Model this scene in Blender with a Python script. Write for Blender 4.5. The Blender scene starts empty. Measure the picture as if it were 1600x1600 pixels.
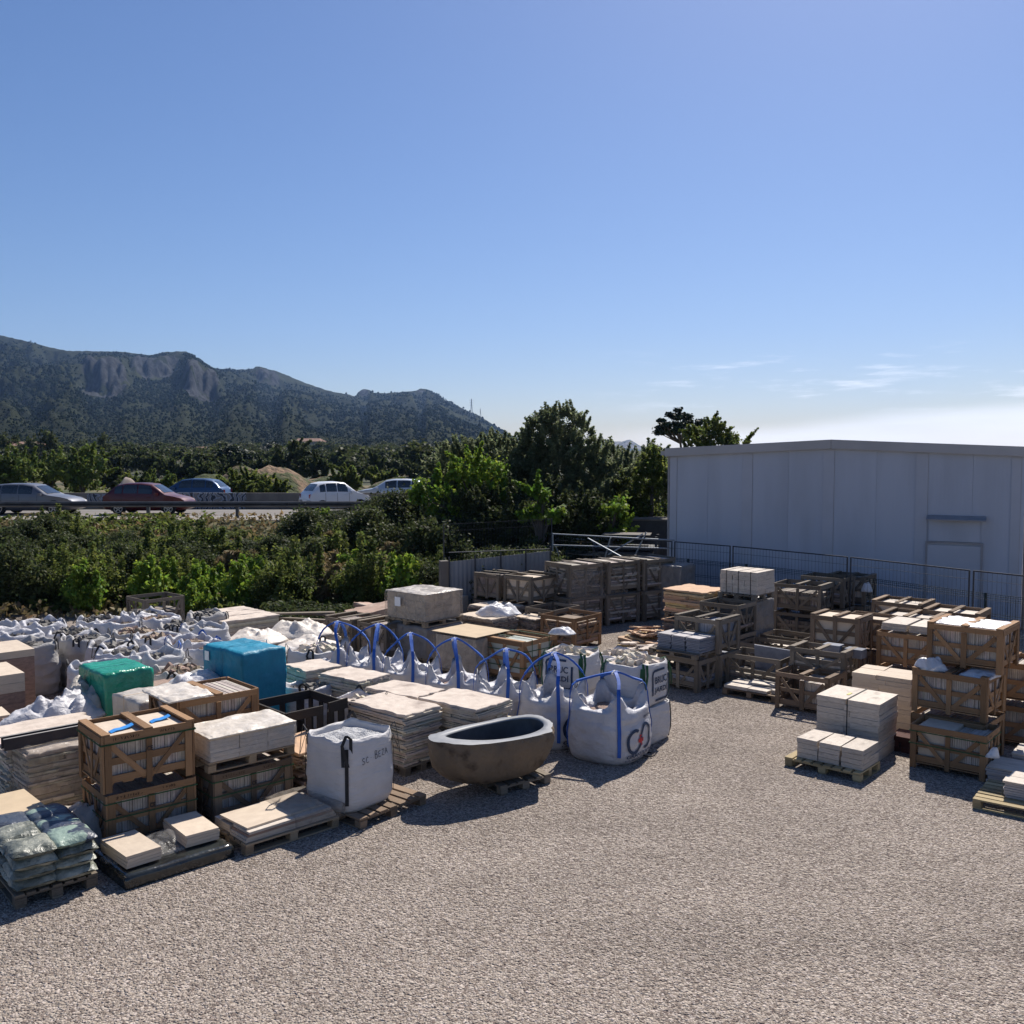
import bpy, math, random
import numpy as np
from mathutils import Vector, Matrix, noise
R = math.radians
SC = bpy.context.scene
C = SC.collection

# ---------------------------------------------------------------- camera
cam = bpy.data.cameras.new('camera'); co = bpy.data.objects.new('camera', cam); C.objects.link(co)
cam.sensor_width = 36; cam.sensor_height = 36; cam.lens = 36*1480/1600
co.location = (0, 0, 4.5); co.rotation_euler = (R(90-3.403), 0, 0)
cam.clip_start = .1; cam.clip_end = 20000
SC.camera = co

# ---------------------------------------------------------------- world, sun, exposure
SUN_EL, SUN_AZ = 47, 23          # azimuth measured from +Y towards +X
w = bpy.data.worlds.new("World"); SC.world = w; w.use_nodes = True
nt = w.node_tree; N = nt.nodes; L = nt.links
bg = N['Background']; bg.inputs[1].default_value = .061
sky = N.new('ShaderNodeTexSky'); sky.sky_type = 'NISHITA'; sky.sun_disc = False
sky.sun_elevation = R(SUN_EL); sky.sun_rotation = R(SUN_AZ)
sky.air_density = 1.0; sky.dust_density = .6; sky.ozone_density = 2.4; sky.altitude = 60
tc = N.new('ShaderNodeTexCoord')
sep = N.new('ShaderNodeSeparateXYZ'); L.new(tc.outputs['Generated'], sep.inputs[0])
def wmath(op, a, b=None, clamp=False):
    m = N.new('ShaderNodeMath'); m.operation = op; m.use_clamp = clamp
    for i, v in enumerate((a, b)):
        if v is None: continue
        if isinstance(v, (int, float)): m.inputs[i].default_value = v
        else: L.new(v, m.inputs[i])
    return m.outputs[0]
def wrange(v, a, b, c=0, d=1):
    m = N.new('ShaderNodeMapRange'); m.interpolation_type = 'SMOOTHSTEP'
    L.new(v, m.inputs[0]); m.inputs[1].default_value = a; m.inputs[2].default_value = b; m.inputs[3].default_value = c; m.inputs[4].default_value = d
    return m.outputs[0]
mp = N.new('ShaderNodeMapping'); mp.inputs['Scale'].default_value = (3, 3, 26); mp.inputs['Location'].default_value = (3.1, 1.7, .6)
L.new(tc.outputs['Generated'], mp.inputs[0])
n1 = N.new('ShaderNodeTexNoise'); n1.inputs['Scale'].default_value = 1.3; n1.inputs['Detail'].default_value = 7; n1.inputs['Roughness'].default_value = .62
L.new(mp.outputs[0], n1.inputs[0])
el = sep.outputs[2]
# a low bank of thin cloud towards the right, wisps a little above it
edge_n = N.new('ShaderNodeTexNoise'); edge_n.inputs['Scale'].default_value = 3.0; edge_n.inputs['Detail'].default_value = 3
L.new(tc.outputs['Generated'], edge_n.inputs[0])
top = wmath('ADD', wmath('MULTIPLY', sep.outputs[0], .062), wmath('MULTIPLY', edge_n.outputs[0], .035))
bank = wmath('MULTIPLY', wrange(wmath('SUBTRACT', top, el), -.006, .012), wrange(sep.outputs[0], -.02, .28))
bank = wmath('MULTIPLY', bank, wmath('ADD', wmath('MULTIPLY', n1.outputs[0], .9), .35), True)
mp2 = N.new('ShaderNodeMapping'); mp2.inputs['Scale'].default_value = (9, 9, 75); mp2.inputs['Location'].default_value = (7.3, .2, 4.9)
L.new(tc.outputs['Generated'], mp2.inputs[0])
n2 = N.new('ShaderNodeTexNoise'); n2.inputs['Scale'].default_value = 1.0; n2.inputs['Detail'].default_value = 8; n2.inputs['Roughness'].default_value = .66
L.new(mp2.outputs[0], n2.inputs[0])
wisp = wmath('MULTIPLY', wrange(n2.outputs[0], .52, .72), wmath('MULTIPLY', wrange(el, .035, .06), wrange(el, .115, .085)))
wisp = wmath('MULTIPLY', wisp, wrange(sep.outputs[0], 0, .3))
cl = wmath('ADD', wmath('MULTIPLY', bank, .85), wmath('MULTIPLY', wisp, .6), True)
mix = N.new('ShaderNodeMix'); mix.data_type = 'RGBA'
sat = N.new('ShaderNodeHueSaturation'); sat.inputs['Saturation'].default_value = 1.14
tint = N.new('ShaderNodeMix'); tint.data_type = 'RGBA'; tint.blend_type = 'MULTIPLY'; tint.inputs[0].default_value = 1; tint.inputs[7].default_value = (.96, .965, 1.10, 1); L.new(sky.outputs[0], tint.inputs[6]); L.new(tint.outputs[2], sat.inputs['Color'])
L.new(cl, mix.inputs[0]); L.new(sat.outputs[0], mix.inputs[6]); mix.inputs[7].default_value = (14.5, 14.8, 15.8, 1)
L.new(mix.outputs[2], bg.inputs[0])

sun = bpy.data.lights.new('sun', 'SUN'); sun.energy = 5.0; sun.angle = R(.55); sun.color = (1, .94, .86)
so = bpy.data.objects.new('sun', sun); C.objects.link(so); so.location = (10, 30, 60)
sd = Vector((math.sin(R(SUN_AZ))*math.cos(R(SUN_EL)), math.cos(R(SUN_AZ))*math.cos(R(SUN_EL)), math.sin(R(SUN_EL))))
so.rotation_euler = sd.to_track_quat('Z', 'Y').to_euler()
SC.view_settings.view_transform = 'Standard'; SC.view_settings.look = 'None'
SC.view_settings.exposure = .5; SC.view_settings.gamma = 1; SC.view_settings.use_curve_mapping = False
SC.cycles.max_bounces = 8; SC.cycles.transparent_max_bounces = 16

# ---------------------------------------------------------------- materials
MATS = {}
def mat(name, c1, c2=None, rough=.8, scale=3, stretch=(1, 1, 1), detail=5, bump=0, bscale=40, rnd=0, island=0, spec=.3, metal=0,
        trans=0, alpha=1, coords='Object', contrast=(.3, .7), c3=None, c3scale=1, c3range=(.55, .7), dist=.01, bdetail=4, coat=0, bstretch=None):
    if name in MATS: return MATS[name]
    m = bpy.data.materials.new(name); m.use_nodes = True; MATS[name] = m
    n = m.node_tree.nodes; l = m.node_tree.links; b = n['Principled BSDF']
    b.inputs['Roughness'].default_value = rough; b.inputs['Metallic'].default_value = metal
    b.inputs['Specular IOR Level'].default_value = spec; b.inputs['Coat Weight'].default_value = coat
    t = n.new('ShaderNodeTexCoord'); mp = n.new('ShaderNodeMapping'); mp.inputs['Scale'].default_value = stretch
    l.new(t.outputs[coords], mp.inputs[0])
    oi = n.new('ShaderNodeObjectInfo')
    ad = n.new('ShaderNodeVectorMath'); ad.operation = 'ADD'
    sc_ = n.new('ShaderNodeMath'); sc_.operation = 'MULTIPLY'; sc_.inputs[1].default_value = 37 if coords == 'Object' else 0
    l.new(oi.outputs['Random'], sc_.inputs[0]); l.new(mp.outputs[0], ad.inputs[0]); l.new(sc_.outputs[0], ad.inputs[1])
    ns = n.new('ShaderNodeTexNoise'); ns.inputs['Scale'].default_value = scale; ns.inputs['Detail'].default_value = detail; ns.inputs['Roughness'].default_value = .6
    l.new(ad.outputs[0], ns.inputs[0])
    cr = n.new('ShaderNodeValToRGB'); c2 = c2 or tuple(x*.75 for x in c1)
    cr.color_ramp.elements[0].position = contrast[0]; cr.color_ramp.elements[0].color = (*c1, 1)
    cr.color_ramp.elements[1].position = contrast[1]; cr.color_ramp.elements[1].color = (*c2, 1)
    l.new(ns.outputs[0], cr.inputs[0]); col = cr.outputs[0]
    if c3:
        n3 = n.new('ShaderNodeTexNoise'); n3.inputs['Scale'].default_value = c3scale; n3.inputs['Detail'].default_value = 6
        l.new(ad.outputs[0], n3.inputs[0])
        mr = n.new('ShaderNodeMapRange'); mr.inputs[1].default_value, mr.inputs[2].default_value = c3range; l.new(n3.outputs[0], mr.inputs[0])
        mx = n.new('ShaderNodeMix'); mx.data_type = 'RGBA'; l.new(mr.outputs[0], mx.inputs[0]); l.new(col, mx.inputs[6]); mx.inputs[7].default_value = (*c3, 1); col = mx.outputs[2]
    if rnd or island:
        hs = n.new('ShaderNodeHueSaturation'); mr = n.new('ShaderNodeMapRange')
        if island:
            g = n.new('ShaderNodeNewGeometry'); l.new(g.outputs['Random Per Island'], mr.inputs[0]); a = island
            h2 = n.new('ShaderNodeMapRange'); h2.inputs[3].default_value = .5-.03; h2.inputs[4].default_value = .5+.03
            wn = n.new('ShaderNodeTexWhiteNoise'); wn.noise_dimensions = '1D'; l.new(g.outputs['Random Per Island'], wn.inputs['W']); l.new(wn.outputs[0], h2.inputs[0]); l.new(h2.outputs[0], hs.inputs['Hue'])
        else: l.new(oi.outputs['Random'], mr.inputs[0]); a = rnd
        mr.inputs[3].default_value = 1-a; mr.inputs[4].default_value = 1+a
        l.new(mr.outputs[0], hs.inputs['Value']); l.new(col, hs.inputs['Color']); col = hs.outputs[0]
    l.new(col, b.inputs['Base Color'])
    if bump:
        bn = n.new('ShaderNodeTexNoise'); bn.inputs['Scale'].default_value = bscale; bn.inputs['Detail'].default_value = bdetail
        if bstretch:
            m2 = n.new('ShaderNodeMapping'); m2.inputs['Scale'].default_value = bstretch; l.new(t.outputs[coords], m2.inputs[0]); l.new(m2.outputs[0], bn.inputs[0])
        else: l.new(ad.outputs[0], bn.inputs[0])
        bp = n.new('ShaderNodeBump'); bp.inputs['Strength'].default_value = bump; bp.inputs['Distance'].default_value = dist
        l.new(bn.outputs[0], bp.inputs['Height']); l.new(bp.outputs[0], b.inputs['Normal'])
    if trans:
        tr = n.new('ShaderNodeBsdfTranslucent'); l.new(col, tr.inputs[0]); ms = n.new('ShaderNodeMixShader'); ms.inputs[0].default_value = trans
        out = n['Material Output']; l.new(b.outputs[0], ms.inputs[1]); l.new(tr.outputs[0], ms.inputs[2]); l.new(ms.outputs[0], out.inputs[0])
    if alpha < 1: b.inputs['Alpha'].default_value = alpha
    return m

def film(name, col, lo, hi, scale=3, rough=.18, bump=.6):
    """crinkled plastic film: part see-through, part milky"""
    m = mat(name, col, tuple(c*.85 for c in col), rough=rough, scale=4, spec=.45, bump=bump, bscale=9, dist=.05, bdetail=6)
    n = m.node_tree.nodes; l = m.node_tree.links; b = n['Principled BSDF']
    ns = n.new('ShaderNodeTexNoise'); ns.inputs['Scale'].default_value = scale; ns.inputs['Detail'].default_value = 8; ns.inputs['Distortion'].default_value = 1.5
    t = n.new('ShaderNodeTexCoord'); l.new(t.outputs['Object'], ns.inputs[0])
    mr = n.new('ShaderNodeMapRange'); mr.inputs[1].default_value = .35; mr.inputs[2].default_value = .68; mr.inputs[3].default_value = lo; mr.inputs[4].default_value = hi
    l.new(ns.outputs[0], mr.inputs[0]); l.new(mr.outputs[0], b.inputs['Alpha'])
    return m

def wood(name, c1, c2, rnd=.33):
    return mat(name, c1, c2, rough=.85, scale=2.2, stretch=(1.2, 9, 9), detail=8, bump=.35, bscale=6, rnd=rnd, dist=.01, c3=tuple(x*.35 for x in c2), c3scale=2.6, c3range=(.60, .74))
W_NEW = wood('pine_wood', (.33, .195, .10), (.20, .115, .06))
W_MID = wood('weathered_pine', (.25, .175, .115), (.14, .10, .07))
W_OLD = wood('grey_old_wood', (.23, .19, .145), (.12, .10, .078))
W_PAL = wood('pallet_wood', (.33, .255, .17), (.19, .145, .10))
W_DRK = wood('dark_stained_wood', (.055, .047, .04), (.025, .022, .02), .1)
W_YEL = wood('fresh_yellow_wood', (.43, .34, .19), (.30, .235, .135))
ST_BEI = mat('beige_flagstone', (.62, .55, .45), (.46, .40, .32), scale=7, bump=.6, bscale=22, island=.14, c3=(.30, .25, .2), c3scale=2.5, c3range=(.58, .75), coords='Object')
ST_WHT = mat('cream_limestone', (.64, .565, .48), (.50, .435, .37), scale=5, detail=9, bump=.7, bscale=18, rnd=.10, c3=(.36, .31, .26), c3scale=3, c3range=(.56, .74), dist=.02)
ST_TIL = mat('pale_tile_edges', (.50, .44, .39), (.38, .33, .29), scale=12, bump=.3, bscale=30, island=.16, rnd=0)
ST_LAV = mat('lavender_stone_and_lit_slate', (.47, .44, .43), (.36, .34, .34), scale=7, bump=.3, bscale=30, rnd=.12)
ST_TAN = mat('tan_cut_stone', (.60, .50, .39), (.5, .41, .32), scale=6, bump=.25, bscale=30, rnd=.08)
ST_GRY = mat('blue_grey_slate', (.26, .27, .31), (.17, .18, .21), scale=8, bump=.3, bscale=40, rnd=.25)
ST_BRN = mat('brown_rubble_stone', (.33, .24, .18), (.2, .15, .11), scale=6, bump=.7, bscale=15, island=.25)
ST_PNK = mat('pinkish_fieldstone', (.42, .29, .22), (.30, .21, .16), scale=5, bump=.6, bscale=14, rnd=.15, c3=(.5, .42, .34), c3scale=2, c3range=(.5, .7))
ST_RUB = mat('pale_crated_rubble', (.42, .37, .32), (.22, .19, .165), scale=8, bump=.6, bscale=20, island=.5)
ST_ORG = mat('ochre_flagstone', (.56, .40, .22), (.42, .30, .18), scale=6, bump=.5, bscale=20, island=.2)
ST_DRK = mat('dark_rubble', (.20, .185, .17), (.10, .092, .085), scale=9, bump=.8, bscale=20, island=.35)
ST_DSL = mat('brown_grey_slab_edges', (.27, .23, .195), (.14, .115, .10), scale=9, bump=.5, bscale=25, island=.45)
GRAV_W = mat('white_gravel_fill', (.62, .62, .62), (.3, .3, .31), scale=60, detail=2, bump=1, bscale=55, dist=.03)
BAG = mat('woven_white_bag_fabric', (.66, .64, .635), (.56, .545, .545), rough=.65, scale=3, trans=.12, bump=.5, bscale=7, bstretch=(1, 1, 3.5), dist=.05, bdetail=7)
BAG_W = mat('thin_white_bag_fabric', (.66, .65, .67), (.52, .51, .535), rough=.45, spec=.4, scale=3, detail=7, trans=.18, bump=.8, bscale=5, bstretch=(1, 1, 1.6), dist=.08, bdetail=7)
BAG_G = mat('dusty_bag_fabric', (.47, .45, .43), (.36, .345, .335), rough=.7, scale=3, trans=.1, bump=.8, bscale=6, dist=.06, bdetail=7)
S_BLU = mat('blue_strap_webbing', (.022, .085, .36), (.03, .12, .46), rough=.6, scale=9)
S_BLK = mat('black_strap_webbing', (.016, .016, .018), (.03, .03, .033), rough=.7, scale=9)
S_GRN = mat('green_strap_webbing', (.02, .07, .03), (.03, .1, .045), rough=.7, scale=9)
TARP_G = mat('green_plastic_wrap', (.02, .34, .22), (.012, .22, .14), rough=.25, spec=.6, scale=4, bump=.7, bscale=6, dist=.06, bdetail=7, trans=.1)
TARP_B = mat('turquoise_plastic_cover', (.02, .27, .41), (.012, .18, .29), rough=.5, spec=.3, scale=3, bump=.6, bscale=6, dist=.05, bdetail=7, trans=.1)
WRAP_C = mat('cream_plastic_cover', (.60, .54, .46), (.48, .43, .37), rough=.35, spec=.5, scale=4, bump=.8, bscale=7, dist=.06, bdetail=7, trans=.08)
WRAP_L = mat('grey_wrapped_cover', (.24, .225, .21), (.16, .15, .145), rough=.4, spec=.4, scale=4, bump=.8, bscale=7, dist=.06, bdetail=7)
CARD = mat('cardboard_sheet', (.55, .43, .29), (.47, .37, .25), rough=.9, scale=4)
FILM = film('clear_stretch_film', (.7, .68, .66), .03, .30)
FILM_C = film('cream_plastic_sheet', (.74, .67, .58), .75, 1.0, rough=.4, bump=.45)
FILM_W = film('milky_plastic_sheet', (.82, .81, .82), .6, 1.0, rough=.42, bump=.4)
FILM_D = film('dull_grey_film', (.30, .265, .23), .12, .55, rough=.3)
FILM_K = mat('black_plastic_film', (.012, .013, .015), (.03, .034, .03), rough=.16, spec=.7, bump=.5, bscale=5, dist=.04, bdetail=3)
PAPER = mat('white_paper', (.8, .8, .8), (.72, .72, .72), rough=.8)
BLUEP = mat('blue_foam_strip', (.03, .22, .6), (.04, .26, .66), rough=.5)
YTAG = mat('yellow_tag', (.6, .55, .15), rough=.6)
INK = mat('black_ink', (.02, .02, .025), (.03, .03, .035), rough=.8)
INK_N = mat('navy_print', (.022, .042, .085), (.03, .05, .1), rough=.6)
INK_B = mat('charred_stencil_ink', (.07, .04, .025), (.04, .025, .018), rough=.9)
RED = mat('red_print', (.55, .04, .04), (.5, .035, .035), rough=.6)
SACK = mat('green_grey_plastic_sack', (.36, .365, .30), (.15, .16, .13), rough=.33, spec=.4, scale=4, detail=7, bump=1, bscale=9, dist=.05, bdetail=7, rnd=.3, contrast=(.42, .58))
SACK_N = mat('navy_printed_sack', (.03, .04, .075), (.07, .085, .10), rough=.36, spec=.4, scale=2.5, bump=.8, bscale=7, dist=.05, bdetail=6, c3=(.26, .34, .28), c3scale=3, c3range=(.54, .57))
TUB_O = mat('brown_river_stone', (.20, .145, .095), (.115, .095, .075), rough=.8, scale=2.6, bump=.9, bscale=16, c3=(.05, .035, .025), c3scale=3.6, c3range=(.58, .70), dist=.03, detail=10, bdetail=9)
TUB_R = mat('honed_grey_stone_rim', (.27, .275, .285), (.20, .205, .215), rough=.5, scale=8, bump=.1)
TUB_I = mat('dark_polished_basin', (.028, .032, .040), (.07, .076, .088), rough=.35, scale=4)
STEEL = mat('galvanised_steel', (.36, .38, .40), (.28, .3, .32), rough=.45, metal=.6, scale=6)
STEEL_D = mat('dark_painted_steel', (.03, .033, .04), (.05, .052, .06), rough=.5, scale=6)
STEEL_G = mat('green_coated_wire', (.012, .03, .03), (.02, .042, .045), rough=.5)
BEAM = mat('dark_rusty_beam', (.035, .033, .04), (.06, .05, .05), rough=.6, scale=6)
TRIM = mat('pale_metal_trim', (.45, .42, .38), rough=.5)

# ---------------------------------------------------------------- object helpers
def link(o, parent=None):
    C.objects.link(o)
    if parent is not None: o.parent = parent
    return o
def tag(o, label=None, cat=None, group=None, kind=None):
    if label: o['label'] = label
    if cat: o['category'] = cat
    if group: o['group'] = group
    if kind: o['kind'] = kind
    return o
def thing(name, label, cat, loc=(0, 0, 0), rz=0, group=None):
    o = bpy.data.objects.new(name, None); o.empty_display_size = .1
    o.location = loc; o.rotation_euler = (0, 0, rz); link(o); return tag(o, label, cat, group)
def mesh(name, V, F, m, smooth=False, mi=None):
    me = bpy.data.meshes.new(name)
    if isinstance(V, np.ndarray): V = V.tolist()
    if isinstance(F, np.ndarray): F = F.tolist()
    me.from_pydata(V, [], F)
    for x in (m if isinstance(m, (list, tuple)) else [m]): me.materials.append(x)
    if mi is not None: me.polygons.foreach_set('material_index', mi)
    if smooth: me.polygons.foreach_set('use_smooth', [True]*len(me.polygons))
    me.update(); return me
def obj(name, me, parent=None, loc=None, rz=None, kind=None):
    o = bpy.data.objects.new(name, me)
    if loc is not None: o.location = loc
    if rz is not None: o.rotation_euler = (0, 0, rz)
    link(o, parent)
    if kind: o['kind'] = kind
    return o
def copy_tree(o, parent=None):
    c = o.copy(); C.objects.link(c)
    if parent is not None: c.parent = parent
    for ch in o.children: copy_tree(ch, c)
    return c
BOXF = [(0, 3, 2, 1), (4, 5, 6, 7), (0, 1, 5, 4), (1, 2, 6, 5), (2, 3, 7, 6), (3, 0, 4, 7)]
class MB:
    """collects shapes for ONE mesh"""
    def __init__(s): s.V = []; s.F = []; s.M = []
    def add(s, V, F, k=0):
        n = len(s.V); s.V += [tuple(v) for v in V]; s.F += [tuple(i+n for i in f) for f in F]; s.M += [k]*len(F)
    def box(s, x0, x1, y0, y1, z0, z1, k=0):
        s.add([(x0, y0, z0), (x1, y0, z0), (x1, y1, z0), (x0, y1, z0), (x0, y0, z1), (x1, y0, z1), (x1, y1, z1), (x0, y1, z1)], BOXF, k)
    def obox(s, c, sz, M, k=0):
        V = [Vector(c)+M @ Vector((sx*sz[0]/2, sy*sz[1]/2, sz_*sz[2]/2)) for sz_ in (-1, 1) for sx, sy in ((-1, -1), (1, -1), (1, 1), (-1, 1))]
        s.add(V, BOXF, k)
    def bar(s, p, q, w, t, k=0, n=(0, 0, 1)):
        p = Vector(p); q = Vector(q); d = (q-p); l = d.length; d.normalize(); n = Vector(n)
        y = n.cross(d)
        if y.length < 1e-3: y = Vector((1, 0, 0)).cross(d)
        y.normalize(); z = d.cross(y); M = Matrix((d, y, z)).transposed()
        s.obox((p+q)/2, (l, w, t), M, k)
    def tube(s, pts, r, seg=8, k=0, cap=True):
        pts = [Vector(p) for p in pts]; rs = r if isinstance(r, (list, tuple)) else [r]*len(pts); V = []; F = []
        for i, p in enumerate(pts):
            d = (pts[min(i+1, len(pts)-1)]-pts[max(i-1, 0)]).normalized()
            a = Vector((0, 0, 1)) if abs(d.z) < .9 else Vector((1, 0, 0)); x = d.cross(a).normalized(); y = d.cross(x)
            V += [p+rs[i]*(math.cos(t)*x+math.sin(t)*y) for t in [2*math.pi*j/seg for j in range(seg)]]
        for i in range(len(pts)-1):
            for j in range(seg): F.append((i*seg+j, i*seg+(j+1) % seg, (i+1)*seg+(j+1) % seg, (i+1)*seg+j))
        if cap: F += [tuple(range(seg)), tuple(range((len(pts)-1)*seg, len(pts)*seg))[::-1]]
        s.add(V, F, k)
    def ribbon(s, pts, side, w, t=.004, k=0):
        """flat strap through pts, side = width direction (one or per point)"""
        n = len(pts); V = []
        for i, p in enumerate(pts):
            p = Vector(p); sd_ = Vector(side[i] if isinstance(side, list) else side).normalized()
            d = (Vector(pts[min(i+1, n-1)])-Vector(pts[max(i-1, 0)])).normalized(); nn = d.cross(sd_).normalized()
            V += [p-sd_*w/2-nn*t, p+sd_*w/2-nn*t, p+sd_*w/2+nn*t, p-sd_*w/2+nn*t]
        F = []
        for i in range(n-1):
            a = i*4
            for j in range(4): F.append((a+j, a+(j+1) % 4, a+4+(j+1) % 4, a+4+j))
        F += [(0, 3, 2, 1), ((n-1)*4, (n-1)*4+1, (n-1)*4+2, (n-1)*4+3)]
        s.add(V, F, k)
    def prism(s, poly, z0, z1, k=0):
        n = len(poly); V = [(x, y, z0) for x, y in poly]+[(x, y, z1) for x, y in poly]
        s.add(V, [tuple(range(n))[::-1], tuple(range(n, 2*n))]+[(i, (i+1) % n, n+(i+1) % n, n+i) for i in range(n)], k)
    def build(s, name, m, parent=None, smooth=False, kind=None, loc=None, rz=None):
        return obj(name, mesh(name, s.V, s.F, m, smooth, s.M), parent, loc, rz, kind)
UNIT = {}
def unit(m, name='board'):
    key = (m.name, name)
    if key not in UNIT:
        b = MB(); b.box(-.5, .5, -.5, .5, -.5, .5); UNIT[key] = mesh(name, b.V, b.F, m)
    return UNIT[key]
BR = random.Random(99)
def board(parent, p, q, w, t, m, n=(0, 0, 1), name='board'):
    """one plank from p to q, width w, thickness t, n = direction of its thickness; shares one mesh per wood"""
    p = Vector(p); q = Vector(q); d = q-p; l = d.length; d = d/l; n = Vector(n); y = n.cross(d)
    if y.length < 1e-3: y = Vector((1, 0, 0)).cross(d)
    y.normalize(); z = d.cross(y)
    # sawn timber is never quite straight or alike
    p += y*BR.uniform(-.006, .006)+z*BR.uniform(-.001, .001); q += y*BR.uniform(-.006, .006)+z*BR.uniform(-.001, .001); w *= BR.uniform(.88, 1.08); d = (q-p); l = d.length*BR.uniform(.99, 1.004); d.normalize(); y = z.cross(d).normalized(); z = d.cross(y)
    o = bpy.data.objects.new(name, unit(m, name)); M = Matrix((d, y, z)).transposed().to_4x4()
    o.matrix_local = Matrix.Translation((p+q)/2) @ M @ Matrix.Diagonal((l, w, t, 1)); link(o, parent)
    o.matrix_local = Matrix.Translation((p+q)/2) @ M @ Matrix.Diagonal((l, w, t, 1)); return o
def block(parent, x0, x1, y0, y1, z0, z1, m, name='block', rz=0):
    o = bpy.data.objects.new(name, unit(m, name)); link(o, parent)
    o.location = ((x0+x1)/2, (y0+y1)/2, (z0+z1)/2); o.scale = (x1-x0, y1-y0, z1-z0); o.rotation_euler = (0, 0, rz); return o
def frame(Nc, a, lu, lv, z0):
    """near corner Nc, local x at a degrees, size lu x lv -> centre and rotation"""
    a = R(a); u = Vector((math.cos(a), math.sin(a), 0)); v = Vector((-math.sin(a), math.cos(a), 0))
    c = Vector((Nc[0], Nc[1], z0))+u*lu/2+v*lv/2
    return c, a
# ---------------------------------------------------------------- yard builders
def fr(name, label, cat, Nc, a, lu, lv, z0, group=None):
    c, r = frame(Nc, a, lu, lv, z0); return thing(name, label, cat, c, r, group)
def pallet_parts(t, lu, lv, m=W_PAL, h=.13, along='x', nb=7, z=0):
    """deck boards along local x (or y), three stringer boards, nine blocks, bottom boards"""
    X, Y = (lu/2, lv/2)
    P = (lambda x, y, zz: (x, y, zz)) if along == 'x' else (lambda x, y, zz: (y, x, zz))
    A, B = (X, Y) if along == 'x' else (Y, X)
    bw = 2*B/nb*.78
    for i in range(nb):
        y = -B+bw/2+(2*B-bw)*i/(nb-1); board(t, P(-A, y, z+h-.01), P(A, y, z+h-.01), bw, .02, m)
    for x in (-A+.05, 0, A-.05):
        board(t, P(x, -B, z+h-.031), P(x, B, z+h-.031), .1, .02, m)
        for y in (-B+.06, 0, B-.06): block(t, *( (x-.05, x+.05, y-.055, y+.055) if along == 'x' else (y-.055, y+.055, x-.05, x+.05)), z+.019, z+h-.042, m)
    for y in (-B+.06, 0, B-.06): board(t, P(-A, y, z+.009), P(A, y, z+.009), .1, .018, m)
def pallet(label, Nc, a, lu, lv, z0=0, m=W_PAL, along='x', nb=7, name='pallet', group=None, h=.13):
    t = fr(name, label, 'pallet', Nc, a, lu, lv, z0, group); pallet_parts(t, lu, lv, m, h, along, nb); return t

def text_mesh(s, size=1, bold=0.0, extr=0.0):
    cu = bpy.data.curves.new('lettering', 'FONT'); cu.body = s; cu.size = size; cu.offset = bold; cu.resolution_u = 3; cu.fill_mode = 'FRONT'
    o = bpy.data.objects.new('lettering', cu); C.objects.link(o)
    me = bpy.data.meshes.new_from_object(o); V = [tuple(v.co) for v in me.vertices]; F = [tuple(p.vertices) for p in me.polygons]
    bpy.data.objects.remove(o); bpy.data.meshes.remove(me); bpy.data.curves.remove(cu); return V, F
def fit(V, x0, x1, y0, y1):
    xs = [v[0] for v in V]; ys = [v[1] for v in V]; a, b, c, d = min(xs), max(xs), min(ys), max(ys)
    return [(x0+(v[0]-a)/(b-a)*(x1-x0), y0+(v[1]-c)/(d-c)*(y1-y0)) for v in V]
def flat_print(parent, s, x0, x1, y0, y1, mp, m, name='lettering', bold=.01):
    V, F = text_mesh(s, 1, bold); V = fit(V, x0, x1, y0, y1)
    return obj(name, mesh(name, [mp(*v) for v in V], F, m), parent)

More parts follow.
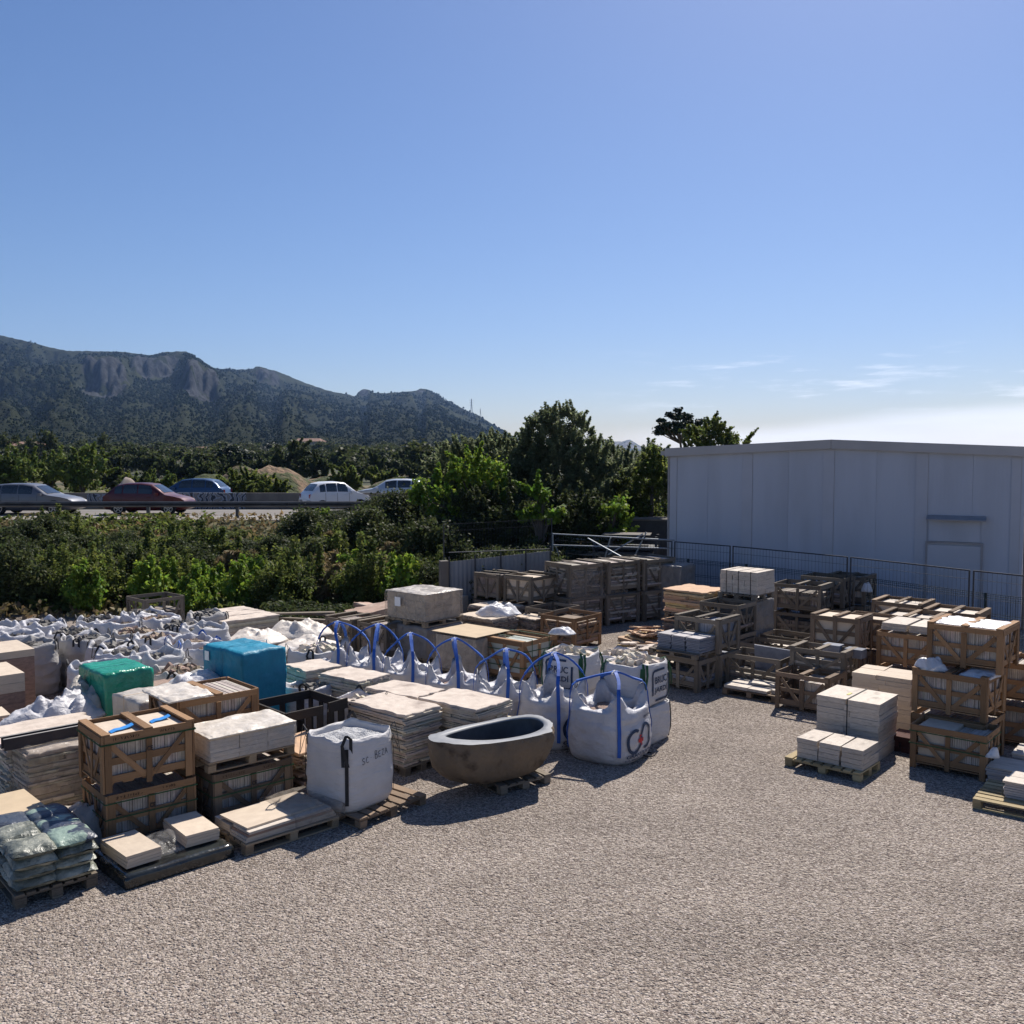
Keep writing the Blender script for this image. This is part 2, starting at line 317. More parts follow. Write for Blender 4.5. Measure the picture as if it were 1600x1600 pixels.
def diag(t, c0, c1, w, m, n): board(t, c0, c1, w, .016, m, n)
def crate(label, Nc, a, lu, lv, z0, h, m=W_NEW, fill='slabs', top=True, fm=None, group=None, seed=0, mids=True, stamp=False, flo=.0, extra=None, fh=.86, name='wooden_crate'):
    t = fr(name, label, 'crate', Nc, a, lu, lv, z0, group)
    rn = random.Random(seed*7+3); X, Y = lu/2, lv/2; pw = .085
    for sx in (-1, 1):
        for sy in (-1, 1):
            board(t, (sx*(X-.014), sy*(Y-pw/2-.004), 0), (sx*(X-.014), sy*(Y-pw/2-.004), h-.025), pw, .024, m, (sx, 0, 0))
            board(t, (sx*(X-pw/2-.03), sy*(Y-.014), 0), (sx*(X-pw/2-.03), sy*(Y-.014), h-.027), pw, .022, m, (0, sy, 0))
    def face(A, ax, s, W):
        # A(d, zz, off): point on the face; boards laid on the outside of the posts' plane
        n = (0, s, 0) if ax == 'x' else (s, 0, 0)
        def P(d, zz, off=0): return (d, s*(Y-.036+off), zz) if ax == 'x' else (s*(X-.036+off), d, zz)
        rw = .085; e = W-pw*1.0
        board(t, P(-W+.03, h-.025-rw/2, .029), P(W-.03, h-.025-rw/2, .029), rw, .018, m, n)
        board(t, P(-e, .1+rw/2, -.0), P(e, .1+rw/2, -.0), rw, .018, m, n)
        if mids: board(t, P(-e, h*.52, -.001), P(e, h*.52, -.001), rw*.9, .018, m, n)
        board(t, P(0, 0.03, .012), P(0, h-.12, .012), pw*.85, .018, m, n)
        for sg in (-1, 1):
            board(t, P(sg*(e-.02), h-.14, .010), P(sg*.06, .14, .010), .062, .014, m, n)
    for s in (-1, 1): face(None, 'x', s, X); face(None, 'y', s, Y)
    # floor
    nb = 5
    for i in range(nb):
        x = -X+.08+(2*X-.16)*i/(nb-1); board(t, (x, -Y+.06, .085), (x, Y-.06, .085), .13, .018, m)
    long_x = lu >= lv
    if top:
        if long_x: xs = (-X+.05, 0, X-.05); seg = [((x, -Y, h-.012), (x, Y, h-.012)) for x in xs]
        else: seg = [((-X, y, h-.012), (X, y, h-.012)) for y in (-Y+.05, 0, Y-.05)]
        for p, q in (seg if top is True else seg[:top]): board(t, p, q, .095, .022, m)
    ix, iy, zt = X-.06, Y-.06, h*fh
    fm = ST_TIL if (fm is None or fm is ST_WHT) and fill in ('slabs', 'half') else (fm or ST_WHT)
    if fill == 'slabs' or fill == 'half':
        mb = MB(); z = .1; D = ix if long_x else iy; Wd = iy if long_x else ix; x = -D; end = D if fill == 'slabs' else .1*D
        while x < end:
            tk = rn.uniform(.022, .034); hh = zt-rn.uniform(0, .012); j = rn.uniform(0, .02)
            bx_ = (x, min(x+tk-.004, D), -Wd+j, Wd-j)
            if long_x: mb.box(bx_[0], bx_[1], bx_[2], bx_[3], z, hh)
            else: mb.box(bx_[2], bx_[3], bx_[0], bx_[1], z, hh)
            x += tk
        mb.build('slab_pack', fm, t, kind='stuff')
    elif fill == 'cover':
        mb = MB(); mb.box(-ix, ix, -iy, iy, .1, zt); mb.build('packed_stone', fm, t)
    elif fill == 'stones':
        layered(t, 2*ix, 2*iy, .1, zt, int((zt-.1)/.045), fm, seed=seed, rough=.05, name='stone_pack')
    elif fill == 'low':
        layered(t, 2*ix, 2*iy, .1, .1+(zt-.1)*.4, 5, fm, seed=seed, rough=.04, name='stone_pack')
    if stamp:
        f = lambda x, y: (x, -Y-.006, y)
        flat_print(t, 'CE', -.034, .034, h*.60, h*.60+.055, lambda x, y: (x, -Y-.0045, y), INK, 'stamp', .03)
        for zb in (h-.12, h-.30 if z0 == 0 else h-.115):
            mb = MB(); e = .008; mb.ribbon([(-X-e, -Y-e, zb), (X+e, -Y-e, zb), (X+e, Y+e, zb), (-X-e, Y+e, zb), (-X-e, -Y-e, zb)], (0, 0, 1), .014, .002); mb.build('strap', S_GRN, t)
        for xa, xb in ((-X+.12, -.12), (.12, X-.24)):      # worn stencil marks, too faint to read
            mb = MB(); x = xa
            while x < xb:
                w_ = rn.uniform(.012, .026)
                for _ in range(rn.choice([1, 2, 2, 3])):
                    V_, F_ = strip([(x+rn.uniform(0, w_), h-.085+rn.uniform(0, .012)), (x+rn.uniform(0, w_), h-.05+rn.uniform(-.01, .006))] if rn.random() < .6 else [(x, h-.07+rn.uniform(-.012, .016)), (x+w_, h-.07+rn.uniform(-.012, .016))], .006)
                    mb.add([(a, -Y-.0055, b) for a, b in V_], F_)
                x += w_+rn.uniform(.006, .02)
            mb.build('stamp', INK_B, t)
    return t

def layered(t, lu, lv, z0, z1, n, m, seed=0, rough=.03, name='stone_layers', split=2, kind='stuff', gap=.004, shrink=0):
    """irregular slabs laid in courses, joined: too thin to pick apart"""
    rn = random.Random(seed+11); mb = MB(); ths = [rn.uniform(.65, 1.4) for _ in range(n)]; k_ = (z1-z0)/sum(ths); zz_ = z0
    for i in range(n):
        th = ths[i]*k_; za = zz_; zz_ += th; cuts = [-lu/2]; sp = rn.choice([1, split]) if split > 1 else 1
        sl = [(-lu/2, lu/2, -lv/2, lv/2)]
        if sp > 1:
            c = rn.uniform(-.25, .25)*lu; d = rn.uniform(-.25, .25)*lv
            sl = [(-lu/2, c, -lv/2, d), (c, lu/2, -lv/2, d), (-lu/2, c, d, lv/2), (c, lu/2, d, lv/2)]
        for (x0, x1, y0, y1) in sl:
            x0 += rn.uniform(-rough, rough*.6); x1 -= rn.uniform(-rough, rough*.6); y0 += rn.uniform(-rough, rough*.6); y1 -= rn.uniform(-rough, rough*.6)
            poly = []; k = 6
            per = [((x0+(x1-x0)*j/k), y0) for j in range(k)]+[(x1, y0+(y1-y0)*j/k) for j in range(k)]+[(x1-(x1-x0)*j/k, y1) for j in range(k)]+[(x0, y1-(y1-y0)*j/k) for j in range(k)]
            for (x, y) in per:
                poly.append((x+rn.uniform(-rough, rough)*.45, y+rn.uniform(-rough, rough)*.45))
            dz = rn.uniform(-.12, .12)*th
            mb.prism(poly, za+gap+max(dz, 0), za+th-gap*.3+dz*.5)
    return mb.build(name, m, t, kind=kind)
def top_slab(t, lu, lv, z, m, seed=0, th=.03, rough=.03, name='top_slab', tilt=.0, cx=0, cy=0):
    """one big rough slab with a chipped outline and an uneven face"""
    rn = random.Random(seed+5); k = 9; per = []
    for j in range(k): per.append((-lu/2+lu*j/k, -lv/2))
    for j in range(k): per.append((lu/2, -lv/2+lv*j/k))
    for j in range(k): per.append((lu/2-lu*j/k, lv/2))
    for j in range(k): per.append((-lu/2, lv/2-lv*j/k))
    per = [(cx+x+rn.uniform(-rough, rough)+.5*rough*math.sin(x*9+seed), cy+y+rn.uniform(-rough, rough)+.5*rough*math.cos(y*8+seed)) for x, y in per]
    V = [(x, y, z) for x, y in per]; n = len(per)
    F = []
    rings = [1, .985, .8, .55, .25]
    for s in rings:
        V += [(cx+(x-cx)*s, cy+(y-cy)*s, z+th-(.008 if s == 1 else 0)+.012*(noise.noise(Vector((x*s*3+seed, y*s*3, seed))))) for x, y in per]
    V.append((cx, cy, z+th)); c = len(V)-1
    for r in range(len(rings)):
        for i in range(n): F.append((r*n+i, r*n+(i+1) % n, (r+1)*n+(i+1) % n, (r+1)*n+i))
    for i in range(n): F.append((len(rings)*n+i, len(rings)*n+(i+1) % n, c))
    F.append(tuple(range(n))[::-1])
    return obj(name, mesh(name, V, F, m), t)
def flag_stack(label, Nc, a, lu, lv, z0, h, m=ST_BEI, seed=0, n=None, group=None, tops=1, rough=.035, topm=None, name='flagstone_stack', cat='stone stack'):
    t = fr(name, label, cat, Nc, a, lu, lv, z0, group)
    layered(t, lu, lv, 0, h-.035, n or int((h-.03)/.036), m, seed, rough)
    if tops == 1: top_slab(t, lu*1.01, lv*1.01, h-.034, topm or m, seed, .034, rough*.8)
    else:
        for i in range(tops):
            w = lv/tops; top_slab(t, lu, w-.02, h-.034+.006*(i % 2), topm or m, seed+i, .032, rough*.6, cy=-lv/2+w*(i+.5))
    return t
def block_stack(label, Nc, a, lu, lv, z0, h, m=ST_WHT, cols=(1, 2), rows=5, seed=0, group=None, jit=.006, name='stone_block_stack', vary=0, piece='block', gap=.003, cat='stone stack', strap=None):
    """courses of sawn blocks, every block an object"""
    t = fr(name, label, cat, Nc, a, lu, lv, z0, group); rn = random.Random(seed+21); th = h/rows
    for r in range(rows):
        cx, cy = cols
        if vary and rn.random() < vary and r < rows-1: cx = rn.choice([1, 2])
        sh = rn.uniform(.4, .6) if (cx == 2 or cy == 2) and vary else .5
        xs = [-lu/2, lu/2] if cx == 1 else ([-lu/2, -lu/2+lu*sh, lu/2] if cx == 2 else [-lu/2+lu*i/cx for i in range(cx+1)])
        ys = [-lv/2, lv/2] if cy == 1 else ([-lv/2, -lv/2+lv*sh, lv/2] if cy == 2 else [-lv/2+lv*i/cy for i in range(cy+1)])
        for i in range(len(xs)-1):
            for j in range(len(ys)-1):
                jx, jy = rn.uniform(-jit, jit), rn.uniform(-jit, jit)
                block(t, xs[i]+gap+jx, xs[i+1]-gap+jx, ys[j]+gap+jy, ys[j+1]-gap+jy, r*th+.0015, (r+1)*th-.0015, m, piece, rn.uniform(-1, 1)*jit*.6)
    if strap:
        mb = MB(); e = .006;
        for y in strap:
            mb.ribbon([(-lu/2-e, y, 0), (-lu/2-e, y, h+e), (lu/2+e, y, h+e), (lu/2+e, y, 0)], (0, 1, 0), .013, .002)
        mb.build('strap', S_BLK, t)
    return t

def draped(lu, lv, h, m, seed=0, amp=.02, res=.05, name='cover', parent=None, sag=.0, z0=0, flare=0, wr=1.0):
    """sheet pulled over a block: top and four sides, wrinkled"""
    nx, ny, nz = max(4, int(lu/res)), max(4, int(lv/res)), max(3, int(h/res))
    V = {}; vs = []; F = []
    def vid(i, j, k):
        key = (i, j, k)
        if key not in V:
            x, y, z = -lu/2+lu*i/nx, -lv/2+lv*j/ny, h*k/nz
            fl = 1+flare*(1-z/h); x *= fl; y *= fl
            q = Vector((x*3+seed*3.1, y*3, z*3*wr)); d = noise.noise_vector(q)*amp + noise.noise_vector(q*3.3)*amp*.45
            r = abs(noise.noise(Vector((x*5+seed, y*5, z*1.5))))*amp
            ex = abs(2*i/nx-1); ey = abs(2*j/ny-1); rd = .02*(1 if k == nz and (i in (0, nx) or j in (0, ny)) else 0)
            sg = sag*(1-max(ex, ey)**3) if k == nz else 0
            V[key] = len(vs); vs.append((x*(1-rd)+d.x, y*(1-rd)+d.y, z0+z-rd-sg+(d.z+r)*(1 if k == nz else .2)))
        return V[key]
    for i in range(nx):
        for j in range(ny): F.append((vid(i, j, nz), vid(i+1, j, nz), vid(i+1, j+1, nz), vid(i, j+1, nz)))
    for k in range(nz):
        for i in range(nx):
            F.append((vid(i, 0, k), vid(i+1, 0, k), vid(i+1, 0, k+1), vid(i, 0, k+1))); F.append((vid(i+1, ny, k), vid(i, ny, k), vid(i, ny, k+1), vid(i+1, ny, k+1)))
        for j in range(ny):
            F.append((vid(0, j+1, k), vid(0, j, k), vid(0, j, k+1), vid(0, j+1, k+1))); F.append((vid(nx, j, k), vid(nx, j+1, k), vid(nx, j+1, k+1), vid(nx, j, k+1)))
    return obj(name, mesh(name, vs, F, m, True), parent)
def wrapped(label, Nc, a, lu, lv, z0, h, m, seed=0, amp=.018, blocks=None, sticker=None, pal=True, strap=False, name='wrapped_pallet_load', group=None, card=False, cat='wrapped load', foldm=None):
    t = fr(name, label, cat, Nc, a, lu, lv, z0, group); b = 0
    if pal:
        pallet_parts(t, lu, lv, W_PAL, .12); b = .122
    if blocks:
        rows, cx, cy = blocks; th = (h-b-.03)/rows; e = .04
        for r in range(rows):
            for i in range(cx):
                for j in range(cy):
                    if 0 < i < cx-1 and 0 < j < cy-1 and r < rows-1: continue
                    X0 = -lu/2+e; Y0 = -lv/2+e; dx = (lu-2*e)/cx; dy = (lv-2*e)/cy
                    block(t, X0+dx*i+.003, X0+dx*(i+1)-.003, Y0+dy*j+.003, Y0+dy*(j+1)-.003, b+r*th+.002, b+(r+1)*th-.002, ST_TAN)
    draped(lu, lv, h-b, m, seed, amp, parent=t, z0=b, name='plastic_cover')
    if card:
        mb = MB(); mb.box(-lu/2-.02, lu/2+.02, -lv/2-.02, lv/2+.02, h+amp*1.5, h+amp*1.5+.012); mb.build('cardboard_lid', CARD, t)
    if sticker:
        ax, d, z, sx, sy = sticker; mb = MB()
        if ax == 'x': mb.box(-lu/2-amp*1.6-.006, -lu/2-amp*1.6, d, d+sx, z, z+sy)
        else: mb.box(d, d+sx, -lv/2-amp*1.6-.006, -lv/2-amp*1.6, z, z+sy)
        mb.build('paper_label', PAPER, t)
    if strap:
        mb = MB(); e = amp*1.2+.004
        mb.ribbon([(-lu/2-e, 0, b), (-lu/2-e, 0, h+e), (lu/2+e, 0, h+e), (lu/2+e, 0, b)], (0, 1, 0), .02, .002); mb.build('strap', foldm or m, t)
    return t

def crumple(name, label, cat, x, y, z, rx, ry, h, m, seed=0, res=26, rz=0, group=None, sharp=1.0, parent=None, base=.0):
    """heap of crumpled sheet: ridged folds, closed by its own underside"""
    V = []; F = []; n = res; nr = n//2
    for i in range(nr+1):
        for j in range(n):
            r = i/nr; th = 2*math.pi*j/n
            e = 1+.22*noise.noise(Vector((math.cos(th)*1.3+seed*4.3, math.sin(th)*1.3, seed)))
            px, py = rx*r*e*math.cos(th), ry*r*e*math.sin(th); q = Vector((px*2.6+seed*5, py*2.6, seed*1.7))
            f = abs(noise.noise(q))*1.2+abs(noise.noise(q*2.3))*.7+abs(noise.noise(q*5))*.3
            zz = h*((1-r**2.4)*.72+(f*.75*sharp-.22)*(1-r**5))
            d = noise.noise_vector(q*2)*.05*sharp
            V.append((px+d.x, py+d.y, max(zz, .0)+base))
    for i in range(nr):
        for j in range(n): F.append((i*n+j, (i+1)*n+j, (i+1)*n+(j+1) % n, i*n+(j+1) % n))
    F.append(tuple(nr*n+j for j in range(n))[::-1])
    o = obj(name, mesh(name, V, F, m, True), parent, (x, y, z), rz)
    if not parent: tag(o, label, cat, group)
    return o

# ---- woven bulk bags
def bag_surf(hx, hy, h, n=4.2, bul=.07, seed=0, foot=.9, wr=.012):
    def f(th, t):
        sc = (foot+(1-foot)*min(1, t/.12)**.6)*(1+bul*math.sin(math.pi*min(1, t)**.85))
        c, s = math.cos(th), math.sin(th)
        x = hx*sc*math.copysign(abs(c)**(2/n), c); y = hy*sc*math.copysign(abs(s)**(2/n), s); z = h*t
        w1 = noise.noise(Vector((x*2.2+seed, y*2.2, z*9)))*wr+noise.noise(Vector((x*6+seed, y*6, z*16)))*wr*.5
        k = 1+w1/max(hx, hy)*1.3
        return Vector((x*k, y*k, z))
    return f
def bag_body(hx, hy, h, seed, style, n=4.2, bul=.07, lift=.16, m=BAG, fillz=None, parent=None, wr=.012, foot=.9):
    f = bag_surf(hx, hy, h, n, bul, seed, foot, wr); NT = 72; rows = []; NZ = 22
    for i in range(NZ+1):
        t = i/NZ; rows.append([f(2*math.pi*j/NT, t) for j in range(NT)])
    rn = random.Random(seed); S = Vector((seed*1.3, 0, 0))
    if style == 'loops':       # shoulders pulled up to four corners
        for q in range(1, 6):
            row = []
            for j in range(NT):
                th = 2*math.pi*j/NT; p = rows[NZ][j].copy(); cr = abs(math.sin(2*th))**2.2; k = q/5
                inn = (.06+.34*(1-cr))*k; p.x *= 1-inn; p.y *= 1-inn
                p.z = h+lift*(cr-.12)*k+.05*k*noise.noise(p*5+S)*2+.02*(1-cr)*math.sin(k*3)
                p += noise.noise_vector(p*7+S)*.035*k; p.z += (abs(noise.noise(p*5+S))-.2)*.14*k; row.append(p)
            rows.append(row)
    elif style == 'open':      # slack rim standing a little above the fill
        for q in range(1, 4):
            row = []
            for j in range(NT):
                th = 2*math.pi*j/NT; p = rows[NZ][j].copy(); cr = abs(math.sin(2*th))**3; k = q/3
                inn = .05*k+.04*k*noise.noise(p*3+S); p.x *= 1-inn; p.y *= 1-inn
                p.z = h+.05*k*(.4+.8*cr)+.05*k*noise.noise(p*4+S); row.append(p)
            rows.append(row)
    elif style == 'slump':     # loose collar, creased and fallen partly over the fill
        for q in range(1, 7):
            row = []
            for j in range(NT):
                th = 2*math.pi*j/NT; p = rows[NZ][j].copy(); cr = abs(math.sin(2*th))**3; k = q/6
                w_ = noise.noise(Vector((math.cos(th)*2.2+seed, math.sin(th)*2.2, seed))); inn = (.12+.30*max(0, w_+.25))*k+.10*k*noise.noise(p*6+S); p.x *= 1-inn; p.y *= 1-inn
                p.z = h+(.11*math.sin(k*2.6)*(.55+.35*cr+1.1*w_))+.05*k*noise.noise(p*4+S)-.05*k; p += noise.noise_vector(p*7+S)*.018*k; row.append(p)
            rows.append(row)
    top = rows[-1]; nr = len(rows)
    zi = fillz if fillz is not None else h-.06
    for q in range(1, 4):      # inside of the mouth
        row = []
        for j in range(NT):
            p = top[j].copy(); k = q/3; p.x *= 1-.07*k; p.y *= 1-.07*k; p.z = p.z*(1-k)+(zi-.02)*k+noise.noise(p*6)*.02*(1-k); row.append(p)
        rows.append(row)
    V = [tuple(p) for r in rows for p in r]; F = []
    for i in range(len(rows)-1):
        for j in range(NT): F.append((i*NT+j, i*NT+(j+1) % NT, (i+1)*NT+(j+1) % NT, (i+1)*NT+j))
    F.append(tuple(range(NT))[::-1])
    o = obj('bag_body', mesh('bag_body', V, F, m, True), parent)
    return f, rows
def bag_fill(rows, z, m, parent, seed=0, rough=.03, rocks=0, bump=.04, rs=.07):
    ring = rows[-1]; NT = len(ring); V = []; F = []; K = 7
    for i in range(K+1):
        for p in ring:
            s = 1-i/K; q = Vector((p.x*s*1.0, p.y*s*1.0, 0)); V.append((q.x, q.y, z+bump*(1-s*s)+noise.noise(q*9+Vector((seed, 0, 0)))*rough*(1 if i else 0)))
    for i in range(K):
        for j in range(NT): F.append((i*NT+j, i*NT+(j+1) % NT, (i+1)*NT+(j+1) % NT, (i+1)*NT+j))
    obj('fill', mesh('fill', V, F, m, False), parent)
    if rocks:
        rn = random.Random(seed); mb = MB(); hx = max(p.x for p in ring); hy = max(p.y for p in ring)
        for _ in range(rocks):
            a = rn.uniform(0, 6.28); r = math.sqrt(rn.random())*.86; c = Vector((hx*r*math.cos(a), hy*r*math.sin(a), z+bump*(1-r)+rn.uniform(0, .04)))
            M = Matrix.Rotation(rn.uniform(0, 3), 3, Vector((rn.random(), rn.random(), rn.random())).normalized()); s = rs*rn.uniform(.6, 1.5)
            V = [c+M @ Vector((sx*s*rn.uniform(.35, .6), sy*s*rn.uniform(.35, .6), sz*s*rn.uniform(.2, .4))) for sz in (-1, 1) for sx, sy in ((-1, -1), (1, -1), (1, 1), (-1, 1))]
            mb.add(V, BOXF)
        mb.build('rubble', m, parent, kind='stuff')
def corner_pt(f, sx, sy, t, out=.01):
    th = math.atan2(sy, sx)+.0001; p = f(th, t); d = Vector((sx, sy, 0)).normalized(); return p+d*out
def wrap_print(parent, f2, polys, m, name):
    """polys: list of (V2, F2) in face coordinates -> on the bag's skin"""
    mb = MB()
    for V, F in polys: mb.add([f2(*v) for v in V], F)
    return mb.build(name, m, parent)
def face_map(hx, hy, h, n, bul, foot, side, seed, wr, out=.012):
    def g(s, z):
        t = z/h; sc = (foot+(1-foot)*min(1, t/.12)**.6)*(1+bul*math.sin(math.pi*min(1, t)**.85))
        a, b = (hx, hy) if side == 'y' else (hy, hx)
        s = max(-.995*a*sc, min(.995*a*sc, s)); o = b*sc*(1-abs(s/(a*sc))**n)**(1/n)
        if side == 'y': p = Vector((s, -o, z))
        else: p = Vector((-o, -s, z))
        w1 = noise.noise(Vector((p.x*2.2+seed, p.y*2.2, z*9)))*wr+noise.noise(Vector((p.x*6+seed, p.y*6, z*16)))*wr*.5
        k = 1+w1/max(hx, hy)*1.3+out/b
        return (p.x*k, p.y*k, z)
    return g
def arc(cx, cy, r, a0, a1, w, n=28, ry=None):
    V = []; F = []; ry = ry or r
    for i in range(n+1):
        a = R(a0+(a1-a0)*i/n); V += [(cx+(r-w/2)*math.cos(a), cy+(ry-w/2)*math.sin(a)), (cx+(r+w/2)*math.cos(a), cy+(ry+w/2)*math.sin(a))]
    for i in range(n): F.append((2*i, 2*i+1, 2*i+3, 2*i+2))
    return V, F
def strip(pts, w):
    V = []; F = []; P = []
    for i in range(len(pts)-1):
        for k in range(6): P.append((pts[i][0]+(pts[i+1][0]-pts[i][0])*k/6, pts[i][1]+(pts[i+1][1]-pts[i][1])*k/6))
    P.append(pts[-1]); n = len(P)
    for i, p in enumerate(P):
        a = P[max(i-1, 0)]; b = P[min(i+1, n-1)]; dx, dy = b[0]-a[0], b[1]-a[1]; l = math.hypot(dx, dy) or 1
        V += [(p[0]-dy/l*w/2, p[1]+dx/l*w/2), (p[0]+dy/l*w/2, p[1]-dx/l*w/2)]
    for i in range(n-1): F.append((2*i, 2*i+1, 2*i+3, 2*i+2))
    return V, F
def txt(s, x0, x1, y0, y1, bold=.03):
    V, F = text_mesh(s, 1, bold); return fit(V, x0, x1, y0, y1), F

def loop_bag(label, x, y, a, seed, hx=.45, hy=.45, h=.74, lift=.22, apex=1.36, logo=False, lean=(0, 0), group='bulk bags with blue loops knotted above them', long_strap=.18, crossed=False):
    t = thing('bulk_bag', label, 'bulk bag', (x, y, 0), R(a), group)
    n, bul, foot, wr = 3.0, .09, .93, .014
    f, rows = bag_body(hx, hy, h, seed, 'loops', n, bul, lift, BAG_W, fillz=h*.86, parent=t, wr=wr, foot=foot)
    bag_fill(rows, h*.88, ST_BRN if seed % 2 else GRAV_W, t, seed, .03, 0, .04)
    rn = random.Random(seed); ap = Vector((lean[0]+rn.uniform(-.14, .14), lean[1]+rn.uniform(-.1, .1), apex-rn.uniform(0, .08)))
    for sx, sy in ((-1, -1), (1, -1), (1, 1), (-1, 1)):
        side = Vector((-sy, sx, 0)).normalized()
        pts = [corner_pt(f, sx, sy, tt, .012) for tt in (long_strap, .35, .5, .65, .8, .92)]
        r = rows[27]; th = math.atan2(sy, sx) % (2*math.pi); top = r[int(round(th/(2*math.pi)*72)) % 72]
        pts.append(Vector((top.x*1.04, top.y*1.04, top.z)))
        mid = (Vector((top.x, top.y, top.z))*.45+ap*.55); mid += Vector((sx*rn.uniform(.03, .09), sy*rn.uniform(.03, .09), rn.uniform(.0, .08))); pts += [mid, ap+Vector((sx*.05, sy*.05, 0.0)), ap-Vector((sx*.03, sy*.03, -.01))]
        # smooth
        P = [];
        for i in range(len(pts)-1):
            for k in range(3):
                u = k/3; p0 = pts[max(i-1, 0)]; p1 = pts[i]; p2 = pts[i+1]; p3 = pts[min(i+2, len(pts)-1)]
                P.append(.5*((2*p1)+(p2-p0)*u+(2*p0-5*p1+4*p2-p3)*u*u+(3*p1-p0-3*p2+p3)*u**3))
        P.append(pts[-1])
        sd_ = [(side*(1-.0)+Vector((0, 0, .15*math.sin(i*.7+sx)))).normalized() for i in range(len(P))]
        mb = MB(); c_ = 20; mb.ribbon(P[:c_], sd_[:c_], .054, .004); mb.ribbon(P[c_-1:], sd_[c_-1:], .050, .014); mb.build('strap', S_BLU, t)
    mb = MB(); mb.tube([ap+Vector((-.06, .01, -.01)), ap+Vector((0, 0, .015)), ap+Vector((.06, -.01, -.015))], [.02, .03, .02], 7)
    mb.tube([ap+Vector((.01, -.03, 0)), ap+Vector((.0, -.05, -.07)), ap+Vector((-.03, -.05, -.14))], [.007, .006, .004], 5)
    mb.build('knot', PAPER, t)
    if logo:
        g = face_map(hx, hy, h, n, bul, foot, 'y', seed, wr)
        k = .95
        wrap_print(t, g, [arc(-.19, .335, .145, 55, 345, .046, ry=.165), arc(.09, .375, .115, 195, -110, .042, ry=.175)], INK_N, 'logo_rings')
        wrap_print(t, g, [strip([(-.045, .26), (-.045, .41)], .055), strip([(-.115, .335), (.025, .335)], .055)], RED, 'logo_cross')
        wrap_print(t, g, [txt('GRANULATS', -.34, .28, .10, .155, .025), txt('LA QUALITAT', -.34, .16, .05, .08, .02)], INK_N, 'lettering')
        g2 = face_map(hx, hy, h, n, bul, foot, 'y', seed, wr)
        wrap_print(t, g2, [txt('GRANULATS', .06, .34, .63, .67, .02)], INK_N, 'lettering')
    return t
def frame_logo(g, cx, cz, s):
    """rounded square outline with two gaps, two words inside"""
    q = [strip([(cx-s, cz-.62*s), (cx-s, cz+.7*s), (cx-.93*s, cz+.9*s), (cx-.75*s, cz+s), (cx+.55*s, cz+s)], .16*s),
         strip([(cx+s, cz+.62*s), (cx+s, cz-.7*s), (cx+.93*s, cz-.9*s), (cx+.75*s, cz-s), (cx-.6*s, cz-s)], .16*s)]
    w = [txt('BRUC', cx-.72*s, cx+.72*s, cz+.12*s, cz+.58*s, .018), txt('JARDÍ', cx-.78*s, cx+.78*s, cz-.58*s, cz-.02*s, .018)]
    return q, w

def open_bag(label, Nc, a, lu, lv, z0, h, seed, m=BAG, fm=GRAV_W, strapm=S_BLK, rocks=0, group=None, n=4.5, handles=True, bul=.05, rs=.07, fillz=None, style='open', wr=.01, long=True, hl=.2):
    t = fr('bulk_bag', label, 'bulk bag', Nc, a, lu, lv, z0, group)
    hx, hy = lu/2, lv/2
    f, rows = bag_body(hx/(1+bul), hy/(1+bul), h, seed, style, n, bul, .12, m, fillz=fillz if fillz else h-.05, parent=t, wr=wr, foot=.94)
    bag_fill(rows, (fillz if fillz else h-.05)+.0, fm, t, seed, .05, rocks, .04, rs)
    if handles:
        rn = random.Random(seed)
        for sx, sy in ((-1, -1), (1, -1), (1, 1), (-1, 1)):
            if style == 'slump' and rn.random() < .5: continue
            base = corner_pt(f, sx, sy, .93, .01); top = corner_pt(f, sx, sy, 1.0, .0); side = Vector((-sy, sx, 0)).normalized()
            d = Vector((sx, sy, 0)).normalized(); fl = rn.uniform(-.6, 1); mb = MB()
            a1 = top+side*.05; a2 = top-side*.05; pk = top+Vector((0, 0, .1+hl*.25*rn.random()))+d*.08*fl
            low = top+d*(.07+.06*rn.random())+Vector((0, 0, -hl))
            if rn.random() < .5 or seed == 501: P = [a1-Vector((0, 0, .12)), a1, pk*.0+a1+Vector((0, 0, .06)), (a1+a2)/2+Vector((0, 0, .12))+d*.05, a2+d*.08+Vector((0, 0, .0)), low+side*.02, low-side*.04, a2+d*.03+Vector((0, 0, -.03)), a2-Vector((0, 0, .1))]
            else: P = [a1-Vector((0, 0, .12)), a1, a1+(pk-top)*.7, pk, a2+(pk-top)*.7, a2, a2-Vector((0, 0, .12))]
            mb.ribbon(P, Vector((sx, sy, .3)).normalized().cross(Vector((0, 0, 1))), .04, .003)
            if long: mb.ribbon([corner_pt(f, sx, sy, tt, .012) for tt in (.12, .3, .5, .7, .93)], side, .045, .003)
            mb.build('strap', strapm, t)
    return t

